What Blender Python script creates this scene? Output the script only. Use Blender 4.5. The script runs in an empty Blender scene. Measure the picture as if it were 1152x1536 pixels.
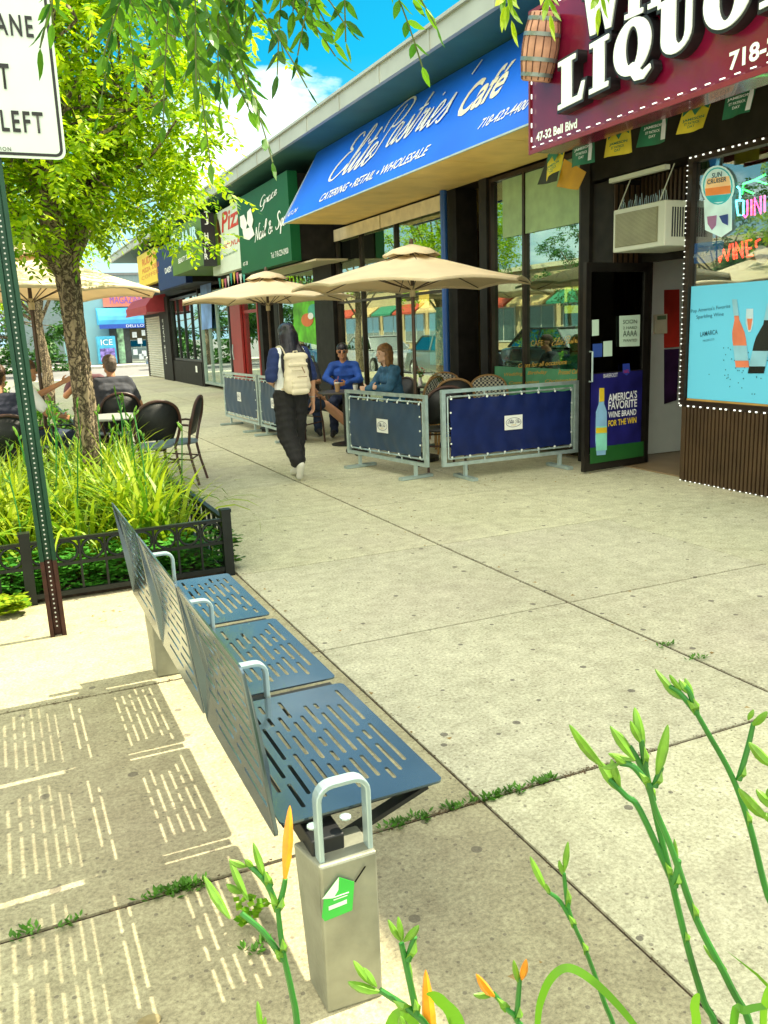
import bpy, bmesh, math, random
from mathutils import Vector, Matrix
random.seed(7)
S = bpy.context.scene
COL = S.collection
# ---------------------------------------------------------------- camera
YAW, PITCH, ROLL, FPX, EYE = 0.419578, 0.211425, -0.0375993, 1278.35, 1.55
_f = Vector((math.sin(YAW)*math.cos(PITCH), math.cos(YAW)*math.cos(PITCH), -math.sin(PITCH)))
_r0 = Vector((math.cos(YAW), -math.sin(YAW), 0)); _u0 = _r0.cross(_f)
_r = _r0*math.cos(ROLL)+_u0*math.sin(ROLL); _u = _r.cross(_f)
cd = bpy.data.cameras.new('camera'); cam = bpy.data.objects.new('camera', cd); COL.objects.link(cam)
cam.matrix_world = Matrix(((_r.x,_u.x,-_f.x,0),(_r.y,_u.y,-_f.y,0),(_r.z,_u.z,-_f.z,EYE),(0,0,0,1)))
cd.sensor_fit = 'VERTICAL'; cd.sensor_height = 36; cd.lens = 36*FPX/1536; cd.clip_start = .02; cd.clip_end = 1500
S.camera = cam
# ---------------------------------------------------------------- sky, sun, exposure
S.view_settings.view_transform = 'Standard'; S.view_settings.look = 'None'; S.view_settings.gamma = 1
S.view_settings.exposure = 1.32
S.view_settings.use_white_balance = True; S.view_settings.white_balance_temperature = 7400; S.view_settings.white_balance_tint = 4
SUN_EL = math.radians(50.0); SUN_AZ = math.radians(88.5)     # azimuth clockwise from +Y
w = bpy.data.worlds.new("World"); S.world = w; w.use_nodes = True
nt = w.node_tree; bg = nt.nodes['Background']; bg.inputs['Strength'].default_value = 0.12
sky = nt.nodes.new('ShaderNodeTexSky'); sky.sky_type = 'NISHITA'; sky.sun_disc = False
sky.sun_elevation = SUN_EL; sky.sun_rotation = SUN_AZ; sky.dust_density = 0.3; sky.ozone_density = 2.0; sky.air_density = 1.1
tc = nt.nodes.new('ShaderNodeTexCoord'); mp = nt.nodes.new('ShaderNodeMapping'); mp.inputs['Scale'].default_value = (1,1,2.6)
mp.inputs['Location'].default_value = (.35,.1,.2)
nz = nt.nodes.new('ShaderNodeTexNoise'); nz.inputs['Scale'].default_value = 2.2; nz.inputs['Detail'].default_value = 9; nz.inputs['Roughness'].default_value = .6
cr = nt.nodes.new('ShaderNodeValToRGB'); cr.color_ramp.elements[0].position = .5; cr.color_ramp.elements[1].position = .68
mx = nt.nodes.new('ShaderNodeMixRGB'); mx.inputs['Color2'].default_value = (11.6,11.5,10.8,1)
L = nt.links.new
L(tc.outputs['Generated'], mp.inputs['Vector']); L(mp.outputs[0], nz.inputs['Vector']); 
hs = nt.nodes.new('ShaderNodeHueSaturation'); hs.inputs['Hue'].default_value = .478; hs.inputs['Saturation'].default_value = 1.7; hs.inputs['Value'].default_value = .68
L(sky.outputs[0], hs.inputs['Color']); sx_ = nt.nodes.new('ShaderNodeSeparateXYZ'); L(tc.outputs['Generated'], sx_.inputs[0]); hz = nt.nodes.new('ShaderNodeMapRange'); hz.inputs['From Min'].default_value = 0; hz.inputs['From Max'].default_value = .22; hz.inputs['To Min'].default_value = 1; hz.inputs['To Max'].default_value = 0; L(sx_.outputs['Z'], hz.inputs['Value'])
hm = nt.nodes.new('ShaderNodeMixRGB'); hm.inputs['Color2'].default_value = (2.6,4.2,5.6,1); L(hz.outputs[0], hm.inputs['Fac']); L(hs.outputs[0], hm.inputs['Color1']); L(hm.outputs[0], mx.inputs['Color1']); 
# unseen bright cloud added overhead and west to fill the shade; clear blue north
dp = nt.nodes.new('ShaderNodeVectorMath'); dp.operation = 'DOT_PRODUCT'; dp.inputs[1].default_value = Vector((-.55,-.45,.70)).normalized(); L(tc.outputs['Generated'], dp.inputs[0])
mr = nt.nodes.new('ShaderNodeMapRange'); mr.inputs['From Min'].default_value = -.1; mr.inputs['From Max'].default_value = .9; mr.inputs['To Min'].default_value = -.10; mr.inputs['To Max'].default_value = .22; L(dp.outputs['Value'], mr.inputs['Value'])
ad = nt.nodes.new('ShaderNodeMath'); ad.operation = 'ADD'; L(nz.outputs['Fac'], ad.inputs[0]); L(mr.outputs[0], ad.inputs[1])
dq = nt.nodes.new('ShaderNodeVectorMath'); dq.operation = 'DOT_PRODUCT'; dq.inputs[1].default_value = (_f + _r*((385-576)/FPX) - _u*((255-768)/FPX)).normalized(); L(tc.outputs['Generated'], dq.inputs[0])
mq = nt.nodes.new('ShaderNodeMapRange'); mq.inputs['From Min'].default_value = .983; mq.inputs['From Max'].default_value = .999; mq.inputs['To Min'].default_value = 0; mq.inputs['To Max'].default_value = .26; L(dq.outputs['Value'], mq.inputs['Value'])
aq = nt.nodes.new('ShaderNodeMath'); aq.operation = 'ADD'; L(ad.outputs[0], aq.inputs[0]); L(mq.outputs[0], aq.inputs[1]); L(aq.outputs[0], cr.inputs['Fac']); L(cr.outputs[0], mx.inputs['Fac']); L(mx.outputs[0], bg.inputs['Color'])
sd = bpy.data.lights.new('sun', 'SUN'); sd.energy = 5.0; sd.angle = math.radians(.6); sd.color = (1,.93,.8)
sun = bpy.data.objects.new('sun', sd); COL.objects.link(sun)
sv = Vector((math.sin(SUN_AZ)*math.cos(SUN_EL), math.cos(SUN_AZ)*math.cos(SUN_EL), math.sin(SUN_EL)))
sun.rotation_euler = sv.to_track_quat('Z','Y').to_euler()
S.cycles.max_bounces = 8; S.cycles.transparent_max_bounces = 16; S.cycles.glossy_bounces = 4; S.cycles.transmission_bounces = 4
S.cycles.use_denoising = True; S.cycles.sample_clamp_indirect = 6
# ---------------------------------------------------------------- survey helpers: a photo pixel seen on a known plane -> metres
def ray(x, y): return _r*((x-576)/FPX) - _u*((y-768)/FPX) + _f
O = Vector((0,0,EYE))
def atX(x, y, X0=6.0): d = ray(x,y); return O + d*(X0/d.x)
def atY(x, y, Y0): d = ray(x,y); return O + d*(Y0/d.y)
def atZ(x, y, z=0.0): d = ray(x,y); return O + d*((z-EYE)/d.z)
def atP(x, y, p, n): d = ray(x,y); return O + d*((Vector(p)-O).dot(n)/d.dot(n))
# ---------------------------------------------------------------- materials
MATS = {}
def mat(name, col=None, rough=.6, metal=0, var=.12, scale=6, bump=0, emis=0, spec=.5, coat=0, bscale=None, trans=0, detail=4):
    if name in MATS: return MATS[name]
    m = bpy.data.materials.new(name); m.use_nodes = True; t = m.node_tree; b = t.nodes['Principled BSDF']
    b.inputs['Roughness'].default_value = rough; b.inputs['Metallic'].default_value = metal
    b.inputs['Specular IOR Level'].default_value = spec; b.inputs['Coat Weight'].default_value = coat
    c = Vector(col[:3])
    tcn = t.nodes.new('ShaderNodeTexCoord'); n = t.nodes.new('ShaderNodeTexNoise'); n.inputs['Scale'].default_value = scale; n.inputs['Detail'].default_value = detail
    t.links.new(tcn.outputs['Object'], n.inputs['Vector'])
    r = t.nodes.new('ShaderNodeValToRGB'); r.color_ramp.elements[0].position = .3; r.color_ramp.elements[1].position = .7
    r.color_ramp.elements[0].color = (*(c*(1-var)),1); r.color_ramp.elements[1].color = (*[min(1,v) for v in c*(1+var)],1)
    t.links.new(n.outputs['Fac'], r.inputs['Fac']); t.links.new(r.outputs[0], b.inputs['Base Color'])
    if emis: t.links.new(r.outputs[0], b.inputs['Emission Color']); b.inputs['Emission Strength'].default_value = emis
    if bump:
        n2 = t.nodes.new('ShaderNodeTexNoise'); n2.inputs['Scale'].default_value = bscale or scale*6; n2.inputs['Detail'].default_value = 5
        t.links.new(tcn.outputs['Object'], n2.inputs['Vector'])
        bp = t.nodes.new('ShaderNodeBump'); bp.inputs['Strength'].default_value = bump; bp.inputs['Distance'].default_value = .01
        t.links.new(n2.outputs['Fac'], bp.inputs['Height']); t.links.new(bp.outputs[0], b.inputs['Normal'])
    if trans:
        tr = t.nodes.new('ShaderNodeBsdfTranslucent'); t.links.new(r.outputs[0], tr.inputs['Color']); ms = t.nodes.new('ShaderNodeMixShader')
        ms.inputs[0].default_value = trans; t.links.new(b.outputs[0], ms.inputs[1]); t.links.new(tr.outputs[0], ms.inputs[2])
        t.links.new(ms.outputs[0], t.nodes['Material Output'].inputs['Surface'])
    MATS[name] = m; return m
def glass(name, tint=(.8,.9,.85), refl=.35, rough=0.0):
    if name in MATS: return MATS[name]
    m = bpy.data.materials.new(name); m.use_nodes = True; t = m.node_tree; t.nodes.clear()
    o = t.nodes.new('ShaderNodeOutputMaterial'); a = t.nodes.new('ShaderNodeBsdfTransparent'); g = t.nodes.new('ShaderNodeBsdfGlossy'); g.inputs['Roughness'].default_value = rough
    a.inputs['Color'].default_value = (*tint,1); lw = t.nodes.new('ShaderNodeLayerWeight'); lw.inputs['Blend'].default_value = .5; pw = t.nodes.new('ShaderNodeMath'); pw.operation = 'POWER'; pw.inputs[1].default_value = 3.5
    mr = t.nodes.new('ShaderNodeMapRange'); mr.inputs['To Min'].default_value = refl; mr.inputs['To Max'].default_value = 1.0
    ms = t.nodes.new('ShaderNodeMixShader'); g.inputs['Color'].default_value = (.85,.95,.9,1)
    t.links.new(lw.outputs['Facing'], pw.inputs[0]); t.links.new(pw.outputs[0], mr.inputs['Value']); t.links.new(mr.outputs[0], ms.inputs[0]); t.links.new(a.outputs[0], ms.inputs[1]); t.links.new(g.outputs[0], ms.inputs[2]); t.links.new(ms.outputs[0], o.inputs['Surface'])
    MATS[name] = m; return m
def concrete(name, a, b, gum=1.0):
    m = bpy.data.materials.new(name); m.use_nodes = True; t = m.node_tree; N = t.nodes.new; K = t.links.new; bs = t.nodes['Principled BSDF']; bs.inputs['Roughness'].default_value = .85
    g = N('ShaderNodeNewGeometry'); n1 = N('ShaderNodeTexNoise'); n1.inputs['Scale'].default_value = .9; n1.inputs['Detail'].default_value = 6; n1.inputs['Roughness'].default_value = .65
    K(g.outputs['Position'], n1.inputs['Vector']); r1 = N('ShaderNodeValToRGB'); r1.color_ramp.elements[0].position = .3; r1.color_ramp.elements[1].position = .7
    r1.color_ramp.elements[0].color = (*a,1); r1.color_ramp.elements[1].color = (*b,1); K(n1.outputs['Fac'], r1.inputs['Fac'])
    n2 = N('ShaderNodeTexNoise'); n2.inputs['Scale'].default_value = 70; n2.inputs['Detail'].default_value = 5; n2.inputs['Roughness'].default_value = .8; K(g.outputs['Position'], n2.inputs['Vector'])
    r2 = N('ShaderNodeValToRGB'); r2.color_ramp.elements[0].position = .32; r2.color_ramp.elements[1].position = .62
    r2.color_ramp.elements[0].color = (.42,.41,.38,1); r2.color_ramp.elements[1].color = (1.12,1.12,1.12,1); K(n2.outputs['Fac'], r2.inputs['Fac'])
    m1 = N('ShaderNodeMixRGB'); m1.blend_type = 'MULTIPLY'; m1.inputs[0].default_value = .9; K(r1.outputs[0], m1.inputs[1]); K(r2.outputs[0], m1.inputs[2])
    n4 = N('ShaderNodeTexNoise'); n4.inputs['Scale'].default_value = 9; n4.inputs['Detail'].default_value = 7; n4.inputs['Roughness'].default_value = .7; K(g.outputs['Position'], n4.inputs['Vector'])
    r4 = N('ShaderNodeValToRGB'); r4.color_ramp.elements[0].position = .35; r4.color_ramp.elements[1].position = .65
    r4.color_ramp.elements[0].color = (.72,.70,.68,1); r4.color_ramp.elements[1].color = (1.04,1.04,1.04,1); K(n4.outputs['Fac'], r4.inputs['Fac'])
    m3 = N('ShaderNodeMixRGB'); m3.blend_type = 'MULTIPLY'; m3.inputs[0].default_value = .9; K(m1.outputs[0], m3.inputs[1]); K(r4.outputs[0], m3.inputs[2])
    # stains
    n3 = N('ShaderNodeTexNoise'); n3.inputs['Scale'].default_value = .55; n3.inputs['Detail'].default_value = 3; K(g.outputs['Position'], n3.inputs['Vector'])
    r3 = N('ShaderNodeValToRGB'); r3.color_ramp.elements[0].position = .48; r3.color_ramp.elements[1].position = .75; r3.color_ramp.elements[0].color = (0,0,0,1); r3.color_ramp.elements[1].color = (.28,.28,.28,1)
    K(n3.outputs['Fac'], r3.inputs['Fac']); m2 = N('ShaderNodeMixRGB'); K(r3.outputs[0], m2.inputs[0]); K(m3.outputs[0], m2.inputs[1]); m2.inputs[2].default_value = (.3,.22,.22,1)
    # gum spots
    v = N('ShaderNodeTexVoronoi'); v.voronoi_dimensions = '2D'; v.inputs['Scale'].default_value = 3.4; K(g.outputs['Position'], v.inputs['Vector'])
    vr = N('ShaderNodeMath'); vr.operation = 'LESS_THAN'; K(v.outputs['Distance'], vr.inputs[0])
    sp = N('ShaderNodeSeparateColor'); K(v.outputs['Color'], sp.inputs[0]); mm = N('ShaderNodeMath'); mm.operation = 'MULTIPLY'; mm.inputs[1].default_value = .062; K(sp.outputs[0], mm.inputs[0]); K(mm.outputs[0], vr.inputs[1])
    m4 = N('ShaderNodeMixRGB'); fm = N('ShaderNodeMath'); fm.operation = 'MULTIPLY'; fm.inputs[1].default_value = .75*gum; K(vr.outputs[0], fm.inputs[0]); K(fm.outputs[0], m4.inputs[0]); K(m2.outputs[0], m4.inputs[1]); m4.inputs[2].default_value = (.07,.06,.055,1)
    v5 = N('ShaderNodeTexVoronoi'); v5.voronoi_dimensions = '2D'; v5.inputs['Scale'].default_value = 26; K(g.outputs['Position'], v5.inputs['Vector']); s5 = N('ShaderNodeSeparateColor'); K(v5.outputs['Color'], s5.inputs[0]); p5 = N('ShaderNodeMath'); p5.operation = 'POWER'; p5.inputs[1].default_value = 3; K(s5.outputs[0], p5.inputs[0]); q5 = N('ShaderNodeMath'); q5.operation = 'MULTIPLY'; q5.inputs[1].default_value = .16; K(p5.outputs[0], q5.inputs[0])
    l5 = N('ShaderNodeMath'); l5.operation = 'LESS_THAN'; K(v5.outputs['Distance'], l5.inputs[0]); K(q5.outputs[0], l5.inputs[1]); f5 = N('ShaderNodeMath'); f5.operation = 'MULTIPLY'; f5.inputs[1].default_value = .6; K(l5.outputs[0], f5.inputs[0]); m5 = N('ShaderNodeMixRGB'); K(f5.outputs[0], m5.inputs[0]); K(m4.outputs[0], m5.inputs[1]); m5.inputs[2].default_value = (.10,.085,.07,1)
    K(m5.outputs[0], bs.inputs['Base Color'])
    bp = N('ShaderNodeBump'); bp.inputs['Strength'].default_value = .5; bp.inputs['Distance'].default_value = .004; K(n2.outputs['Fac'], bp.inputs['Height']); K(bp.outputs[0], bs.inputs['Normal'])
    MATS[name] = m; return m
# ---------------------------------------------------------------- objects
def tag(o, label=None, cat=None, group=None, kind=None):
    if label: o['label'] = label
    if cat: o['category'] = cat
    if group: o['group'] = group
    if kind: o['kind'] = kind
    return o
def thing(name, label, cat, loc=(0,0,0), rz=0, group=None):
    o = bpy.data.objects.new(name, None); COL.objects.link(o); o.location = loc; o.rotation_euler = (0,0,rz); o.empty_display_size = .1
    return tag(o, label, cat, group)
def link(name, me, m=None, parent=None, smooth=False):
    o = bpy.data.objects.new(name, me); COL.objects.link(o)
    if m is not None:
        for k in (m if isinstance(m, (list,tuple)) else [m]): me.materials.append(k)
    if parent: o.parent = parent
    if smooth:
        for p in me.polygons: p.use_smooth = True
    return o
def dup(root, loc, rz=None, label=None, group=None, sc=None):
    r = root.copy(); COL.objects.link(r); r.location = loc
    if rz is not None: r.rotation_euler = (0,0,rz)
    if label: r['label'] = label
    if group: r['group'] = group
    if sc: r.scale = (sc,)*3 if not isinstance(sc, tuple) else sc
    for ch in list(root.children):
        c = ch.copy(); COL.objects.link(c); c.parent = r
        for g in ch.children:
            d = g.copy(); COL.objects.link(d); d.parent = c
    return r
def wm(o):
    m=Matrix.LocRotScale(o.location, o.rotation_euler, o.scale); return wm(o.parent)@m if o.parent else m
class B:
    def __init__(s): s.v=[]; s.f=[]; s.mi=[]; s.k=0
    def add(s, vs, fs):
        n=len(s.v); s.v += [tuple(v) for v in vs]; s.f += [tuple(i+n for i in f) for f in fs]; s.mi += [s.k]*len(fs); return s
    def mat(s, k): s.k=k; return s
    def box(s, x0,y0,z0,x1,y1,z1):
        return s.add([(x0,y0,z0),(x1,y0,z0),(x1,y1,z0),(x0,y1,z0),(x0,y0,z1),(x1,y0,z1),(x1,y1,z1),(x0,y1,z1)],
            [(0,3,2,1),(4,5,6,7),(0,1,5,4),(1,2,6,5),(2,3,7,6),(3,0,4,7)])
    def tube(s, pts, r, n=8, cap=True, flat=1.0):
        pts=[Vector(p) for p in pts]; m=len(pts); rs=[r]*m if not isinstance(r,(list,tuple)) else list(r)
        vs=[]; prev=None
        for i,p in enumerate(pts):
            t=(pts[min(i+1,m-1)]-pts[max(i-1,0)]).normalized()
            if prev is None: a=t.orthogonal().normalized()
            else:
                a=prev-t*prev.dot(t)
                a=a.normalized() if a.length>1e-6 else t.orthogonal().normalized()
            prev=a; b=t.cross(a)
            for k in range(n):
                th=2*math.pi*k/n; vs.append(p+a*math.cos(th)*rs[i]+b*math.sin(th)*rs[i]*flat)
        fs=[(i*n+k, i*n+(k+1)%n, (i+1)*n+(k+1)%n, (i+1)*n+k) for i in range(m-1) for k in range(n)]
        if cap: fs += [tuple(reversed(range(n))), tuple(range((m-1)*n, m*n))]
        return s.add(vs, fs)
    def bar(s, a, b, w, h, up=(0,0,1)):
        a=Vector(a); b=Vector(b); t=(b-a).normalized(); up=Vector(up)
        if abs(t.dot(up))>.98: up=Vector((0,1,0))
        x=t.cross(up).normalized(); y=x.cross(t); vs=[]
        for p in (a,b):
            for sx,sy in ((-1,-1),(1,-1),(1,1),(-1,1)): vs.append(p+x*sx*w/2+y*sy*h/2)
        return s.add(vs, [(0,1,2,3)[::-1],(4,5,6,7),(0,1,5,4),(1,2,6,5),(2,3,7,6),(3,0,4,7)])
    def lathe(s, prof, c=(0,0,0), n=24):
        vs=[]; c=Vector(c)
        for r,z in prof:
            for k in range(n): th=2*math.pi*k/n; vs.append(c+Vector((r*math.cos(th), r*math.sin(th), z)))
        m=len(prof)
        fs=[(i*n+k, i*n+(k+1)%n, (i+1)*n+(k+1)%n, (i+1)*n+k) for i in range(m-1) for k in range(n)]
        if prof[0][0]>1e-5: fs.append(tuple(reversed(range(n))))
        if prof[-1][0]>1e-5: fs.append(tuple(range((m-1)*n,m*n)))
        return s.add(vs, fs)
    def ball(s, c, r, n=10, sc=(1,1,1)):
        c=Vector(c); m=max(4,n//2); vs=[]; 
        for i in range(m+1):
            ph=math.pi*i/m
            for k in range(n): th=2*math.pi*k/n; vs.append(c+Vector((r*sc[0]*math.sin(ph)*math.cos(th), r*sc[1]*math.sin(ph)*math.sin(th), -r*sc[2]*math.cos(ph))))
        return s.add(vs, [(i*n+k, i*n+(k+1)%n, (i+1)*n+(k+1)%n, (i+1)*n+k) for i in range(m) for k in range(n)])
    def prism(s, poly, o, u, v, n, d):
        """poly (2D) in the plane o,u,v; thickness d along n"""
        o=Vector(o); u=Vector(u); v=Vector(v); n=Vector(n); k=len(poly)
        vs=[o+u*a+v*b for a,b in poly]+[o+u*a+v*b+n*d for a,b in poly]
        return s.add(vs, [tuple(reversed(range(k))), tuple(range(k,2*k))]+[(i,(i+1)%k,k+(i+1)%k,k+i) for i in range(k)])
    def build(s, name, m=None, parent=None, smooth=False, bevel=0, xf=None):
        me=bpy.data.meshes.new(name); me.from_pydata([tuple(xf@Vector(v)) for v in s.v] if xf else s.v, [], s.f)
        if len(set(s.mi))>1: me.polygons.foreach_set('material_index', s.mi)
        me.validate(); bm=bmesh.new(); bm.from_mesh(me); bmesh.ops.remove_doubles(bm, verts=bm.verts, dist=1e-5)
        if len(bm.faces) < 30000: bmesh.ops.recalc_face_normals(bm, faces=bm.faces)
        bm.to_mesh(me); bm.free()
        o=link(name, me, m, parent, smooth)
        if smooth:
            try: me.set_sharp_from_angle(angle=math.radians(40))
            except Exception: pass
        if bevel:
            md=o.modifiers.new('bevel','BEVEL'); md.width=bevel; md.segments=2; md.limit_method='ANGLE'
        return o
    def w(s, name, m=None, parent=None, **k):
        """like build, but the coordinates are world ones"""
        return s.build(name, m, parent, xf=(wm(parent).inverted() if parent else None), **k)
TMP=bpy.data.scenes.new('workbench')
def evalmesh(o):
    COL.objects.unlink(o); TMP.collection.objects.link(o)
    with bpy.context.temp_override(scene=TMP, view_layer=TMP.view_layers[0]):
        dg=bpy.context.evaluated_depsgraph_get(); dg.update(); me=bpy.data.meshes.new_from_object(o.evaluated_get(dg))
    return me
NX, PY_, UZ = Vector((-1,0,0)), Vector((0,-1,0)), Vector((0,0,1))
def curve2d(splines, ext=0, bev=0, offset=0, res=6):
    """filled flat shape with holes; splines = list of closed 2D polygons"""
    cu=bpy.data.curves.new('c','CURVE'); cu.dimensions='2D'; cu.fill_mode='BOTH'; cu.extrude=ext; cu.bevel_depth=bev; cu.offset=offset
    for sp in splines:
        s=cu.splines.new('POLY'); s.points.add(len(sp)-1)
        for i,(a,b) in enumerate(sp): s.points[i].co=(a,b,0,1)
        s.use_cyclic_u=True
    o=bpy.data.objects.new('c',cu); COL.objects.link(o); me=evalmesh(o); bpy.data.objects.remove(o); return me
def fontmesh(body, ext=.002, shear=0, offset=0, spacing=1, align='LEFT', res=3):
    cu=bpy.data.curves.new('t','FONT'); cu.body=body; cu.size=1; cu.extrude=0; cu.shear=shear; cu.offset=offset; cu.space_character=spacing; cu.align_x=align; cu.resolution_u=res
    o=bpy.data.objects.new('t',cu); COL.objects.link(o); me=evalmesh(o); bpy.data.objects.remove(o); return me
def text(body, o, u, v, wd, ht, m, parent=None, shear=0, offset=0, spacing=1, name='lettering', depth=.004, mesh=None):
    """lettering whose ink box starts at o, spans wd along u and ht along v"""
    me=mesh or fontmesh(body, 0, shear, offset, spacing)
    xs=[p.co.x for p in me.vertices]; ys=[p.co.y for p in me.vertices]; x0,x1,y0,y1=min(xs),max(xs),min(ys),max(ys)
    o=Vector(o); u=Vector(u).normalized(); v=Vector(v).normalized(); n=u.cross(v)
    sx=wd/(x1-x0); sy=ht/(y1-y0) if ht else sx
    z0=min(p.co.z for p in me.vertices)
    for p in me.vertices: p.co = o+u*(p.co.x-x0)*sx+v*(p.co.y-y0)*sy+n*(p.co.z-z0+depth)
    if parent is not None:
        iv=wm(parent).inverted()
        for p in me.vertices: p.co = iv@p.co
    return link(name, me, m, parent)
def ptext(body, a, b, hpx, X0, m, parent=None, P=None, **k):
    """lettering between two photo pixels (baseline start, baseline end) lying on a plane"""
    if P: f=lambda q: atP(q[0],q[1],*P)
    else: f=lambda q: atX(q[0],q[1],X0)
    A=f(a); Bq=f(b); mid=((a[0]+b[0])/2,(a[1]+b[1])/2); C=f(mid); D=f((mid[0],mid[1]-hpx))
    u=(Bq-A); v=D-C
    n=Vector(P[1]) if P else NX; v=n.cross(u).normalized()*(1 if n.cross(u).z>0 else -1)
    ht=(D-C).dot(v); return text(body, A, u, v, u.length, ht, m, parent, **k)
def rrect(cx, cy, w, h, r, n=4):
    out=[]
    for sx,sy,a0 in ((1,1,0),(-1,1,90),(-1,-1,180),(1,-1,270)):
        for i in range(n+1):
            a=math.radians(a0+90*i/n); out.append((cx+sx*(w/2-r)+r*math.cos(a), cy+sy*(h/2-r)+r*math.sin(a)))
    return out
def ell(cx, cy, a, b, n=24, rot=0): 
    c,s=math.cos(rot),math.sin(rot); return [(cx+a*math.cos(t)*c-b*math.sin(t)*s, cy+a*math.cos(t)*s+b*math.sin(t)*c) for t in [2*math.pi*i/n for i in range(n)]]
def flat(poly, a0, X0, m, parent, d=.004, name='emblem'):
    """poly given as photo pixels on plane X0 -> thin plate facing the street"""
    pts=[atX(x,y,X0) for x,y in poly]; b=B(); n=len(pts)
    b.add(pts+[p+Vector((-d,0,0)) for p in pts], [tuple(range(n)), tuple(reversed(range(n,2*n)))]+[(i,(i+1)%n,n+(i+1)%n,n+i) for i in range(n)])
    return b.w(name, m, parent)
# palette
white=mat('white_paint',(.8,.84,.8),.5,var=.05); black=mat('black_paint',(.012,.012,.014),.35,var=.2); steel=mat('galvanised_steel',(.42,.54,.54),.35,.5,var=.15,scale=14,bump=.05)
navy=mat('navy_canvas',(.005,.014,.085),.5,var=.25,scale=5,bump=.1,spec=.25); cream=mat('cream_canvas',(.86,.73,.51),.8,var=.07,bump=.5,scale=3,bscale=9,trans=.25)
dark_metal=mat('dark_metal',(.03,.027,.024),.35,.6,var=.2); gold=mat('gold_letter',(.6,.38,.06),.4,var=.1)
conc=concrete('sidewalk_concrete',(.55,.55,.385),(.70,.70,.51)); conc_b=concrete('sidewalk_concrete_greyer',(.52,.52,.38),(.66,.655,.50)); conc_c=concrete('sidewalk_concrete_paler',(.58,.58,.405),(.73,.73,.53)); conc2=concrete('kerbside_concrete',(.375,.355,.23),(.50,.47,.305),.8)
soil=mat('soil',(.05,.035,.02),.95,var=.5,scale=30,bump=.5); asphalt=mat('asphalt',(.19,.185,.18),.9,var=.12,scale=3,bump=.3,bscale=80)
# ================================================================ SETTING
def st(o, lab=None): o['kind']='structure'; return o
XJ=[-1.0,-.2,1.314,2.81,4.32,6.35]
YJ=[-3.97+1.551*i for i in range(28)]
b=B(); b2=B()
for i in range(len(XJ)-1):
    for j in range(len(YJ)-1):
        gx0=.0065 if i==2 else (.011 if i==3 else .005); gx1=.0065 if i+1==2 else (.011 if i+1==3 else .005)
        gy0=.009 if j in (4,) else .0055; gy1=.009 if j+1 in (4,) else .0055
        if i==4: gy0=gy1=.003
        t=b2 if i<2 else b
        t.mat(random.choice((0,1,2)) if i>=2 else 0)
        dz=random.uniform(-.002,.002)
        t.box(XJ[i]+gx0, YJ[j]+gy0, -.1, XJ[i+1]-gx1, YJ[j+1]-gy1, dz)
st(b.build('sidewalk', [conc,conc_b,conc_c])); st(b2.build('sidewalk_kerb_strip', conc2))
st(B().box(-1.0,-4,-.14,6.5,38.2,-.008).build('joint_soil', soil))
st(B().box(-1.16,-4,-.3,-1.004,38,.002).build('kerb', mat('kerb_stone',(.4,.4,.37),.8,bump=.2)))
me=B().add([(-300,-200,-.16),(300,-200,-.16),(300,400,-.16),(-300,400,-.16)],[(0,1,2,3)]).build('road', asphalt); st(me)
b=B()
b.box(-13.2,-20,-.3,-13,38,0); b.box(-17,-20,-.3,-13.21,38,.0); b.box(-1.0,37.41,-.3,40,37.56,.0)
st(b.build('far_pavement', mat('pale_pavement',(.42,.41,.37),.85,bump=.1)))
st(B().box(-30,54,-.3,40,58,-.01).build('crossing_pavement', mat('pale_pavement2',(.5,.48,.42),.85,bump=.1)))
lm=mat('road_paint',(.8,.8,.75),.6)
b=B()
for k in range(12): b.box(-7.15,-10+4*k,-.156,-7.0,-8+4*k,-.152)
for k in range(9): b.box(-2+1.2*k,38.6,-.156,-1.4+1.2*k,41.6,-.152)
st(b.build('road_markings', lm))
# weeds and dirt in the joints
def weeds(name, pts, spread, n, size, m, label=None):
    b=B()
    for i in range(n):
        c=random.choice(pts); p=Vector((c[0]+random.gauss(0,spread[0]), c[1]+random.gauss(0,spread[1]), 0))
        for k in range(5):
            a=random.uniform(0,6.28); l=random.uniform(.5,1)*size; d=Vector((math.cos(a),math.sin(a),random.uniform(.3,1.2))).normalized(); s_=d.cross(Vector((0,0,1))).normalized()*l*.22
            q=p+d*l*.3; b.add([q, q+d*l*.5+s_, q+d*l, q+d*l*.5-s_],[(0,1,2,3)])
    return tag(b.build(name, m), label or 'small green weeds growing in the pavement joints', 'weeds', kind='stuff')
weed_m=mat('weed_green',(.06,.2,.012),.6,var=.5,scale=20,trans=.3)
pts=[(1.31+.0,2.235),(1.36,2.235),(1.42,2.232),(1.28,2.235),(1.5,2.23),(1.56,2.23),(1.2,2.235),(1.1,2.235),(1.0,2.236)]
pts+= [(.36,2.235),(.30,2.235),(.32,2.235),(.24,2.235),(0,2.235),(-.1,2.235),(2.81,3.0),(2.81,2.8),(.45,1.9)]
weeds('joint_weeds', pts, (.025,.010), 150, .028, weed_m)
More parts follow.
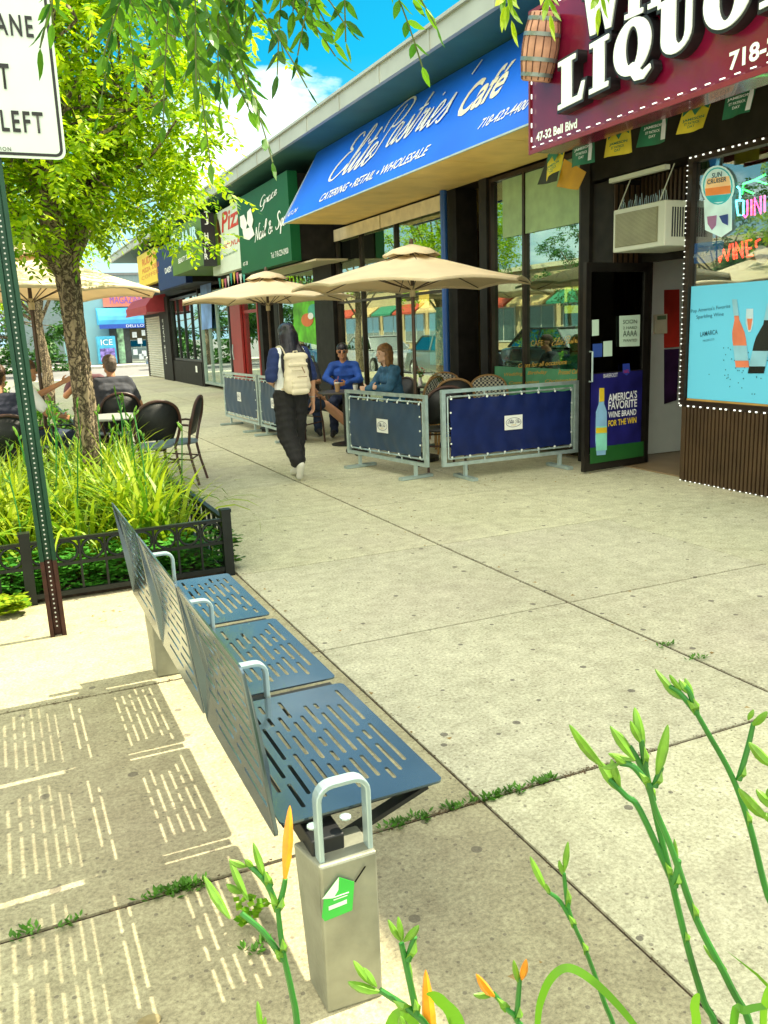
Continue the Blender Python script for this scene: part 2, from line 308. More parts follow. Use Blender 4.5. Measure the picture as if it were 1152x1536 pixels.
# ================================================================ SHOP BUILDING
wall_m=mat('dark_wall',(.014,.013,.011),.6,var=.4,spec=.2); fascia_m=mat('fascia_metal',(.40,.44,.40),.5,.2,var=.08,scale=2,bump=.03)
under_m=mat('overhang_paint',(.025,.13,.11),.6,var=.15,scale=2); soff_m=mat('soffit_board',(.80,.60,.22),.5,var=.1,scale=3)
floor_m=mat('shop_floor',(.25,.18,.1),.4); inner_m=mat('shop_inner_wall',(.17,.11,.055),.7,var=.2,scale=1)
glass_m=glass('shop_glass',(.75,.88,.72),.26); glass_g=glass('green_glass',(.5,.8,.58),.30); 
bl=thing('shop_building','long single storey shop building with grey metal roof fascia along the whole sidewalk','building',(6,-3.5,0))
Y0,Y1=-3.5,36.9
b=B(); b.box(5.0,Y0,4.56,16,Y1,4.72); b.w('roof', mat('roof_felt',(.2,.2,.2),.9), bl)
b=B()
b.box(4.8,Y0,4.53,4.86,Y1+.06,4.75); b.box(4.8,Y1,4.53,16,Y1+.06,4.75); b.box(4.76,Y0,4.74,4.9,Y1+.06,4.775)
for k in range(30): b.box(4.788,Y0+.4+k*1.35,4.52,4.80,Y0+.44+k*1.35,4.76)
b.w('fascia', fascia_m, bl)
B().box(4.862,Y0,4.53,6.3,Y1,4.545).w('overhang', under_m, bl)
# wall band above the windows
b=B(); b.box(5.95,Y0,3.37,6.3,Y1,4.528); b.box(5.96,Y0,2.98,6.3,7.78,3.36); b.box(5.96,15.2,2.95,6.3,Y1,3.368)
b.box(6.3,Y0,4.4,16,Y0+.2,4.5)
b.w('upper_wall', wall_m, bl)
b=B(); b.box(15.8,Y0,0,16,Y1,4.53); b.box(6.0,Y1-.25,0,15.79,Y1,4.52); b.box(6.0,Y0,0,15.79,Y0+.2,4.52)
for y in (7.72,15.6,21.2,25.9,31.6): b.box(6.32,y,0,15.79,y+.12,4.5)
b.w('rear_wall', inner_m, bl)
B().box(6.1,Y0,-.02,15.8,Y1-.3,.012).w('floor_slab', floor_m, bl)
B().box(6.31,Y0+.2,3.42,15.78,Y1-.26,3.45).w('inner_ceiling', mat('ceiling_tan',(.35,.26,.13),.7), bl)
# soffit boards under the awnings
b=B()
for k in range(16): b.box(4.82,-3.4+k*1.12,3.362,5.948,-3.4+(k+1)*1.12-.012,3.38)
b.w('soffit', soff_m, bl)
# window base walls
ribm=mat('ribbed_brown_siding',(.065,.038,.018),.45,.1,var=.2,scale=4)
b=B(); b.box(5.99,-3.4,.01,6.2,6.30,.72)
n=int(9.7/.045)
for k in range(n): b.box(5.968,-3.4+k*.045,.01,5.99,-3.4+k*.045+.028,.72)
for k in range(5): b.box(6.0+k*.07,6.30,.01,6.05+k*.07,6.32,.72)
b.w('base_panel', ribm, bl)
trim=mat('bronze_trim',(.035,.022,.014),.35,.5,var=.2)
def frame(y0,y1,z0,z1,w_=.06,x0=5.965,x1=6.04,mul=(),m=trim,hor=()):
    b=B(); b.box(x0,y0,z0,x1,y0+w_,z1); b.box(x0,y1-w_,z0,x1,y1,z1); b.box(x0,y0+w_,z0,x1,y1-w_,z0+w_); b.box(x0,y0+w_,z1-w_,x1,y1-w_,z1)
    for y in mul: b.box(x0+.004,y-w_*.4,z0+w_,x1-.004,y+w_*.4,z1-w_)
    for z in hor: b.box(x0+.006,y0+w_,z-w_*.4,x1-.006,y1-w_,z+w_*.4)
    return b
def window(y0,y1,z0,z1,gm=glass_m,name='window',lab=None,**k):
    f=frame(y0,y1,z0,z1,**k).w(name, k.get('m',trim), bl)
    if lab: f['label']=lab
    g=B(); g.box(6.012,y0+.03,z0+.03,6.018,y1-.03,z1-.03); g.w('pane', gm, f); return f
lw_=window(2.9,6.32,.722,2.975,glass('liquor_glass',(.7,.8,.85),.2),mul=())
window(-3.4,2.88,.722,2.975)
window(7.86,9.76,.10,3.34,glass_g,mul=(9.0,),w_=.05)
window(10.95,15.15,.05,3.34,glass_m,mul=(12.6,14.0),w_=.05,hor=(2.05,))
window(16.25,18.75,.45,2.8,glass('lime_glass',(.6,.9,.4),.3),w_=.06)
redm=mat('red_door_paint',(.30,.012,.012),.4)
window(20.4,23.0,.1,2.75,glass('bright_glass',(.6,.8,.75),.45),w_=.09,mul=(21.7,),m=redm,hor=(2.1,))
window(23.2,26.6,.1,2.8,glass('bright_glass'),w_=.07,mul=(24.6,25.6),m=mat('silver_frame',(.35,.45,.42),.4,.5))
window(26.8,31.2,.75,2.85,glass_g,w_=.07,mul=(27.9,29.0,30.1),m=black)
PIERS=[]
b=B()
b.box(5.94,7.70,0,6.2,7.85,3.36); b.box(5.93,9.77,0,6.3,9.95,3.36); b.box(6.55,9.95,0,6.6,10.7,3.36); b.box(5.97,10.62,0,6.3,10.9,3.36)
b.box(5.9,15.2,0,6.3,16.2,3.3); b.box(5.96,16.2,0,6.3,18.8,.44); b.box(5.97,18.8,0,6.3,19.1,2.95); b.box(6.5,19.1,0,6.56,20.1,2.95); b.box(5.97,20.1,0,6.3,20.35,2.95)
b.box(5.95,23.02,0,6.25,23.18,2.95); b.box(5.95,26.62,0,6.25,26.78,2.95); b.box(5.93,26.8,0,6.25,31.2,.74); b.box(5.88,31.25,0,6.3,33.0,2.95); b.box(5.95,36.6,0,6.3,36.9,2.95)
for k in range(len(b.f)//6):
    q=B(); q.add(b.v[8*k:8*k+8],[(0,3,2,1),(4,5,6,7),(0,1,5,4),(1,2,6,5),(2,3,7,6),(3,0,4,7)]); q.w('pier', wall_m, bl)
# pale blind strips inside cafe window heads
b=B(); b.box(5.93,11.0,3.13,5.955,13.0,3.33); b.box(5.93,13.05,3.13,5.955,15.1,3.33); b.w('blind', mat('cream_blind',(.75,.68,.45),.7), bl)
vb=B(); vb.box(5.99,7.93,2.60,5.996,9.48,3.28); vb.w('roller_screen', mat('green_screen',(.42,.62,.35),.8,trans=.3), bl)
# blue column
bc=B(); bc.tube([(5.88,10.8,0),(5.88,10.8,3.36)],.048,16); bc.lathe([(.09,0),(.09,.03),(.05,.04)],(5.88,10.8,0),16)
tag(bc.build('blue_column', mat('blue_post_paint',(.015,.09,.32),.35), None, smooth=True),'slim round blue post standing in front of the cafe window','post')
# roll shutter far end
b=B(); b.box(5.99,33.05,.02,6.1,36.55,2.35)
for k in range(26): b.tube([(5.985,33.06,.06+k*.09),(5.985,36.54,.06+k*.09)],.035,6)
b.w('roller_shutter', mat('shutter_metal',(.55,.55,.46),.5,.3), bl)
B().box(5.955,33.0,2.352,6.29,36.58,2.95).w('shutter_box', wall_m, bl)
text('NICE NAILS', (5.87,32.2,.6), (0,0,1),(0,1,0), 1.6,.22, white, bl)
# door of the liquor store: recess, white inner wall, open leaf
b=B(); b.box(6.36,6.33,2.13,6.44,7.70,2.2); b.box(6.34,7.27,0,6.44,7.36,2.13); b.box(6.34,6.33,2.2,6.36,7.7,2.98); b.box(5.98,7.36,0,6.40,7.69,2.95)
b.w('door_frame', wall_m, bl)
b=B(); 
for k in range(22): b.box(6.32,6.36+k*.06,2.22,6.34,6.39+k*.06,2.97)
for k in range(5): b.box(5.985+k*.07,7.345,.0,6.02+k*.07,7.36,2.9)
b.w('louvre', ribm, bl)
B().box(6.46,7.66,0.02,8.9,7.70,2.9).w('vestibule_wall', mat('vestibule_white',(.62,.72,.68),.6,var=.04), bl)
dr=thing('glass_door','dark framed glass door of the liquor store standing open over the sidewalk','door',(6.36,7.25,0),0)
A=Vector((6.36,7.25,0)); E_=Vector((5.455,7.13,0)); ux=(E_-A).normalized(); nd=Vector((ux.y,-ux.x,0)); 
if nd.y>0: nd=-nd
DW=(E_-A).length
def dpt(s_,z,d=0): return A+ux*s_+UZ*z+nd*d
b=B()
def dbox(s0,s1,z0,z1,d0,d1): 
    b.prism([(s0,z0),(s1,z0),(s1,z1),(s0,z1)], A+nd*d0, ux, UZ, nd, d1-d0)
dbox(0,.07,0.02,2.12,-.022,.022); dbox(DW-.07,DW,0.02,2.12,-.022,.022); dbox(.07,DW-.07,0.02,.2,-.022,.022); dbox(.07,DW-.07,2.03,2.12,-.022,.022); dbox(.07,DW-.07,.98,1.03,-.02,.02)
b.w('door_frame', dark_metal, dr)
b=B(); b.prism([(.07,.2),(DW-.07,.2),(DW-.07,2.03),(.07,2.03)],A-nd*.004,ux,UZ,nd,.008); b.w('pane', glass('door_glass',(.25,.25,.23),.06), dr)
b=B(); b.tube([dpt(DW-.05,.95,.03),dpt(DW-.05,.95,.07),dpt(DW-.05,1.25,.07),dpt(DW-.05,1.25,.03)],.01,8); b.w('handle', steel, dr)
def dplate(s0,s1,z0,z1,m,name,d=.012,parent=dr):
    b=B(); b.prism([(s0,z0),(s1,z0),(s1,z1),(s0,z1)],A+nd*d,ux,UZ,nd,.004); return b.w(name,m,parent)
deep=mat('poster_indigo',(.012,.012,.12),.35,var=.6,scale=3)
po=dplate(.08,DW-.08,.22,1.02,deep,'poster',.024)
D_=lambda q: atP(q[0],q[1],A+nd*.03,nd)
def dtext(t,a,b_,h,m,par=po,**k): return ptext(t,a,b_,h,0,m,par,P=(A+nd*.032,nd),**k)
pale=mat('print_white',(.8,.85,.9),.5); yel=mat('print_yellow',(.75,.55,.04),.5)
dtext("AMERICA'S",(912,603),(955,597),12,pale,offset=.02); dtext("FAVORITE",(912,615),(955,610),12,pale,offset=.02); dtext("WINE BRAND",(912,627),(954,622),9,pale,offset=.02); dtext("FOR THE WIN",(912,640),(954,634),9,yel,offset=.02)
dtext("BAREFOOT",(905,567),(926,565),6,pale)
def dpoly(pix, m, d=.032, name='emblem', par=po):
    pts=[atP(x,y,A+nd*d,nd) for x,y in pix]; b=B(); n=len(pts); b.add(pts+[p+nd*.003 for p in pts],[tuple(range(n)),tuple(reversed(range(n,2*n)))]+[(i,(i+1)%n,n+(i+1)%n,n+i) for i in range(n)]); return b.w(name,m,par)
dpoly([(934,546),(944,545),(945,557),(940,563),(934,559)],mat('shield_blue',(.02,.05,.35),.5),name='shield_emblem'); dtext('NFL',(935.5,560),(943.5,559),5,mat('print_red',(.5,.02,.02),.5))
dpoly([(899,583),(906,583),(906,606),(910,618),(910,660),(908,682),(895,683),(893,660),(894,618),(898,606)],mat('bottle_pale_blue',(.25,.5,.75),.4),name='bottle_print')
dpoly([(899,582),(906,582),(906,602),(899,603)],yel,.036,name='bottle_neck_print'); dpoly([(894,640),(910,639),(910,675),(894,676)],mat('label_aqua',(.25,.75,.6),.5),.036,name='bottle_label_print'); dpoly([(894,642),(910,641),(910,649),(894,650)],yel,.04,name='bottle_label_print')
dpoly([(885,672),(965,662),(965,684),(885,696)],mat('grass_print',(.01,.1,.02),.5),.029,name='grass_print')
# white sheets on the door
sheet=mat('paper_mint',(.55,.75,.62),.6,var=.03)
b=B(); 
for q in ([(888,480),(898,479),(898,503),(888,504)],[(905,512),(918,511),(918,534),(905,535)]): dpoly(q,sheet,.02,'paper_sheet',dr)
dpoly([(889,516),(903,515),(903,535),(889,536)],mat('sticker_blue',(.03,.08,.35),.5),.02,'sticker',dr)
# notice on the louvred wall behind
pn=dpoly([(929,474),(960,472),(959,519),(929,520)],sheet,.026,'notice_sheet',dr)
for t,y,h in (('SOON',486,6),('2 HARD',494,4),('AAAA',505,9),('WANTED',513,4)): dtext(t,(934,y),(955,y-1),h,mat('ink_dark',(.03,.08,.05),.6),pn)
# keypad, posters inside vestibule
def vpt(q,Yv=7.65): return atY(q[0],q[1],Yv)
def vplate(pix,m,name,par,d=.01):
    pts=[atY(x,y,7.65) for x,y in pix]; b=B(); n=len(pts); b.add(pts+[p+Vector((0,-d,0)) for p in pts],[tuple(range(n)),tuple(reversed(range(n,2*n)))]+[(i,(i+1)%n,n+(i+1)%n,n+i) for i in range(n)]); return b.w(name,m,par)
kp=thing('keypad','small cream alarm keypad on the pale wall inside the open doorway','keypad',tuple(vpt((989,485))))
vplate([(980,472),(998,471),(998,500),(980,501)],mat('keypad_cream',(.6,.62,.45),.5),'case',kp,.03); 
vplate([(983,474),(996,473),(996,479),(983,480)],mat('lcd_green',(.12,.2,.1),.3),'screen',kp,.034)
tag(vplate([(996,435),(1018,434),(1018,520),(996,522)],mat('red_poster',(.45,.03,.02),.5,var=.5,scale=2),'red_poster',None),'red and orange poster on the vestibule wall above the dark one','poster')
tag(vplate([(996,524),(1018,523),(1014,600),(996,606)],mat('dark_poster',(.03,.01,.05),.5,var=.7,scale=4),'dark_poster',None),'dark purple poster on the vestibule wall below the red one','poster')
# ================================================================ AWNING AND SIGNS
blue_m=mat('blue_awning_vinyl',(.004,.15,.78),.45,spec=.3,var=.18,scale=.6,bump=.05,bscale=2)
aw=thing('sloping_awning','sloping bright blue cafe awning with white script lettering over the cafe front','awning',(4.78,11,3.36))
ya,yb=7.02,14.45; a0=Vector((4.78,0,3.36)); a1=Vector((5.46,0,4.52))
b=B(); b.add([(4.78,ya,3.36),(4.78,yb,3.36),(5.46,yb,4.52),(5.46,ya,4.52),(4.80,ya,3.35),(4.80,yb,3.35),(5.49,yb,4.51),(5.49,ya,4.51)],[(0,1,2,3),(7,6,5,4),(0,4,5,1),(1,5,6,2),(2,6,7,3),(3,7,4,0)])
b.w('canopy', blue_m, aw)
b=B(); b.box(4.775,ya,3.34,4.80,yb,3.358); b.box(5.49,yb-.03,3.40,5.93,yb-.01,3.43); b.bar((4.8,yb-.02,3.42),(5.47,yb-.02,4.5),.03,.03); b.bar((4.8,ya+.02,3.42),(5.47,ya+.02,4.5),.03,.03); b.box(4.80,yb-.03,3.383,5.93,yb-.01,3.41)
b.w('frame', mat('pale_rail',(.5,.6,.6),.4,.3), aw)
up=(a1-a0).normalized(); AN=Vector((0,-1,0)).cross(up); AN=AN if AN.x<0 else -AN; AP=(a0+Vector((0,0,0))+AN*.004, AN)
def atext(t,p,q,h,m=white,**k): return ptext(t,p,q,h,0,m,aw,P=AP,**k)
# a small stroke alphabet for the script lettering (em units, baseline 0)
GL={'E':([[(.62,.86),(.5,.98),(.3,.93),(.27,.72),(.45,.6),(.28,.55),(.06,.32),(.08,.06),(.3,-.02),(.55,.12),(.66,.26)]],.62),
'l':([[(0,.12),(.14,.3),(.36,.8),(.36,1.0),(.26,.98),(.17,.6),(.12,.15),(.18,0),(.3,.12)]],.27),
'i':([[(0,.12),(.12,.42),(.1,.12),(.16,0),(.28,.12)],[(.2,.62),(.23,.67)]],.26),
't':([[(0,.12),(.14,.4),(.22,.85),(.12,.12),(.18,0),(.3,.12)],[(.02,.56),(.34,.6)]],.28),
'e':([[(0,.12),(.16,.2),(.28,.36),(.22,.46),(.1,.36),(.08,.12),(.18,0),(.36,.14)]],.34),
'P':([[(.3,-.05),(.34,.4),(.52,.92)],[(.05,.45),(.0,.7),(.2,.95),(.55,1.03),(.85,.9),(.8,.6),(.55,.47),(.4,.5)],[(.3,-.05),(.18,-.12),(.08,0)]],.72),
'a':([[(.28,.4),(.16,.46),(.03,.28),(.05,.05),(.15,.0),(.26,.2),(.3,.44),(.27,.12),(.32,0),(.42,.12)]],.4),
's':([[(0,.12),(.16,.3),(.22,.5),(.24,.36),(.28,.14),(.18,-.01),(.06,.05)],[(.28,.14),(.36,.14)]],.33),
'r':([[(0,.12),(.1,.4),(.12,.48),(.16,.4),(.3,.44),(.26,.2),(.28,.04),(.4,.12)]],.36),
"'":([[(.1,.75),(.16,.98)]],.2),
'G':([[(.6,.8),(.48,.98),(.2,.85),(.04,.5),(.1,.15),(.35,.08),(.52,.3),(.56,.5)],[(.56,.5),(.5,-.1),(.3,-.35),(.12,-.28)]],.66),
'c':([[(.26,.4),(.16,.46),(.04,.28),(.06,.05),(.18,0),(.34,.14)]],.32),
'N':([[(.0,-.05),(.1,.3),(.16,.9),(.3,.4),(.42,.02),(.5,.5),(.6,1.0),(.72,.98)]],.62),
'&':([[(.5,.35),(.3,.0),(.1,.02),(.06,.2),(.3,.55),(.26,.75),(.12,.65),(.3,.3),(.55,.02)]],.62),
'S':([[(.56,.82),(.42,1.0),(.24,.85),(.3,.6),(.44,.35),(.34,.05),(.1,.0),(.0,.2)]],.56),
'p':([[(0,.1),(.14,.46),(.08,-.4)],[(.13,.3),(.26,.46),(.34,.3),(.24,.04),(.12,.1)]],.38),' ':([],.34)}
def smooth_poly(p, n=5):
    if len(p)<3: return p
    out=[]
    for i in range(len(p)-1):
        p0=Vector(p[max(i-1,0)]);p1=Vector(p[i]);p2=Vector(p[i+1]);p3=Vector(p[min(i+2,len(p)-1)])
        for k in range(n):
            t=k/n; out.append(.5*((2*p1)+(p2-p0)*t+(2*p0-5*p1+4*p2-p3)*t*t+(3*p1-p0-3*p2+p3)*t**3))
    return out+[Vector(p[-1])]
def script(word, wd=.05, slant=.35):
    b=B(); x=0; zz=0
    for ch in word:
        g,ad=GL[ch]
        for st_ in g:
            P=[Vector((q[0],q[1])) for q in smooth_poly(st_)]; P=[Vector((x+q.x+slant*q.y,q.y)) for q in P]; vs=[];n=len(P)
            for i,q in enumerate(P):
                t=(P[min(i+1,n-1)]-P[max(i-1,0)]); t=t.normalized() if t.length>1e-6 else Vector((1,0)); nn=Vector((-t.y,t.x))
                ww=wd*(.55+.75*max(0,-t.y*.9) + .2*max(0,t.y))
                vs += [(*(q+nn*ww/2),zz),(*(q-nn*ww/2),zz)]
            b.add(vs,[(2*i,2*i+1,2*i+3,2*i+2) for i in range(n-1)]); zz+=.0008
        x+=ad
    me=bpy.data.meshes.new('s'); me.from_pydata(b.v,[],b.f); return me
atext('Elite',(490,275),(553,247),52,mesh=script('Elite',.075),name='script_lettering')
atext('Pastries',(552,240),(682,181),64,mesh=script("Pastries'",.07),name='script_lettering')
atext("Café",(682,180),(752,140),38,mat('cafe_cream',(.9,.85,.65),.5),offset=.02,shear=.3)
b=B(); q0=atP(755,124,*AP); b.tube([q0,atP(761,114,*AP)],.012,6); b.w('accent',white,aw)
atext('CATERING • RETAIL • WHOLESALE',(478,304),(640,232),11,offset=.015,shear=.35)
atext('718-423-4400',(716,195),(790,163),13,shear=.35,offset=.01)
atext('47-34',(430,327),(444,319),6,shear=.3)
# ---- liquor sign
maroon=mat('maroon_sign_face',(.17,.004,.03),.22,var=.35,scale=1.2,coat=.35,bump=.04,bscale=2)
sg=thing('shop_sign','big maroon shop sign with raised white LIQUOR letters and a barrel above the glass door','shop sign',(4.7,4,3.07))
B().box(4.70,1.2,3.07,5.0,6.95,4.22).w('sign_box', maroon, sg)
b=B(); b.box(4.685,1.2,3.05,4.70,6.97,3.085); b.box(4.685,6.945,3.085,4.70,6.97,4.21); b.box(4.685,1.2,4.205,4.70,6.97,4.24); b.w('edge_trim', mat('maroon_trim',(.2,.02,.03),.35), sg)
ledm=mat('led_white',(.85,.92,.95),.3,emis=.6); 
b=B()
for k in range(44):
    y=6.9-k*.13; b.box(4.676,y-.045,3.10,4.684,y,3.107)
for k in range(9): b.box(4.676,6.908,3.15+k*.12,4.684,6.916,3.19+k*.12)
for k in range(44): 
    y=6.9-k*.13; b.box(4.676,y-.045,4.175,4.684,y,4.182)
b.w('led_strip', ledm, sg)
# raised serif letters
def serif(ch):
    t=.30; s_=.12
    if ch=='L': return [[(0,0),(.78,0),(.86,.36),(.78,.36),(.66,.12),(.44,.12),(.44,.9),(.56,.9),(.56,1),(0,1),(0,.9),(.12,.9),(.12,.1),(0,.1)]],.86
    if ch=='I': return [[(0,0),(.56,0),(.56,.1),(.44,.1),(.44,.9),(.56,.9),(.56,1),(0,1),(0,.9),(.12,.9),(.12,.1),(0,.1)]],.56
    if ch=='U': return [[(0,1),(0,.9),(.1,.9),(.1,.35)]+[(.46+.36*math.cos(a),.30-.32*-math.sin(a)) for a in [math.pi+i*math.pi/10 for i in range(11)]]+[(.82,.9),(.92,.9),(.92,1),(.6,1),(.6,.9),(.68,.9),(.68,.36)]+[(.56+.12*math.cos(a),.3-.18*math.sin(a)) for a in [i*math.pi/6 for i in range(7)]]+[(.44,.9),(.54,.9),(.54,1)]],.92
    if ch=='O': return [ell(.5,.5,.5,.52,32),ell(.5,.5,.18,.40,24)],1.0
    if ch=='Q': return [ell(.5,.5,.5,.52,32),ell(.5,.5,.18,.38,24)],1.0
    if ch=='R': return [[(0,0),(.56,0),(.56,.1),(.44,.1),(.44,.45),(.5,.45),(.72,.0),(1.02,0),(1.02,.1),(.92,.1),(.76,.48),(.9,.6),(.92,.8),(.8,.96),(.6,1),(0,1),(0,.9),(.12,.9),(.12,.1),(0,.1)],[(.44,.9),(.56,.88),(.6,.74),(.56,.6),(.44,.56)]],1.0
    if ch=='W': return [[(0,1),(0,.9),(.08,.9),(.3,0),(.48,0),(.66,.55),(.84,0),(1.02,0),(1.24,.9),(1.32,.9),(1.32,1),(.96,1),(.96,.9),(1.06,.9),(.94,.4),(.76,1),(.58,1),(.44,.42),(.34,.9),(.44,.9),(.44,1)]],1.32
    if ch=='N': return [[(0,0),(.36,0),(.36,.1),(.26,.1),(.26,.62),(.78,0),(.94,0),(.94,.9),(1.02,.9),(1.02,1),(.68,1),(.68,.9),(.78,.9),(.78,.44),(.32,1),(0,1),(0,.9),(.1,.9),(.1,.1),(0,.1)]],1.02
    if ch=='E': return [[(0,0),(.84,0),(.88,.3),(.8,.3),(.7,.11),(.44,.11),(.44,.46),(.6,.46),(.6,.38),(.66,.38),(.66,.64),(.6,.64),(.6,.57),(.44,.57),(.44,.89),(.68,.89),(.78,.72),(.86,.72),(.82,1),(0,1),(0,.9),(.12,.9),(.12,.1),(0,.1)]],.88
    if ch=='S': return [[(.02,.02),(.1,.02),(.16,.08),(.4,-.02),(.7,.06),(.78,.3),(.66,.5),(.36,.64),(.34,.8),(.5,.9),(.66,.8),(.68,.7),(.76,.7),(.76,1),(.68,1),(.62,.94),(.4,1.02),(.14,.94),(.04,.72),(.16,.52),(.46,.38),(.5,.2),(.36,.08),(.18,.16),(.12,.32),(.02,.34)]],.8
    if ch=='&': return [ell(.45,.27,.42,.3,20),ell(.42,.27,.16,.16,16)],.95
signwhite=mat('sign_white_face',(.85,.95,.88),.4,var=.03,emis=.08)
def letters3d(word, p, q, hpx, X0, par, depth=.10, grow=.16):
    A_=atX(*p,X0-depth); Bp=atX(*q,X0-depth); mid=((p[0]+q[0])/2,(p[1]+q[1])/2); H_=(atX(mid[0],mid[1]-hpx,X0-depth)-atX(*mid,X0-depth)).z
    adv=[serif(c)[1]+grow for c in word]; tot=sum(adv)-grow; W_=(Bp-A_).length; sx=W_/tot; u=(Bp-A_).normalized(); x=0
    for c,ad in zip(word,adv):
        sp,_=serif(c)
        def put(polys, d0, th, m, nm, off=0, par_=None):
            me=curve2d([[(x_*sx,y_*H_) for x_,y_ in poly] for poly in polys], ext=th/2, offset=off)
            o0=A_+u*(x*sx)
            for v in me.vertices: v.co = wm(par_).inverted()@(Vector((o0.x-d0+depth-v.co.z,o0.y,o0.z))+u*v.co.x+UZ*v.co.y)
            return link(nm, me, m, par_)
        k=put(sp,depth*.5,depth-.004,black,'letter',.022,par)
        put(sp,depth+.004,.012,signwhite,'letter_face',0,k)
        if c=='Q': 
            tail=[(.36,.16),(.56,.20),(.8,-.04),(1.0,.02),(1.02,-.06),(.84,-.2),(.6,-.16),(.46,.02),(.36,.04)]
            put([tail],depth+.007,.012,signwhite,'letter_face',0,k); put([tail],depth*.55,depth*.8,black,'letter_return',.02,k)
        x+=ad
letters3d('LIQUOR',(838,166),(1226,-28),88,4.70,sg)
letters3d('WINES',(874,60),(1150,-66),80,4.70,sg)
ptext('47-32 Bell Blvd',(805,213),(866,192),14,4.70,signwhite,sg,offset=.03)
ptext('718-224-8730',(1094,107),(1290,30),30,4.70,signwhite,sg,offset=.03)
# barrel
brl=B(); c0=atX(818,72,4.62); ax=(atX(824,22,4.62)-atX(810,122,4.62)).normalized(); 
hgt=(atX(824,20,4.62)-atX(810,124,4.62)).length; 
R0=(atX(800,72,4.62)-atX(838,72,4.62)).length/2
prof=[(0,-.5),(.74,-.5),(.8,-.48),(.95,-.25),(1,0),(.95,.25),(.8,.48),(.74,.5),(0,.5)]
q=ax.to_track_quat('Z','X')
def barrel(prof_, n=20, sc=1.0, kk=0):
    b=B(); b.lathe([(r*R0*sc*.8,z*hgt) for r,z in prof_],(0,0,0),n); b.v=[tuple(c0+Vector((-.05,0,0))+ (q@Vector((v[0],v[1],v[2])))) for v in b.v]; return b
wood=mat('barrel_wood',(.50,.26,.17),.7,var=.35,scale=7,bump=.2)
bp_=barrel(prof).w('barrel_emblem', wood, sg, smooth=True)
for z,r in ((-.40,.86),(-.18,.98),(.18,.98),(.40,.86)):
    barrel([(r*1.02,z-.03),(r*1.04,z-.03),(r*1.04,z+.03),(r*1.02,z+.03)]).w('barrel_hoop', mat('hoop_metal',(.25,.3,.28),.4,.6), bp_, smooth=True)
b=B()
for k in range(14): 
    th=2*math.pi*k/14; b.tube([c0+Vector((-.05,0,0))+q@Vector((r*R0*.8*1.005*math.cos(th),r*R0*.8*1.005*math.sin(th),z*hgt)) for r,z in prof[2:7]],.005,4)
b.w('barrel_seam', mat('seam_brown',(.12,.05,.03),.8), bp_)
# ---- flags under the sign
fl_g=mat('pennant_green',(.01,.16,.08),.6,var=.15,bump=.2,scale=8); fl_y=mat('pennant_yellow',(.75,.62,.05),.6,var=.1,bump=.2,scale=8); fl_b=mat('pennant_black',(.015,.03,.02),.6)
flags=[((824,228),(846,222),(838,272),(806,277),fl_b),((846,238),(879,258),(868,285),(832,280),mat('pennant_ochre',(.55,.3,.02),.6)),((822,232),(848,222),(838,255),(816,272),fl_y),((859,215),(891,203),(888,243),(857,252),fl_g),((912,196),(945,187),(946,228),(909,237),fl_y),((964,180),(1002,170),(999,212),(958,222),fl_g),((1026,162),(1068,148),(1058,192),(1015,202),fl_y),((1090,138),(1137,122),(1126,168),(1080,180),fl_g)]
for i,(tl,tr,br,bl_,m) in enumerate(flags):
    X0=5.25 if i>1 else 5.6
    g=thing('pennant_flag','','flag',tuple(atX((tl[0]+tr[0])/2,(tl[1]+tr[1])/2,X0)),group='pennant flags strung under the maroon sign')
    g['label']=['black pennant flag nearest the cafe under the sign corner','ochre pennant flag hanging low beside the black one','small yellow pennant flag overlapping the black one under the sign corner','first green pennant flag from the sign corner','yellow pennant flag between the first and second green ones','second green pennant flag from the sign corner above the air conditioner','yellow pennant flag between the second and third green ones','third green pennant flag from the sign corner above the window'][i]
    P4=[atX(*q_,X0) for q_ in (tl,tr,br,bl_)]; b=B(); n=6; vs=[]
    for a in range(n+1):
        for c in range(n+1):
            s_=a/n; t_=c/n; v=(P4[0]*(1-s_)+P4[1]*s_)*(1-t_)+(P4[3]*(1-s_)+P4[2]*s_)*t_; v=v+Vector((.03*math.sin(s_*5+i)*t_,0,0)); vs.append(v)
    fs=[(a*(n+1)+c,a*(n+1)+c+1,(a+1)*(n+1)+c+1,(a+1)*(n+1)+c) for a in range(n) for c in range(n)]
    b.add(vs,fs); k=len(vs); b.add([v+Vector((.004,0,0)) for v in vs],[tuple(reversed(f)) for f in fs])
    cl=b.w('cloth', m, g, smooth=True)
    mid=lambda s_,t_: ((tl[0]*(1-s_)+tr[0]*s_)*(1-t_)+(bl_[0]*(1-s_)+br[0]*s_)*t_, (tl[1]*(1-s_)+tr[1]*s_)*(1-t_)+(bl_[1]*(1-s_)+br[1]*s_)*t_)
    dark=m in (fl_y,); tm=fl_g if dark else pale
    if i>1:
        if dark: 
            flat([mid(.0,.0),mid(1,0),mid(.95,.3),mid(.7,.12),mid(.5,.42),mid(.3,.12),mid(.05,.35)],X0-.035,X0-.035,fl_g,g,name='leaf_print')
        ptext('JAMESON',mid(.12,.42 if not dark else .62),mid(.88,.42 if not dark else .62),5,X0-.04,tm,g,offset=.03)
        ptext('ST PATRICK',mid(.2,.58 if not dark else .74),mid(.75,.58 if not dark else .74),4,X0-.04,tm,g,offset=.02)
        ptext("DAY",mid(.35,.74 if not dark else .86),mid(.6,.74 if not dark else .86),4,X0-.04,tm,g,offset=.02)
        if not dark: flat([mid(.82,.1),mid(.9,.1),mid(.95,.4),mid(.95,.9),mid(.8,.9),mid(.8,.4)],X0,X0-.035,pale,g,name='bottle_print')
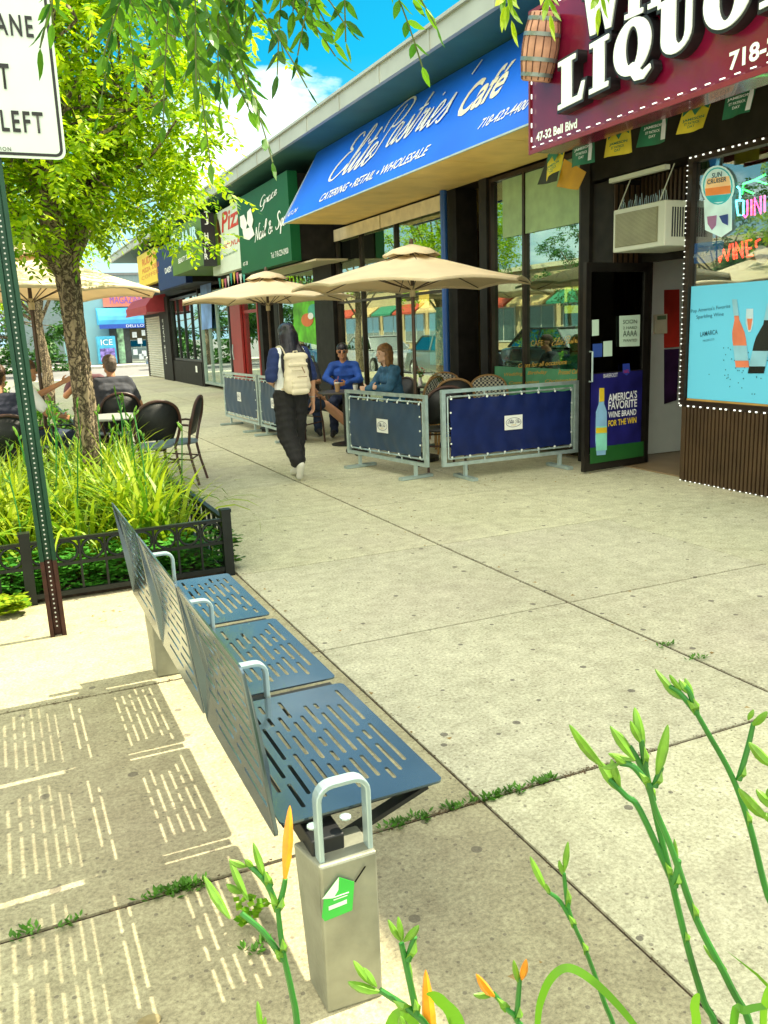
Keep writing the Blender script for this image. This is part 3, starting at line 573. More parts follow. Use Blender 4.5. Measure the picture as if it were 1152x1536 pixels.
cord=B(); pts=[atX(822,228,5.25)]+[atX(*q_,5.25) for q_ in ((848,222),(859,214),(891,202),(912,195),(945,186),(964,179),(1002,169),(1026,160),(1068,147),(1090,137),(1137,121),(1180,108))]
cord.tube(pts,.004,5); tag(cord.build('flag_string', black),'thin dark cord carrying the pennant flags under the maroon sign','string')
# ---- other shop signs
def panel_sign(y0,y1,z0,z1,x0,m,name,label,thick=.18,back=None):
    g=thing(name,label,'shop sign',(x0,(y0+y1)/2,z0)); b=B(); b.box(x0,y0,z0,x0+thick,y1,z1); b.w('face',m,g)
    b=B(); b.box(x0+thick,y0+.02,z0+.03,5.94,y1-.02,z1-.03); b.w('sign_box',wall_m,g); return g
grn=mat('forest_green_face',(.004,.09,.03),.5,var=.12,scale=1,spec=.2)
g=panel_sign(15.05,18.42,2.80,4.32,5.1,grn,'shop_sign','dark green shop sign of the nail spa with white script lettering')
ptext('Grace',(391,318),(417,296),22,5.1,white,g,mesh=script('Grace',.09,.2),name='script_lettering'); ptext('Nail & Spa',(383,372),(432,345),36,5.1,white,g,mesh=script('Nail & Spa',.10,.2),name='script_lettering')
ptext('Tel: 718-229-0900',(407,388),(433,380),9,5.1,white,g); ptext('47-38',(365,400),(372,397),6,5.1,white,g)
for poly in ([(360,325),(366,322),(371,335),(368,350),(361,340)],[(371,318),(376,312),(380,330),(377,345),(371,335)],[(364,345),(378,340),(382,352),(374,360),(366,358)]): flat(poly,0,5.09,white,g,name='flower_emblem')
b=B(); b.box(5.35,14.5,2.76,5.95,18.5,2.79); tag(b.build('light_canopy', mat('canopy_cream',(.5,.45,.3),.6)),'thin cream canopy lip under the green nail spa sign','canopy')
g=panel_sign(18.5,21.1,2.95,4.30,5.14,mat('pale_sign_face',(.62,.72,.62),.5,var=.03),'shop_sign','pale pizza shop sign with red lettering and a round red cook emblem')
rd=mat('sign_red',(.55,.03,.01),.5)
ptext('Pizza',(333,350),(372,330),32,5.14,rd,g,offset=.02,shear=.2); ptext('SOUVLAKI',(336,374),(366,361),8,5.14,rd,g,offset=.02); ptext('lunch and dinner',(336,386),(357,377),4,5.14,mat('sign_green_ink',(.02,.15,.06),.5),g); ptext('47-42',(319,393),(326,391),6,5.14,mat('sign_green_ink'),g)
flat([(316,345),(319,330),(324,322),(328,332),(331,350),(331,370),(327,382),(321,380),(317,365)],0,5.13,mat('emblem_dark',(.06,.02,.01),.5),g); flat([(316,340),(320,331),(325,333),(326,345),(319,352),(316,350)],0,5.115,rd,g); flat([(320,362),(327,358),(328,372),(322,376)],0,5.115,mat('emblem_cream',(.7,.5,.3),.5),g)
# boxed hair sign with lettered end
g=thing('boxed_sign','olive green boxed hair salon sign with raised silver letters and black lettered end','shop sign',(4.75,22,3.1))
b=B(); b.box(4.75,20.31,3.15,5.9,24.0,4.28); b.w('sign_box',mat('olive_face',(.08,.16,.02),.5,spec=.2,var=.2,scale=.8),g)
b=B(); b.box(4.74,20.28,3.12,5.05,20.305,4.30); b.w('end_panel',black,g)
for i,c in enumerate('TJ HAIR'):
    if c!=' ':
        qy=[326,337,0,358,368,379,389][i]; A_=atY(307,qy,20.27); text(c,A_,(1,0,0),(0,0,1),.09 if c!='I' else .03,.13,white,g,offset=.03)
sil=mat('silver_letters',(.6,.75,.75),.25,.5)
for k,(t,x0_,x1_,yb0,yb1) in enumerate((('D',259,267,376,373),('H',270,277,372,368),('A',277,285,368,364),('I',286,288,363,362),('R',289,296,362,358))):
    ptext(t,(x0_,yb0),(x1_,yb1),22,4.66,sil,g,offset=.04)
ptext('BEAUTY SALON',(268,396),(290,385),8,4.74,white,g,offset=.02)
g=panel_sign(24.1,28.2,2.98,4.24,5.1,mat('navy_sign_face',(.006,.02,.10),.5,spec=.2),'shop_sign','navy blue shop sign between the olive and the yellow ones')
ptext('DAISY',(248,411),(258,407),9,5.1,white,g,offset=.02)
g=panel_sign(28.3,31.9,3.30,4.34,5.1,mat('yellow_sign_face',(.75,.55,.02),.4,var=.05),'shop_sign','bright yellow shop sign with orange lettering at the end of the row')
org=mat('sign_orange',(.6,.14,.01),.5); ptext("RUDY'S",(214,400),(233,389),12,5.1,org,g,offset=.03); ptext('PIZZA  DELI',(214,411),(238,399),7,5.1,org,g,offset=.02); ptext('COFFEE',(213,421),(238,409),6,5.1,org,g)
# red awning over the shutter
g=thing('red_awning','small boxy dark red awning over the roll shutter','awning',(5.5,34,2.4)); b=B()
b.prism([(0,0),(-.7,-.0),(-.72,.22),(-.45,.55),(0,.62)],(5.95,31.8,2.45),(1,0,0),(0,0,1),(0,1,0),4.9); b.w('canopy',mat('dark_red_canvas',(.28,.02,.03),.6),g); b=B(); b.box(5.22,31.8,2.38,5.24,36.7,2.45); b.w('valance',mat('dark_red_canvas'),g)
# bunting triangles
cols=[mat('bunting_'+n,c,.6) for n,c in (('teal',(.02,.3,.25)),('yellow',(.6,.45,.05)),('pink',(.5,.1,.2)),('white',(.6,.6,.6)))]
b0=thing('bunting','string of small coloured bunting triangles under the pizza sign','bunting',(5.2,20,2.85))
for k in range(9):
    y=20.9-k*.27; b=B(); b.prism([(0,0),(.22,0),(.11,-.26)],(5.2,y,2.88-.05*math.sin(k)),(0,-1,0),(0,0,1),(1,0,0),.004); b.w('triangle',cols[k%4],b0)
# striped hoods above navy sign: wall lamps
for k,(px,py) in enumerate(((222,355),(236,344),(250,333))): 
    p=atX(px,py,5.0); g=thing('wall_lamp',['round dark wall lamp farthest along the roof fascia','middle round dark wall lamp under the roof fascia','round dark wall lamp nearest the hair sign under the fascia'][k],'lamp',tuple(p),group='round lamps under the roof edge')
    B().lathe([(.16,-.25),(.19,-.12),(.17,0),(.05,.04)],tuple(p),16).w('lamp_shade',dark_metal,g,smooth=True); B().tube([p+Vector((0,0,.03)),Vector((p.x,p.y,4.52))],.015,6).w('stem',dark_metal,g)
# ---- liquor window contents
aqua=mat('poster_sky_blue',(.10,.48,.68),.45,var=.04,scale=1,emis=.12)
g=thing('wine_poster','large pale blue sparkling wine poster filling the lower half of the shop window','poster',(5.99,4.4,.78))
b=B(); pz=[atX(1030,440,5.995),atX(1028,604,5.995)]; b.box(5.995,2.98,.80,6.003,6.25,1.83); b.w('sheet',aqua,g)
ink=mat('ink_teal',(.01,.1,.16),.6)
ptext("Pop America's Favorite",(1037,471),(1096,463),7,5.994,ink,g); ptext("Sparkling Wine",(1045,480),(1086,475),7,5.994,ink,g); ptext("LAMARCA",(1051,505),(1077,501),7,5.994,ink,g,offset=.01); ptext("PROSECCO",(1055,513),(1072,510),3,5.994,ink,g)
def bottle(pcx,top,bot,wpx,gm,lm_,tilt=0,nm='bottle_print'):
    L_=bot-top; w2=wpx/2
    def q(t,s_): return (pcx+s_*w2+tilt*(1-t), top+t*L_)
    body=[q(0,-.32),q(0,.32),q(.3,.34),q(.48,.9),q(.58,1),q(1,1),q(1,-1),q(.58,-1),q(.48,-.9),q(.3,-.34)]
    flat(body,0,5.992,gm,g,name=nm); flat([q(0,-.36),q(0,.36),q(.24,.38),q(.24,-.38)],0,5.988,lm_,g,name='foil_print'); flat([q(.68,-1),q(.68,1),q(.9,1),q(.9,-1)],0,5.988,lm_,g,name='label_print')
bottle(1114,449,551,20,mat('rose_bottle',(.75,.22,.12),.3),mat('label_blue',(.25,.55,.7),.4),-12); bottle(1134,455,560,24,mat('dark_bottle',(.01,.015,.012),.2),mat('label_blue'),22)
flat([(1120,463),(1130,463),(1130,485),(1126,498),(1123,498),(1119,485)],0,5.991,mat('glass_print',(.5,.7,.8),.3),g,name='glass_print'); flat([(1121,478),(1129,478),(1126,495),(1123,495)],0,5.988,mat('rose_bottle'),g,name='wine_print')
b=B()
for k in range(40): 
    p=atX(random.gauss(1105,18),random.gauss(555,20),5.991); b.ball(p,.006,5,(.3,1,1))
b.w('confetti_print',ink,g)
B().box(5.99,2.98,.765,6.0,6.25,.798).w('bottom_edge',mat('edge_ochre',(.5,.3,.08),.6),g)
# led strip round the window
g=thing('led_strip','dotted white light strip round the edge of the shop window and along its foot','light strip',(5.95,6.3,.75)); b=B()
def led(p,q,n,sz=.012):
    p=Vector(p);q=Vector(q)
    for k in range(n):
        c=p.lerp(q,(k+random.uniform(-.2,.2))/n); b.box(c.x-.004,c.y-sz*.5,c.z-sz*.32,c.x+.002,c.y+sz*.5,c.z+sz*.32)
led((5.955,6.31,.75),(5.955,6.31,2.95),44); led((5.955,6.29,.73),(5.955,3,.73),40,.02); led((5.955,6.29,2.955),(5.955,3,2.955),40,.02); led((5.955,6.25,.012),(5.955,2,.012),70,.012)
b.w('lamps',mat('led_white'),g)
# sun-round hanging sign
g=thing('round_sticker','pale round window sign with an orange and teal sunset and small state shapes below','window sign',tuple(atX(1077,300,5.99)))
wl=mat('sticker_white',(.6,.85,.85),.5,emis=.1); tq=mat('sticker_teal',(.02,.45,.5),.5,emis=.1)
def circ(cx,cy,rx,ry,n=24): return [(cx+rx*math.cos(2*math.pi*i/n),cy+ry*math.sin(2*math.pi*i/n)) for i in range(n)]
flat(circ(1077,279,25,31),0,5.995,wl,g,name='disc'); flat([(1056,300),(1098,296),(1098,345),(1082,356),(1058,345)],0,5.996,wl,g,name='tab')
flat(circ(1077,279,22,28),0,5.99,tq,g,name='ring'); flat(circ(1077,279,20,26),0,5.985,wl,g,name='disc')
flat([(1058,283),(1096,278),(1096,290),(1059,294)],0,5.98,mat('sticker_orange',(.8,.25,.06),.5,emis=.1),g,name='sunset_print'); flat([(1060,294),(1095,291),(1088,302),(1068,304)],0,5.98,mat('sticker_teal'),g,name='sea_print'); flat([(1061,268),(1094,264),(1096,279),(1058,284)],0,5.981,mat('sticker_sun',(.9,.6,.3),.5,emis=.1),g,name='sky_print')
ptext('SUN',(1068,268),(1083,265),8,5.975,ink,g,offset=.02); ptext('CRUISER',(1061,277),(1090,272),7,5.975,ink,g,offset=.02)
flat([(1061,325),(1075,323),(1074,338),(1068,345),(1062,336)],0,5.985,mat('sticker_violet',(.4,.2,.4),.5),g,name='state_print'); flat([(1079,324),(1092,321),(1092,338),(1084,334)],0,5.985,mat('sticker_blue'),g,name='state_print')
# neon signs behind the glass
def neon(name,label,strokes,col,r=.008,X0=6.05,e=5,parent=None):
    m=mat('neon_'+name,col,.3,emis=e); g=parent or thing('neon_sign',label,'neon sign',tuple(atX(*strokes[0][0],X0)))
    b=B()
    for s_ in strokes: b.tube([atX(*q,X0) for q in s_],r,6)
    b.w('neon_tube',m,g); return g
pk=[[(1121,300),(1121,322),(1118,326),(1115,322)],[(1127,299),(1127,323)],[(1132,323),(1132,297),(1141,320),(1141,294)],[(1147,293),(1147,318)]]
neon('pink','pink neon lettering in the upper shop window',pk,(1,.05,.25))
neon('red','red neon word WINES in the upper shop window',[[(1074,369),(1080,393),(1085,374),(1091,391),(1095,366)],[(1099,365),(1101,389)],[(1105,388),(1104,364),(1114,386),(1113,362)],[(1127,360),(1119,361),(1121,385),(1129,383)],[(1120,373),(1127,372)],[(1140,359),(1134,362),(1134,370),(1141,374),(1140,382),(1134,384)]],(1,.03,.02))
neon('green','green neon palm frond in the upper shop window',[[(1113,292),(1115,276),(1132,270),(1148,262)],[(1115,284),(1130,290)],[(1132,270),(1150,276)]],(.02,.7,.1))
neon('cyan','small pale blue neon drinking glass in the upper shop window',[[(1104,301),(1107,323),(1115,323),(1115,301),(1104,301)],[(1110,301),(1110,284),(1106,280)]],(.1,.7,.8))
g=tag(flat(circ(1143,381,11,13),0,6.02,mat('disc_cream',(.7,.6,.55),.5),None,name='round_window_sign'),'small round cream sign beside the red neon word','window sign')
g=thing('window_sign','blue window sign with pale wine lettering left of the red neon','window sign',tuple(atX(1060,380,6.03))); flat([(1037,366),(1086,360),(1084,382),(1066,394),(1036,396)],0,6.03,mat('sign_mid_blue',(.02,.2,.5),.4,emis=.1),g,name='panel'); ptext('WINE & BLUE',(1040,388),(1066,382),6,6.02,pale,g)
flat([(1062,232),(1076,231),(1074,250),(1066,250)],0,6.03,mat('sign_mid_blue'),g,name='tab')
# ---- air conditioner
g=thing('air_conditioner','cream window air conditioner jutting out above the open glass door','air conditioner',(5.95,6.9,2.25)); cr_=mat('ac_cream',(.54,.58,.48),.5,var=.04)
p0=atX(928,372,5.72); 
y1_=7.04; y0_=6.32; z0_=2.20; z1_=2.60
b=B(); b.box(5.72,y0_,z0_,6.5,y1_,z1_); b.w('case',cr_,g,bevel=.01)
b=B(); b.box(5.712,y0_+.09,z0_+.045,5.719,y1_-.04,z1_-.045); b.w('grille_panel',mat('grille_olive',(.20,.2,.12),.6),g)
b=B()
for k in range(26): b.box(5.707,y0_+.1,z0_+.055+k*.0115,5.712,y1_-.05,z0_+.06+k*.0115)
b.w('grille',mat('grille_slat',(.35,.36,.24),.5),g)
b=B()
for k in range(14): b.box(5.80+k*.03,y0_-.004,z0_+.08,5.815+k*.03,y0_,z1_-.06)
b.w('side_louvre',black,g)
b=B(); b.tube([(5.74,y1_-.05,z1_),(5.9,y1_-.05,2.93)],.006,5); b.tube([(5.74,y0_+.1,z1_),(5.9,y0_+.1,2.93)],.006,5); b.box(5.70,y0_,2.86,5.76,y1_+.05,2.90); b.w('bracket',cr_,g)
b=B()
for k in range(26):
    y=y0_+.06+k*.026; b.bar((5.8,y,z1_+.002),(5.8+random.uniform(-.01,.01),y+random.uniform(-.02,.02),z1_+random.uniform(.06,.12)),.002,.004)
b.w('bird_spikes',steel,g)
# ---- cafe window lettering and display
g=thing('window_lettering_panel','pale green window panel with gold script about cakes low in the cafe window','window sign',(6.0,8.8,.9))
b=B(); b.box(5.99,7.95,.55,5.996,9.7,1.02); b.w('panel',mat('mint_panel',(.10,.38,.20),.5,trans=.2),g)
for t,a,c,h in (('Cakes for all occasions',(778,552),(851,546),7),('Wedding   Birthday',(757,566),(822,562),7),('Printed Cakes',(838,562),(874,560),7),('Communion   Christening',(764,578),(866,573),6)): ptext(t,a,c,h,5.985,gold,g,shear=.35,offset=.01)
g=thing('window_lettering','gold cafe name in small lettering on the cafe window glass','lettering',(6.0,8.5,1.1)); ptext('CAFE',(797,519),(815,518),8,6.0,gold,g); ptext('Elite',(828,519),(846,517),12,6.0,gold,g,mesh=script('Elite',.09),name='script_lettering'); ptext('Pastries',(846,517),(874,515),13,6.0,gold,g,mesh=script('Pastries',.09),name='script_lettering')
# ================================================================ BENCH
bench=thing('slotted_bench','dark blue slotted metal bench with three seats and pale steel hoop armrests','bench',(.62,2.75,0))
bm_=mat('blue_grey_coat',(.105,.155,.195),.18,.8,var=.15,scale=4,coat=.25,spec=.6); blackm=mat('black_steel',(.01,.011,.012),.45)
alu=mat('cast_aluminium',(.29,.30,.235),.45,.45,var=.3,scale=7,bump=.2,detail=9); hoop=mat('hoop_steel',(.42,.55,.56),.3,.45,var=.08)
def slots(W_,L_,seed,mx=.04,my=.045,pitch=.029,sw=.0108,full=1.0):
    rnd=random.Random(seed); out=[]; n=int((W_-2*mx)/pitch); 
    for k in range(n+1):
        x=mx+k*(W_-2*mx)/n; y=my+rnd.choice((0,.05,.09,.02)); end=L_-my-rnd.choice((0,.06,.03,.1))
        while y<end-.03:
            l=rnd.choice((.06,.12,.16,.20,.24,.26)); l=min(l,end-y)
            if l<.03: break
            out.append(rrect(x,y+l/2,sw,l,sw/2-.0001,3)); y+=l+.03
    return out
def plate(W_,L_,seed,**k):
    me=curve2d([rrect(W_/2,L_/2,W_,L_,.018,4)]+slots(W_,L_,seed,**k),ext=.0028)
    return me
spans=[(1.705,2.385),(2.435,3.10),(3.155,3.835)]
for i,(y0,y1) in enumerate(spans):
    me=plate(.42,y1-y0,5)
    for v in me.vertices:
        x=v.co.x; zz=.452 ; v.co=Vector((.475+x,y0+v.co.y,zz+v.co.z))-Vector(bench.location)
    link('seat',me,bm_,bench)
    y0b,y1b=(1.70,2.40) if i==0 else ((2.425,3.12) if i==1 else (3.145,3.85))
    me=plate(.44,y1b-y0b,11,mx=.05,pitch=.034)
    for v in me.vertices:
        s_=v.co.x; t=max(0,s_/.44); x=.462+.01*math.sin(t*3.0)-.055*t**2.2; z=.425+s_*.97
        v.co=Vector((x-v.co.z,y0b+v.co.y,z))-Vector(bench.location)
    link('backrest',me,bm_,bench)
B().bar((.57,1.66,.395),(.57,3.88,.395),.08,.05).w('beam',blackm,bench,bevel=.004)
for y in (1.74,2.41,3.128,3.82):
    b=B(); b.bar((.60,y,.345),(.86,y,.436),.035,.012); b.bar((.50,y,.436),(.87,y,.441),.035,.008); b.box(.54,y-.018,.33,.63,y+.018,.36)
    b.box(.48,y-.03,.4425,.66,y+.03,.4465)
    b.w('bracket',blackm,bench)
for k,(yc,d) in enumerate(((1.675,.075),(3.90,.07))):
    ya_,yb_=(1.615,1.735) if k==0 else (3.85,3.965)
    b=B(); b.add([(.530,ya_,0),(.668,ya_-.008,0),(.668,yb_,0),(.528,yb_,0),(.532,ya_,.36),(.671,ya_,.382),(.671,yb_,.382),(.508,yb_,.382),(.530,ya_,.382)],[(0,3,2,1),(0,1,5,8,4),(1,2,6,5),(2,3,7,6),(3,0,4,8,7),(8,5,6,7)])
    lg=b.w('leg',alu,bench,bevel=.006)
    if k==0:
        gs=mat('sticker_green',(.03,.45,.06),.4); lp=lambda x,z: (.525+x*.105, 1.6075, .25+z*.105)
        def lpl(poly,m,d,name):
            b=B(); n=len(poly); f=[(lp(x,z)[0],1.612-.008*0-d,lp(x,z)[2]) for x,z in poly]; b.add(f+[(a,c-.001,e) for a,c,e in f],[tuple(range(n)),tuple(reversed(range(n,2*n)))]+[(i,(i+1)%n,n+(i+1)%n,n+i) for i in range(n)]); return b.w(name,m,lg)
        lpl([(.02,.12),(.1,.60),(.45,.95),(.8,.72),(.72,.05),(.08,0)],gs,.003,'sticker'); lpl([(.1,.60),(.45,.95),(.42,.66),(.3,.5),(.05,.56)],mat('sticker_curl',(.7,.75,.7),.5),.0045,'sticker_fold'); lpl([(.18,.24),(.6,.27),(.6,.36),(.18,.33)],mat('sticker_curl'),.0045,'sticker_print')
        for z_,a_,c_ in ((.50,.32,.66),(.44,.3,.62)): lpl([(a_,z_),(c_,z_+.01),(c_,z_+.03),(a_,z_+.02)],mat('sticker_curl'),.0045,'sticker_print')
        b=B(); b.tube([lp(.82,.70),lp(1.08,1.0)],.0022,5); b.v=[(v[0],1.6095,v[2]) if v[1]>1.6 else v for v in b.v]; b.w('scratch',black,lg)
    for bx in ((.54,0),(.62,0)): B().lathe([(.0,0),(.014,0),(.014,.004),(.008,.006),(0,.006)],(bx[0],yc,.4472 if k else .4472),10).w('bolt',steel,bench)
def hoopm(y,x0=.522,x1=.658,z0=.39,z1=.578):
    pts=[(x0,z0),(x0,z1-.035)]+[(x0+.035-.035*math.cos(a),z1-.035+.035*math.sin(a)) for a in [i*math.pi/10 for i in range(1,6)]]+[(x1-.035+.035*math.sin(a),z1-.035+.035*math.cos(a)) for a in [i*math.pi/10 for i in range(0,6)]]+[(x1,z0)]
    b=B(); vs=[]; n=len(pts)
    for i,(x,z) in enumerate(pts):
        a=pts[max(i-1,0)]; c=pts[min(i+1,n-1)]; t=Vector((c[0]-a[0],c[1]-a[1])).normalized(); nx,nz=-t.y,t.x; h=.0065
        for yy in (-.016,.016):
            vs+=[(x+nx*h,y+yy,z+nz*h),(x-nx*h,y+yy,z-nz*h)]
    fs=[]
    for i in range(n-1):
        a=i*4;c=a+4; fs+=[(a,a+2,c+2,c),(a+1,c+1,c+3,a+3),(a,c,c+1,a+1),(a+2,a+3,c+3,c+2)]
    fs+=[(0,1,3,2),((n-1)*4,(n-1)*4+2,(n-1)*4+3,(n-1)*4+1)]; b.add(vs,fs)
    b.w('armrest',hoop,bench,bevel=.003)
hoopm(1.645,.543,.662,.38,.562); hoopm(2.41,.53,.655,.40,.565); hoopm(3.128,.53,.655,.40,.565); hoopm(3.89,.53,.655)
b=B(); b.prism(ell(.15,1.78,.028,.020,16),(0,0,.0025),(1,0,0),(0,1,0),(0,0,1),.002); tag(b.build('pavement_stain_plug',mat('rust_plug',(.24,.20,.10),.8,var=.4,scale=30)),'small round rusty plug set in the paving near the bench','plug')
# ================================================================ BARRIERS
def barrier(p,q,z0,z1,label,m,logo=True,feet=True,grommet=6):
    p=Vector((*p,0)); q=Vector((*q,0)); u=(q-p).normalized(); n=Vector((u.y,-u.x,0)); 
    if n.dot(Vector((-1,-1,0)))<0: n=-n
    Lw=(q-p).length; g=thing('cafe_barrier',label,'barrier',tuple((p+q)/2),group='canvas barriers round the cafe terrace')
    def P(s_,z,d=0): return p+u*s_+UZ*z+n*d
    def bx(b,s0,s1,z0_,z1_,d0,d1): b.prism([(s0,z0_),(s1,z0_),(s1,z1_),(s0,z1_)],p+n*d0,u,UZ,n,d1-d0)
    b=B(); w_=.045
    bx(b,0,w_,z0,z1,-.018,.018); bx(b,Lw-w_,Lw,z0,z1,-.018,.018); bx(b,w_,Lw-w_,z1-w_*.8,z1,-.018,.018); bx(b,w_,Lw-w_,z0,z0+w_*.8,-.018,.018); 
    b.w('frame',steel,g)
    b=B(); 
    i0,i1,j0,j1=.075,Lw-.075,z0+.075,z1-.075
    b.tube([P(i0,j0),P(i1,j0)],.010,8); b.tube([P(i0,j1),P(i1,j1)],.010,8); b.tube([P(i0,j0),P(i0,j1)],.010,8); b.tube([P(i1,j0),P(i1,j1)],.010,8)
    for s_ in (.3,.7): b.tube([P(Lw*s_,j1),P(Lw*s_,z1-.03)],.008,6); b.tube([P(Lw*s_,j0),P(Lw*s_,z0+.03)],.008,6)
    b.w('rail',steel,g,smooth=True)
    b=B(); N_=56; M_=20; vs=[]
    for a in range(N_+1):
        for c in range(M_+1):
            s_=a/N_; t=c/M_; d=.014+.012*math.sin(s_*9+t*4)*math.sin(t*3.1)+.005*math.sin(s_*44+3*math.sin(t*5))*abs(2*t-1)**1.2; sag=.012*abs(math.sin(s_*math.pi*grommet)) if c in (0,M_) else 0
            vs.append(P(i0+.02+(i1-i0-.04)*s_, j0+.015+(j1-j0-.03)*t+(sag if c==0 else -sag), d))
    fs=[(a*(M_+1)+c,(a+1)*(M_+1)+c,(a+1)*(M_+1)+c+1,a*(M_+1)+c+1) for a in range(N_) for c in range(M_)]
    b.add(vs,fs); b.add([v-n*.003 for v in vs],[tuple(reversed(f)) for f in fs]); b.w('canvas_panel',m,g,smooth=True)
    b=B()
    for k in range(grommet+1):
        s_=i0+.03+(i1-i0-.06)*k/grommet
        for z in (j0,j1): b.lathe([(0,.0),(.012,.0),(.012,.006),(0,.006)],(0,0,0),8); b.v[-32:]=[tuple(P(s_,z+(.018 if z==j0 else -.018),.02)+u*v[0]+UZ*v[1]+n*v[2]) for v in b.v[-32:]]; b.tube([P(s_,z+(.015 if z==j0 else -.015),.02),P(s_+.004,z,.016),P(s_,z+(-.012 if z==j0 else .012),0)],.0035,5)
    for k in range(1,4):
        z=j0+(j1-j0)*k/4
        for s_ in (i0,i1): b.lathe([(0,.0),(.010,.0),(.010,.006),(0,.006)],(0,0,0),8); b.v[-32:]=[tuple(P(s_+(.022 if s_==i0 else -.022),z,.02)+u*v[0]+UZ*v[1]+n*v[2]) for v in b.v[-32:]]
    b.w('grommet',mat('grommet_white',(.7,.78,.75),.4),g)
    for s_ in (.16,.86):
        b=B(); b.bar(P(Lw*s_,.03),P(Lw*s_,z0),.03,.04); b.bar(P(Lw*s_,.02,-.2),P(Lw*s_,.02,.2),.07,.03); b.w('foot',steel,g)
    if logo:
        cw=.11; b=B(); b.prism([(Lw/2-cw,(z0+z1)/2-.07),(Lw/2+cw,(z0+z1)/2-.07),(Lw/2+cw,(z0+z1)/2+.08),(Lw/2-cw,(z0+z1)/2+.08)],p+n*.028,u,UZ,n,.002); lb=b.w('logo_patch',mat('patch_white',(.75,.78,.74),.6,var=.03),g)
        u2=u if u.cross(UZ).dot(n)>0 else -u
        c=P(Lw/2,(z0+z1)/2+.005,.031)
        ov=[ell(0,0,.095,.05,28),ell(0,0,.091,.046,28)]; me=curve2d(ov,ext=.0005)
        for v in me.vertices: v.co=wm(lb).inverted()@(c+u2*v.co.x+UZ*v.co.y+n*v.co.z)
        link('logo_ring',me,navy,lb)
        text('ElitePastries',c-u2*.085-UZ*.01,u2,UZ,.17,.035,navy,lb,mesh=script('Elite',.08),depth=.003,name='logo_script') if Lw<0 else text('EP',c-u2*.075-UZ*.012,u2,UZ,.15,.045,navy,lb,mesh=script('Elite Pas',.09),depth=.003,name='logo_script')
        text('CAFE',c-u2*.03-UZ*.034,u2,UZ,.06,.014,gold,lb,depth=.003)
    return g
slate=mat('slate_canvas',(.025,.055,.10),.5,var=.15,scale=5,bump=.08)
barrier((3.70,9.25),(3.95,7.70),.145,.88,'grey blue canvas barrier set end on between the seated woman and the navy one',slate,grommet=7)
barrier((4.06,7.60),(5.74,7.60),.15,.93,'wide navy canvas cafe barrier beside the open glass door',navy,grommet=7)
barrier((3.72,15.1),(3.76,13.10),.13,.92,'farthest grey blue cafe barrier at the end of the terrace',slate,grommet=8)
barrier((3.76,13.0),(3.78,11.55),.13,.92,'grey blue cafe barrier partly hidden behind the walking person',slate,grommet=7)
# ================================================================ UMBRELLAS
def umbrella(x,y,zt,R,label,zr,n=8,rot=0,tilt=0):
    g=thing('patio_umbrella',label,'umbrella',(x,y,0),rot,group='cream umbrellas over the cafe tables')
    b=B(); m=10; k_=6; vs=[]; fs=[]
    for a in range(n*k_):
        th=2*math.pi*a/(n*k_); e=(a%k_)/k_; edge=math.cos(math.pi/n)/math.cos((e-.5)*2*math.pi/n)
        for c in range(m+1):
            t=.10+.90*c/m; r=R*t*edge; z=zt-.12-(zt-.12-zr)*t**1.12 - .045*math.sin(math.pi*e)*t**2*0 + (-.03*(1-abs(2*e-1))*math.sin(math.pi*t)) + (.0 if c<m else 0)
            z+= .05*(4*e*(1-e))*t*t*.8
            vs.append((r*math.cos(th),r*math.sin(th),z))
    q=n*k_
    for a in range(q):
        for c in range(m): fs.append((a*(m+1)+c,((a+1)%q)*(m+1)+c,((a+1)%q)*(m+1)+c+1,a*(m+1)+c+1))
    b.add(vs,fs)
    # short hem
    lo=len(b.v); b.add([(v[0]*1.003,v[1]*1.003,v[2]-.03) for v in vs[m::m+1]],[]); 
    b.f += [(a*(m+1)+m,((a+1)%q)*(m+1)+m,lo+(a+1)%q,lo+a) for a in range(q)]; b.mi=[0]*len(b.f)
    cn=b.build('canopy',cream,g,smooth=True); md=cn.modifiers.new('thickness','SOLIDIFY'); md.thickness=.003
    b=B(); vs=[]; 
    for a in range(q):
        th=2*math.pi*a/q; e=(a%k_)/k_
        for c,(r,z) in enumerate(((.02,zt-.02),(.16*R,zt-.075),(.24*R,zt-.135-.018*math.sin(math.pi*e)))): vs.append((r*math.cos(th),r*math.sin(th),z))
    b.add(vs,[(a*3+c,((a+1)%q)*3+c,((a+1)%q)*3+c+1,a*3+c+1) for a in range(q) for c in range(2)]); vt=b.build('vent_cap',cream,cn,smooth=True); md=vt.modifiers.new('thickness','SOLIDIFY'); md.thickness=.003
    pm=mat('bronze_pole',(.09,.06,.04),.4,.4); B().tube([(0,0,.05),(0,0,zt-.02)],.021,12).build('pole',pm,g,smooth=True); B().lathe([(.022,zt-.03),(.028,zt),(.02,zt+.035),(0,zt+.045)],(0,0,0),10).build('finial',pm,g)
    B().lathe([(.26,0),(.26,.05),(.1,.08),(.03,.10),(.03,.3)],(0,0,0),20).build('base',blackm,g); B().lathe([(.024,1.9),(.034,1.9),(.034,2.02),(.024,2.02)],(0,0,0),12).build('runner',mat('runner_cream',(.6,.5,.3),.5),g)
    for a in range(n):
        th=2*math.pi*a/n; d=Vector((math.cos(th),math.sin(th),0)); b=B(); b.tube([d*.03+UZ*(zt-.1),d*R*.55+UZ*(zt-.12-(zt-.12-zr)*.51-.02),d*R*.98+UZ*(zr-.005)],.006,5); b.tube([d*.03+UZ*1.98,d*R*.5+UZ*(zt-.12-(zt-.12-zr)*.46-.02)],.006,5); b.build('rib',pm,g)
    return g
umbrella(4.50,9.05,2.50,1.38,'largest cream umbrella shading the tables by the blue post',2.02,rot=.45)
umbrella(4.10,13.4,2.53,1.42,'cream umbrella over the farther end of the cafe terrace',2.06,rot=.2)
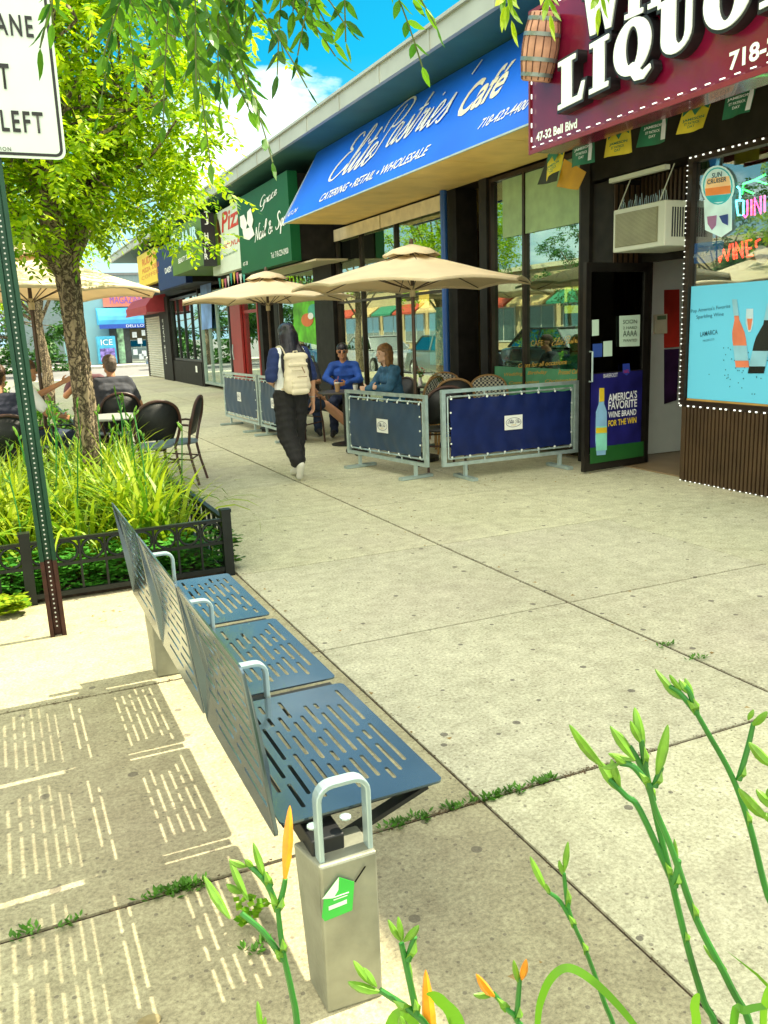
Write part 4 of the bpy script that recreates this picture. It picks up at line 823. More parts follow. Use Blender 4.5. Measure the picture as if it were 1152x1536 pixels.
umbrella(.48,10.4,2.62,1.45,'sunlit cream umbrella behind the tree trunk',2.05,rot=.3)
# ================================================================ CHAIRS AND TABLES
rattan=mat('dark_brown_cane',(.06,.025,.018),.4,var=.2); mesh_b=mat('black_mesh',(.012,.014,.014),.5,var=.2,scale=60,bump=.2); cane=mat('tan_cane',(.30,.17,.06),.4,var=.25,scale=30); seatm=mat('grey_seat_mesh',(.16,.22,.27),.5,var=.1,scale=50,bump=.2)
chk=bpy.data.materials.new('check_weave'); chk.use_nodes=True; t_=chk.node_tree; ck=t_.nodes.new('ShaderNodeTexChecker'); ck.inputs['Scale'].default_value=38; ck.inputs['Color1'].default_value=(.02,.03,.05,1); ck.inputs['Color2'].default_value=(.55,.55,.45,1); tcn=t_.nodes.new('ShaderNodeTexCoord'); t_.links.new(tcn.outputs['Object'],ck.inputs['Vector']); t_.links.new(ck.outputs[0],t_.nodes['Principled BSDF'].inputs['Base Color'])
def bistro(label,frame_m,back_m,seat_m,loc,rz,group):
    """cafe chair facing local +y, seat .45 high"""
    g=thing('bistro_chair',label,'chair',loc,rz,group)
    for sx in (-1,1):
        b=B(); b.tube([(sx*.21,.20,0),(sx*.20,.19,.30),(sx*.19,.17,.44)],.014,8); b.build('leg',frame_m,g,smooth=True)
        b=B(); b.tube([(sx*.22,-.25,0),(sx*.20,-.19,.25),(sx*.19,-.16,.44)],.014,8); b.build('leg',frame_m,g,smooth=True)
    b=B(); b.lathe([(0,.43),(.21,.43),(.225,.445),(.215,.462),(0,.466)],(0,0,0),24); b.build('seat',seat_m,g,smooth=True)
    arc=[(-.19,-.17,.44),(-.235,-.20,.60),(-.24,-.235,.72),(-.20,-.262,.84),(-.11,-.28,.905),(0,-.285,.925),(.11,-.28,.905),(.20,-.262,.84),(.24,-.235,.72),(.235,-.20,.60),(.19,-.17,.44)]
    arc=[tuple(v) for v in smooth3(arc)]
    B().tube(arc,.0155,8).build('back_frame',frame_m,g,smooth=True)
    inner=[(x*.93,y-.002,.52+(z-.44)*.82) for x,y,z in arc]; c=(0,-.225,.68); n=len(inner); b=B()
    b.add([(c[0],c[1]-.02,c[2])]+inner,[(0,i+1,i+2) for i in range(n-1)]+[(0,n,1)]); bk=b.build('backrest',back_m,g,smooth=True); md=bk.modifiers.new('thickness','SOLIDIFY'); md.thickness=.012
    b=B(); b.tube([(-.19,-.19,.28),(.19,-.19,.28)],.009,6); b.tube([(-.2,.19,.3),(-.2,-.18,.27)],.009,6); b.tube([(.2,.19,.3),(.2,-.18,.27)],.009,6); b.tube([(-.2,.19,.36),(.2,.19,.36)],.009,6); b.build('stretcher',frame_m,g,smooth=True)
    for sx in (-1,1): b=B(); b.tube([(sx*.235,-.19,.64),(sx*.27,-.05,.66),(sx*.25,.12,.645),(sx*.2,.17,.45)],.012,8); b.build('arm',frame_m,g,smooth=True)
    return g
def smooth3(p,n=4):
    out=[]; p=[Vector(q) for q in p]
    for i in range(len(p)-1):
        p0=p[max(i-1,0)];p1=p[i];p2=p[i+1];p3=p[min(i+2,len(p)-1)]
        for k in range(n):
            t=k/n; out.append(.5*((2*p1)+(p2-p0)*t+(2*p0-5*p1+4*p2-p3)*t*t+(3*p1-p0-3*p2+p3)*t**3))
    return out+[p[-1]]
GL_='chairs at the kerbside table'; GC='chairs on the cafe terrace'
bistro('dark brown chair seen from behind, its black back nearest the walking path camera side',rattan,mesh_b,seatm,(1.42,9.05,0),.18,GL_)['label']='dark brown chair turned away, left one of the empty pair beyond the lilies'
bistro('dark brown chair seen side on, right one of the empty pair beyond the lilies',rattan,mesh_b,seatm,(1.72,9.25,0),1.15,GL_)
bistro('black backed chair carrying the man in the dark grey polo shirt',rattan,mesh_b,seatm,(1.30,10.75,0),.12,GL_)
bistro('brown chair under the seated person at the left edge beside the green post',rattan,mesh_b,seatm,(.02,8.55,0),.1,GL_)
bistro('dark chair facing this way under the man in sunglasses behind the table',rattan,mesh_b,seatm,(1.20,12.3,0),3.0,GL_)
bistro('brown chair of the person in white behind the green sign post',rattan,mesh_b,seatm,(.28,9.9,0),-.9,GL_)
for lab,x,y,rz,bm2,fm in (('tan framed chair left of the umbrella pole behind the seated woman',5.05,10.05,.5,chk,cane),('large tan framed chair in front of the cafe window right of the umbrella pole',5.22,9.45,-.4,mesh_b,cane),
    ('checked cane chair behind the blue post by the cafe window',5.63,10.35,2.8,chk,cane),('checked cane chair right of the blue post against the dark pier',5.62,9.25,2.6,chk,cane),
    ('black chair behind the gap between the two nearest barriers',4.45,8.35,-.2,mesh_b,rattan),('chair under the woman in the denim shirt',4.58,9.95,1.75,mesh_b,rattan),('chair under the man in the bright blue shirt',4.85,12.15,2.6,mesh_b,rattan),('chair under the person with bare legs hidden by the walker',3.95,11.55,-1.2,mesh_b,rattan),('chair under the person in dark shirt behind the walker',4.35,12.6,2.9,mesh_b,rattan)):
    bistro(lab,fm,bm2,mesh_b,(x,y,0),rz,GC)
ttop=mat('table_grey',(.40,.43,.41),.3,var=.05); tdk=mat('table_dark',(.05,.045,.04),.35)
def table(x,y,r,label,m,h=.73):
    g=thing('round_table',label,'table',(x,y,0)); B().lathe([(0,h-.025),(r-.01,h-.025),(r,h-.012),(r-.004,h),(0,h)],(0,0,0),32).build('table_top',m,g,smooth=False)
    B().tube([(0,0,.03),(0,0,h-.02)],.025,10).build('stem',blackm,g,smooth=True); B().lathe([(.2,0),(.2,.02),(.04,.05)],(0,0,0),20).build('base',blackm,g); return g
table(1.12,9.75,.37,'pale round table in the sun between the empty chairs and the tree trunk',ttop)
table(4.35,10.95,.36,'dark round table holding the cups in front of the man in blue',tdk,.74)
table(5.35,9.95,.30,'dark round table with white flowers under the largest umbrella',tdk); table(5.62,11.2,.3,'dark round table with red flowers close to the cafe window',tdk)
def flowers(x,y,z,m,label,n=14):
    g=thing('flower_vase',label,'flowers',(x,y,z)); B().lathe([(.03,0),(.035,.05),(.02,.10),(.028,.12)],(0,0,0),12).build('vase',mat('vase_white',(.7,.7,.7),.3),g,smooth=True)
    b=B(); s_=B()
    for k in range(n):
        p=Vector((random.gauss(0,.05),random.gauss(0,.05),.2+random.gauss(0,.04))); s_.tube([(0,0,.1),p],.003,4)
        for j in range(5):
            a=j*1.256; d=Vector((math.cos(a),math.sin(a),.5)).normalized()*.028; e=d.cross(UZ).normalized()*.010; b.add([p,p+d*.6+e,p+d,p+d*.6-e],[(0,1,2,3)])
    b.build('blossoms',m,g); s_.build('stems',weed_m,g)
flowers(5.22,9.85,.73,mat('petal_white',(.8,.8,.65),.6,trans=.3),'small vase of white flowers on the table beside the umbrella pole'); flowers(5.6,11.1,.73,mat('petal_red',(.5,.02,.03),.6,trans=.2),'small vase of red flowers on the table by the window')
def cup(x,y,z,h,r,m,label,straw=False):
    g=thing('paper_cup',label,'cup',(x,y,z)); B().lathe([(0,0),(r*.75,0),(r,h),(0,h)],(0,0,0),16).build('cup_body',m,g,smooth=True); B().lathe([(0,h+.001),(r*1.06,h+.001),(r*1.04,h+.014),(r*.6,h+.02),(0,h+.02)],(0,0,0),16).build('lid',mat('lid_black',(.02,.02,.02),.4) if not straw else mat('lid_clear',(.6,.6,.55),.3),g)
    if straw: B().tube([(0,0,h),(.02,.0,h+.1)],.004,6).build('straw',mat('straw_red',(.4,.1,.02),.4),g)
cup(4.22,10.85,.742,.11,.038,mat('iced_coffee',(.45,.28,.14),.3),'iced coffee cup with a straw on the dark table',True); cup(4.43,10.72,.742,.09,.036,mat('cup_white',(.75,.78,.75),.5),'white paper cup with black lid on the dark table')
# ================================================================ PIT FENCE, POST, SIGN
iron=mat('black_iron',(.008,.012,.012),.35,.3,var=.3)
fn=thing('low_iron_fence','low black iron fence with rings round the bed of day lilies','fence',(1.26,5.38,0))
def rail(b,p,q,z,w_=.022,h=.02): b.bar((p[0],p[1],z),(q[0],q[1],z),w_,h)
def run(p,q,n):
    b=B(); rail(b,p,q,.375,.035,.018); rail(b,p,q,.225); rail(b,p,q,.045,.03,.03)
    P=Vector((*p,0)); Q=Vector((*q,0)); u=(Q-P)/n; 
    for k in range(1,n): b.bar(P+u*k+UZ*.03,P+u*k+UZ*.37,.014,.014)
    b.w('rail_panel',iron,fn)
    b=B(); ud=u.normalized()
    for k in range(n):
        c=P+u*(k+.5)+UZ*.30
        b.tube([c+ud*.062*math.cos(a)+UZ*.062*math.sin(a) for a in [i*2*math.pi/20 for i in range(21)]],.0085,6,cap=False)
    b.w('ring',iron,fn,smooth=True)
run((1.245,5.385),(.06,5.385),8); run((.05,5.385),(-.75,5.385),5); run((1.265,5.40),(1.265,8.35),19); run((1.24,8.37),(-.75,8.37),12)
for x,y in ((1.268,5.385),(.052,5.385),(1.268,8.37),(-.76,5.385)):
    b=B(); b.box(x-.03,y-.03,0,x+.03,y+.03,.425); b.prism([(x-.034,y-.034),(x+.034,y-.034),(x+.034,y+.034),(x-.034,y+.034)],(0,0,.425),(1,0,0),(0,1,0),(0,0,1),.02); b.w('fence_post',iron,fn)
st(B().box(-.9,5.42,-.01,1.24,8.34,.03).build('bed_soil',soil))
st(B().box(-.9,13.0,-.01,1.0,17.2,.03).build('bed_soil',soil))
postm=mat('green_post_paint',(.008,.06,.03),.35,.3,var=.2,scale=3); rust=mat('rusty_steel',(.05,.018,.012),.6,.4,var=.5,scale=12)
sp_=thing('sign_post','green perforated metal post with a white traffic sign and a rusty foot','sign post',(.155,4.70,0))
pb=Vector((.155,4.70,0)); pt=Vector((.075,4.70,2.75)); pt=Vector((.105,4.70,3.4))
def upost(z0,z1,m,name):
    b=B(); f=lambda x,y,z:(pb.lerp(pt,z/3.4)+Vector((x,y,0)))
    sec=[(-.042,0),(-.042,-.004),(-.022,-.004),(-.022,-.004),(-.016,.028),(.016,.028),(.022,-.004),(.042,-.004),(.042,0),(.026,0),(.019,.032),(-.019,.032),(-.026,0)]
    n=len(sec); vs=[f(x,y,z0) for x,y in sec]+[f(x,y,z1) for x,y in sec]; b.add(vs,[(i,(i+1)%n,n+(i+1)%n,n+i) for i in range(n)]); b.w(name,m,sp_)
upost(0,.42,rust,'post_foot'); upost(.42,3.4,postm,'post')
b=B()
for k in range(int(3.3/.0254/1.0)):
    z=.05+k*.0254*1.0
    c=pb.lerp(pt,z/3.4)+Vector((0,.0270,0)); b.prism(ell(0,0,.0048,.0048,8),c,(1,0,0),(0,0,1),(0,-1,0),.0006)
b.w('punched_holes',mat('hole_glint',(.75,.78,.72),.5),sp_)  # pale discs on the post; the glint of the holes is in their colour
sx0,sx1,sz0,sz1=-.185,.455,2.415,3.20
def roundplate(x0,x1,z0,z1,r,y,th,m,name,par,hole=None):
    sp=[rrect((x0+x1)/2,(z0+z1)/2,x1-x0,z1-z0,r,6)]+([rrect((x0+x1)/2,(z0+z1)/2,x1-x0-hole,z1-z0-hole,r-hole/2.5,6)] if hole else [])
    me=curve2d(sp,ext=th/2)
    for v in me.vertices: v.co=wm(par).inverted()@Vector((v.co.x,y-v.co.z,v.co.y))
    return link(name,me,m,par)
tilt=0
s1=roundplate(sx0,sx1,sz0,sz1,.04,4.675,.004,mat('sign_sheet',(.66,.78,.68),.35,var=.03),'traffic_sign_plate',sp_)
roundplate(sx0+.012,sx1-.012,sz0+.012,sz1-.012,.034,4.6715,.002,mat('sign_ink',(.01,.012,.01),.5),'sign_border',s1,hole=.026)
skm=mat('sign_ink')
def stext(t,px0,px1,yb,h,off=.02): 
    A_=atY(px0,yb,4.67); C_=atY(px1,yb+.0,4.67); Hh=(atY(px1,yb-h,4.67)-atY(px1,yb,4.67)).z
    text(t,(A_.x,4.670,C_.z),(1,0,0),UZ,C_.x-A_.x,Hh,skm,s1,offset=off,spacing=1.25)
stext('LEFT LANE',-98,51,57,32); stext('MUST',-66,17,135,39); stext('TURN LEFT',-98,67,201,32); stext('DEPT OF TRANSPORTATION',-110,17,227,6,.01)
b=B()
for q_ in ((0,2.5),(0,2.95)): b.prism(ell(pb.lerp(pt,q_[1]/3.4).x,q_[1],.012,.012,8),(0,4.672,0),(1,0,0),(0,0,1),(0,-1,0),.006)
b.w('bolt',steel,s1)
# dirt, crumbs and dry leaf bits caught in the joints and along the shop foot
def crumbs(name,label,segs,n,sz,m,sp):
    b=B()
    for _ in range(n):
        p,q=random.choice(segs); t=random.random()**.8; x=p[0]+(q[0]-p[0])*t+random.gauss(0,sp); y=p[1]+(q[1]-p[1])*t+random.gauss(0,sp); s=sz*random.uniform(.4,1.5); a=random.uniform(0,6.28)
        v=[(x+s*math.cos(a+k*2.1)*random.uniform(.6,1.2),y+s*math.sin(a+k*2.1)*random.uniform(.6,1.2),.0005) for k in range(3)]+[(x,y,s*random.uniform(.2,.6))]; b.add(v,[(0,1,3),(1,2,3),(2,0,3)])
    return tag(b.build(name,m),label,'debris',kind='stuff')
crumbs('dirt_crumbs','brown soil crumbs spilling from the pavement joints',[((1.314,1.2),(1.314,6)),((2.81,2.3),(2.81,9)),((.0,2.236),(2.8,2.236)),((1.0,2.236),(1.8,2.236)),((-.2,3.787),(1.3,3.787))],1500,.0045,mat('crumb_brown',(.09,.06,.03),.9,var=.5,scale=60),.009)
crumbs('leaf_litter','pale dry leaf bits lying on the pavement',[((1.2,1.5),(1.4,8)),((3.5,7.4),(5.9,7.0)),((5.9,6.4),(5.9,3)),((2.8,2),(3.0,9)),((.2,4.9),(1.2,5.2))],260,.011,mat('dry_leaf',(.28,.2,.08),.8,var=.5,scale=30),.16)
# ================================================================ TREES
import numpy as np
rng=np.random.default_rng(5)
bark=mat('ridged_bark',(.17,.125,.075),.95,var=.3,scale=9)
def ridge_bark():
    t=bark.node_tree; n=t.nodes.new; k=t.links.new; m=n('ShaderNodeMapping'); m.inputs['Scale'].default_value=(1,1,.16); c=n('ShaderNodeTexCoord'); v=n('ShaderNodeTexVoronoi'); v.feature='DISTANCE_TO_EDGE'; v.inputs['Scale'].default_value=24
    z=n('ShaderNodeTexNoise'); z.inputs['Scale'].default_value=14; z.inputs['Detail'].default_value=5; a=n('ShaderNodeMixRGB'); a.inputs[0].default_value=.12
    k(c.outputs['Object'],m.inputs['Vector']); k(c.outputs['Object'],z.inputs['Vector']); k(m.outputs[0],a.inputs[1]); k(z.outputs['Color'],a.inputs[2]); k(a.outputs[0],v.inputs['Vector'])
    r=n('ShaderNodeValToRGB'); r.color_ramp.elements[0].color=(.045,.032,.02,1); r.color_ramp.elements[1].color=(.30,.235,.15,1); r.color_ramp.elements[0].position=.02; r.color_ramp.elements[1].position=.22
    k(v.outputs['Distance'],r.inputs[0]); k(r.outputs[0],t.nodes['Principled BSDF'].inputs['Base Color']); b=n('ShaderNodeBump'); b.inputs['Strength'].default_value=1; b.inputs['Distance'].default_value=.02; k(r.outputs[0],b.inputs['Height']); k(b.outputs[0],t.nodes['Principled BSDF'].inputs['Normal'])
ridge_bark()
def leafmat(name,c1,c2,tr=.45):
    m=bpy.data.materials.new(name); m.use_nodes=True; t=m.node_tree; N=t.nodes.new; b=t.nodes['Principled BSDF']; b.inputs['Roughness'].default_value=.45
    g=N('ShaderNodeNewGeometry'); r=N('ShaderNodeValToRGB'); r.color_ramp.elements[0].color=(*c1,1); r.color_ramp.elements[1].color=(*c2,1)
    t.links.new(g.outputs['Random Per Island'],r.inputs['Fac']); t.links.new(r.outputs[0],b.inputs['Base Color']); tl=N('ShaderNodeBsdfTranslucent'); 
    t.links.new(r.outputs[0],tl.inputs['Color']); ms=N('ShaderNodeMixShader'); ms.inputs[0].default_value=tr; t.links.new(b.outputs[0],ms.inputs[1]); t.links.new(tl.outputs[0],ms.inputs[2]); t.links.new(ms.outputs[0],t.nodes['Material Output'].inputs['Surface']); MATS[name]=m; return m
lf1=leafmat('locust_leaf',(.12,.32,.008),(.50,.66,.02),.55); lf2=leafmat('shade_leaf',(.012,.10,.008),(.13,.32,.012),.4); lf3=leafmat('dark_leaf',(.02,.10,.015),(.06,.2,.02),.3); lfy=leafmat('lily_leaf',(.07,.22,.010),(.42,.52,.03),.4)  # shade_leaf: the overhead spray's shade is in its darker colour; shrubs share it
def pinnate(bases,dirs,L_,nl,lw,ll):
    """compound leaves: arrays of base points and directions -> leaflet quads"""
    V=[];F=[];k=0
    for p,d in zip(bases,dirs):
        d=d/np.linalg.norm(d); s=np.cross(d,[0,0,1.]); s=s/(np.linalg.norm(s)+1e-6); up=np.cross(s,d); L=L_*rng.uniform(.7,1.15)
        for i in range(nl):
            t=(i+1)/nl; q=p+d*L*t+np.array([0,0,-.35*L*t*t])
            for sg_ in ((-1,1) if i<nl-1 else (0,)):
                ld=(s*sg_*.85+d*.6+np.array([0,0,-.35])+rng.normal(0,.15,3)); ld/=np.linalg.norm(ld); ws=np.cross(ld,up+rng.normal(0,.25,3)); ws/=np.linalg.norm(ws)+1e-6; l=ll*rng.uniform(.75,1.15); w_=lw*rng.uniform(.8,1.2)
                V+= [q, q+ld*l*.45+ws*w_/2, q+ld*l, q+ld*l*.45-ws*w_/2]; F.append((k,k+1,k+2,k+3)); k+=4
    return V,F
def npmesh(name,V,F,m,parent,smooth=False):
    V=np.asarray(V,dtype=np.float32); me=bpy.data.meshes.new(name)
    if parent is not None:
        iv=np.array(wm(parent).inverted()); V=V@iv[:3,:3].T+iv[:3,3]
    me.from_pydata(V.tolist(),[],F); return link(name,me,m,parent,smooth)
def crown(blobs,n,parent,limbroots,m,L_=.2,nl=6,lw=.018,ll=.055,per=6,name='crown',trunkb=None,sub=.65):
    tot=sum(b[1][0]*b[1][1]*b[1][2] for b in blobs); P=[];D=[]; TB=trunkb
    for c,r in blobs:
        c=np.array(c); r=np.array(r); k=int(n*np.prod(r)/tot)+1
        # clustered: pick clump centres on the outer part, leaves round each
        nc=max(6,k//14); u=rng.normal(size=(nc,3)); u/=np.linalg.norm(u,axis=1)[:,None]; cc=c+u*r*rng.uniform(sub,1.0,(nc,1))
        for q in cc:
            kk=int(14*rng.uniform(.5,1.5))
            for _ in range(kk):
                tp=q+rng.normal(0,.17,3)*np.array([1,1,.6]); 
                if TB is not None and tp[2]<TB: continue
                for j in range(per//2):
                    dd=(tp-c)/r*.5+rng.normal(0,.7,3); dd[2]=dd[2]*.5-.1; P.append(tp+rng.normal(0,.03,3)); D.append(dd)
        if TB is not None:
            for q in cc[::3]:
                rt=limbroots[rng.integers(len(limbroots))]; mid=(np.array(rt)+q)/2+rng.normal(0,.12,3); TUB.append((rt,mid,q))
    V,F=pinnate(P,D,L_,nl,lw,ll); return npmesh(name,V,F,m,parent)
def trunk(pts,rad,parent,name='trunk',n=20,rough=.012):
    b=B(); pts=[Vector(p) for p in smooth3(pts,5)]; m=len(pts); rr=[]
    for i in range(m): 
        t=i/(m-1)*(len(rad)-1); a=int(min(t,len(rad)-2)); rr.append(rad[a]+(rad[a+1]-rad[a])*(t-a))
    b.tube(pts,rr,n); vs=[]
    for i,v in enumerate(b.v):
        k=i%n; row=i//n; c=pts[row]; d=Vector(v)-c; f=1+ (rough/max(rr[row],.02))*(math.sin(k*5.1+row*.7)+.7*math.sin(k*2.3+row*1.9)+random.uniform(-.5,.5)); vs.append(tuple(c+d*f))
    b.v=vs; return b.w(name,bark,parent,smooth=False)
# main tree over the lily bed
TUB=[]
t1=thing('street_tree','nearest street tree with furrowed grey brown trunk rising from the lily bed','tree',(.66,7.5,0))
tk=[(.68,7.5,0),(.67,7.5,.5),(.66,7.5,1.2),(.65,7.5,1.8),(.64,7.52,2.25)]
trunk(tk,[.108,.088,.082,.082,.098],t1,n=36,rough=.007)
limbs=[[(.64,7.52,2.15),(.9,7.4,2.7),(1.3,7.2,3.3),(1.6,7.2,3.9)],[(.64,7.52,2.15),(.5,7.6,2.8),(.5,7.8,3.6),(.6,8.0,4.6)],[(.63,7.5,2.1),(.2,7.3,2.6),(-.4,7.0,3.3),(-.9,6.9,4.0)],[(.66,7.55,2.2),(1.0,8.2,2.7),(1.4,9.0,3.3)],[(.6,7.45,2.2),(.5,6.7,2.8),(.6,6.0,3.6)]]
b=B()
for l in limbs: p=smooth3(l,4); b.tube(p,[.075*(1-i/len(p))+.02 for i in range(len(p))],10)
roots=[tuple(l[k]) for l in limbs for k in (1,2,3) if k<len(l)]
crown([((.75,7.4,3.5),(1.15,1.5,1.0)),((1.5,8.0,3.2),(.65,1.0,.75)),((.1,7.2,3.0),(1.3,1.3,.8)),((.6,6.3,3.4),(1.1,.9,.8)),((.9,8.6,4.4),(1.3,1.3,1.0)),((1.2,9.3,3.1),(.75,.8,.65)),((.2,7.0,4.6),(1.5,1.4,1.0)),((1.15,7.2,2.8),(.55,.6,.4)),((.9,7.2,3.9),(1.2,1.2,.8)),((.3,6.7,2.6),(.6,.5,.3)),((-.2,6.9,2.5),(.8,.6,.3))],3000,t1,roots,lf1,trunkb=2.15,per=4,lw=.03,ll=.07)
for rt,mid,q in TUB: b.tube(smooth3([rt,mid,q],3),[.018,.016,.014,.012,.010,.008,.006][:7],5)
b.w('limb',bark,t1)
# overhanging twigs of a nearer tree
t0=thing('overhanging_branch','leafy branch with long drooping compound leaves hanging into the top of the view','tree branch',(.2,2.2,3.2))
def leaf6(V,F,k,q,ld,ws,nr,l,w_):
    pts=[q,q+ld*l*.18+ws*w_*.38,q+ld*l*.45+ws*w_*.5,q+ld*l*.75+ws*w_*.3,q+ld*l-nr*l*.05,q+ld*l*.75-ws*w_*.3,q+ld*l*.45-ws*w_*.5,q+ld*l*.18-ws*w_*.38,q+ld*l*.45+nr*w_*.16]
    V+=pts; F+=[(k,k+1,k+2,k+8),(k+8,k+2,k+3,k+4),(k,k+8,k+6,k+7),(k+8,k+4,k+5,k+6)]; return k+9
V=[];F=[];k=0; stems=B()
twigs=[]
for (pix,dist) in [(((-60,-180),(120,-110),(240,-40),(300,40)),2.4),(((100,-180),(240,-120),(320,-60),(345,70)),2.3),(((200,-180),(330,-140),(400,-100),(440,-60)),2.5),(((300,-190),(420,-160),(500,-130),(560,-90)),2.3),(((300,-170),(360,-80),(370,-20),(330,30)),2.6),(((0,-160),(140,-80),(200,-20),(180,20)),3.1)]:
    pts=[np.array(O+ray(*q).normalized()*dist*(1+.05*i)) for i,q in enumerate(pix)]
    sm=[np.array(v) for v in smooth3([Vector(p) for p in pts],5)]; stems.tube([Vector(v) for v in sm],[.009*(1-i/len(sm))+.003 for i in range(len(sm))],6)
    for i in range(4,len(sm)-1):
        for rep in range(1 if (i%3 or i>12) else 0):
            d=rng.normal(0,1,3); d[2]=-abs(d[2])*.4-.25; tdir=sm[i+1]-sm[i]; tdir/=np.linalg.norm(tdir); d=d/np.linalg.norm(d)+tdir*.8; d/=np.linalg.norm(d)
            s=np.cross(d,[0,0,1.]); s/=np.linalg.norm(s); L=rng.uniform(.16,.25); nl=6; prev=sm[i]; rp=[Vector(sm[i])]
            for j in range(nl+1):
                t=(j+.8)/nl; q=sm[i]+d*L*t*.95+np.array([0,0,-.40*L*t*t]); rp.append(Vector(q)); up=np.cross(s,d)
                for sg_ in ((-1,1) if j<nl else (0,)):
                    ld=s*sg_*.75+d*.75+np.array([0,0,-.45])+rng.normal(0,.14,3); ld/=np.linalg.norm(ld); ws=np.cross(ld,up+rng.normal(0,.3,3)); ws/=np.linalg.norm(ws); nr=np.cross(ld,ws)
                    k=leaf6(V,F,k,q,ld,ws,nr,rng.uniform(.05,.075),rng.uniform(.018,.025))
            stems.tube(rp,[.0022]*len(rp),4)
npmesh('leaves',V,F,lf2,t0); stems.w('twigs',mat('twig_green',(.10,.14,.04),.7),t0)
t0=thing('overhanging_branch','small leaf tip hanging at the top edge in front of the maroon sign','tree branch',(1.2,2.1,3.6)); V=[];F=[];k=0; stems=B()
for c0_,dd in (((768,-60),(-.2,0,-1)),((752,-40),(.3,.1,-.8)),((815,-50),(.2,.0,-1)),((905,-60),(-.1,0,-1))):
    q0=np.array(O+ray(*c0_).normalized()*2.5); top=np.array(O+ray(820,-230).normalized()*2.5); stems.tube([Vector(top),Vector((top+q0)/2),Vector(q0)],[.006,.004,.0025],5); d=np.array(dd)/np.linalg.norm(dd); s=np.cross(d,[.3,-1,0]); s/=np.linalg.norm(s)
    for j in range(4):
        q=q0+d*.035*j
        for sg_ in ((-1,1) if j<3 else (0,)):
            ld=s*sg_*.7+d; ld/=np.linalg.norm(ld); ws=np.cross(ld,[.3,-1,.2]); ws/=np.linalg.norm(ws); k=leaf6(V,F,k,q,ld,ws,np.cross(ld,ws),.065,.022)
npmesh('leaves',V,F,lf1,t0); stems.w('twig',mat('twig_green'),t0)
# other trees and shrubs
def simple_tree(x,y,h,tr,blobs,label,m,n,group=None,ll=.12,lw=.05,nl=4,L_=.35,tz=0):
    t=thing('street_tree',label,'tree',(x,y,tz),group=group); trunk([(x,y,tz),(x+.03,y,tz+h*.3),(x-.03,y+.05,tz+h*.6),(x,y,tz+h)],[tr,tr*.8,tr*.7,tr*.5],t,n=14,rough=.01)
    global TUB; TUB=[]
    b=B(); rts=[(x,y,tz+h*.6),(x,y,tz+h*.9)]
    crown([((x+c[0],y+c[1],tz+c[2]),r) for c,r in blobs],n,t,rts,m,L_=L_,nl=nl,lw=lw,ll=ll,trunkb=tz+.2,per=4)
    for rt,mid,q in TUB: b.tube([Vector(rt),Vector(mid),Vector(q)],[.04,.03,.015],5)
    b.w('limb',bark,t); return t
simple_tree(1.02,19.5,3.2,.13,[((0,0,4.2),(1.3,1.4,1.2)),((-.8,.3,3.3),(.9,.9,.6)),((.5,-.4,3.4),(.7,.7,.5))],'second street tree seen between the green post and the nearest trunk',lf1,700)
simple_tree(-.3,23,3.2,.16,[((0,0,4.5),(2,2,1.6)),((.3,0,3.2),(1.4,1.4,.8))],'third street tree farther along the kerb',lf1,500)
simple_tree(-.6,30,3.2,.16,[((0,0,4.5),(2,2,1.6))],'fourth street tree along the kerb toward the side street',lf1,350); simple_tree(-.6,36.5,3.2,.16,[((0,0,4.5),(2,2,1.6))],'last street tree before the side street crossing',lf1,350)
simple_tree(1.2,47,3,.2,[((0,0,4),(3.2,3,2.6)),((-1.5,0,2.5),(1.6,1.5,1.4))],'broad tree across the side street left of the corner store',lf3,500,ll=.3,lw=.12,L_=.6)
simple_tree(-3.5,52,3,.2,[((0,0,4.5),(3.4,3,3.2))],'tall dark tree across the side street behind the seated people',lf3,500,ll=.3,lw=.12,L_=.6)
for i,(x,y) in enumerate(((-14.2,5.5),(-14.2,12),(-14.2,19),(-14.2,26),(-14.2,34),(-14.2,43))):
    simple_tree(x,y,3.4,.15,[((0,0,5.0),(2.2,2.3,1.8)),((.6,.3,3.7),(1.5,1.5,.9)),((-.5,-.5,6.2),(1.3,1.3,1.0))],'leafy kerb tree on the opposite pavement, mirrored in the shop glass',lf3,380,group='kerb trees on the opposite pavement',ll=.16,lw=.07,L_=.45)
def shrub(x,y,z,rx,ry,rz_,label,m,n=160,ll=.06,lw=.03):
    t=thing('shrub',label,'shrub',(x,y,z)); V,F=[],[]; P=[];D=[]
    for _ in range(n):
        u=rng.normal(size=3); u/=np.linalg.norm(u); u[2]=abs(u[2]); P.append(np.array([x,y,z])+u*np.array([rx,ry,rz_])*rng.uniform(.5,1)); D.append(u+rng.normal(0,.4,3))
    V,F=pinnate(P,D,.12,4,lw,ll); npmesh('foliage',V,F,m,t); b=B()
    for k in range(9): a=random.uniform(0,6.28); b.tube([(x,y,z),(x+.6*rx*math.cos(a),y+.6*ry*math.sin(a),z+rz_*.8)],.008,4)
    b.w('stems',bark,t); return t
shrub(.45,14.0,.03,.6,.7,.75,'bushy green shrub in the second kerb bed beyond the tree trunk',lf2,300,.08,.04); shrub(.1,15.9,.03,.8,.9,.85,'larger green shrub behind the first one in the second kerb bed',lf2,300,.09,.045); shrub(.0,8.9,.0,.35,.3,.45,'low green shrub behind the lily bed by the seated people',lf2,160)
for i,(x,y) in enumerate(((1.2,53.2),(3.0,53.4),(-1.5,53))): shrub(x,y,-.1,1.3,.9,1.5,['green hedge clump across the side street beside the blue store wall','second hedge clump across the side street','third hedge clump across the side street farther left'][i],lf3,260,.22,.11)
# fence round the second bed
fn=thing('low_iron_fence','second low black iron fence round the shrub bed farther along','fence',(1.0,13,0)); run((1.0,13.0),(-.8,13.0),9); run((1.0,13.02),(1.0,17.2),22)
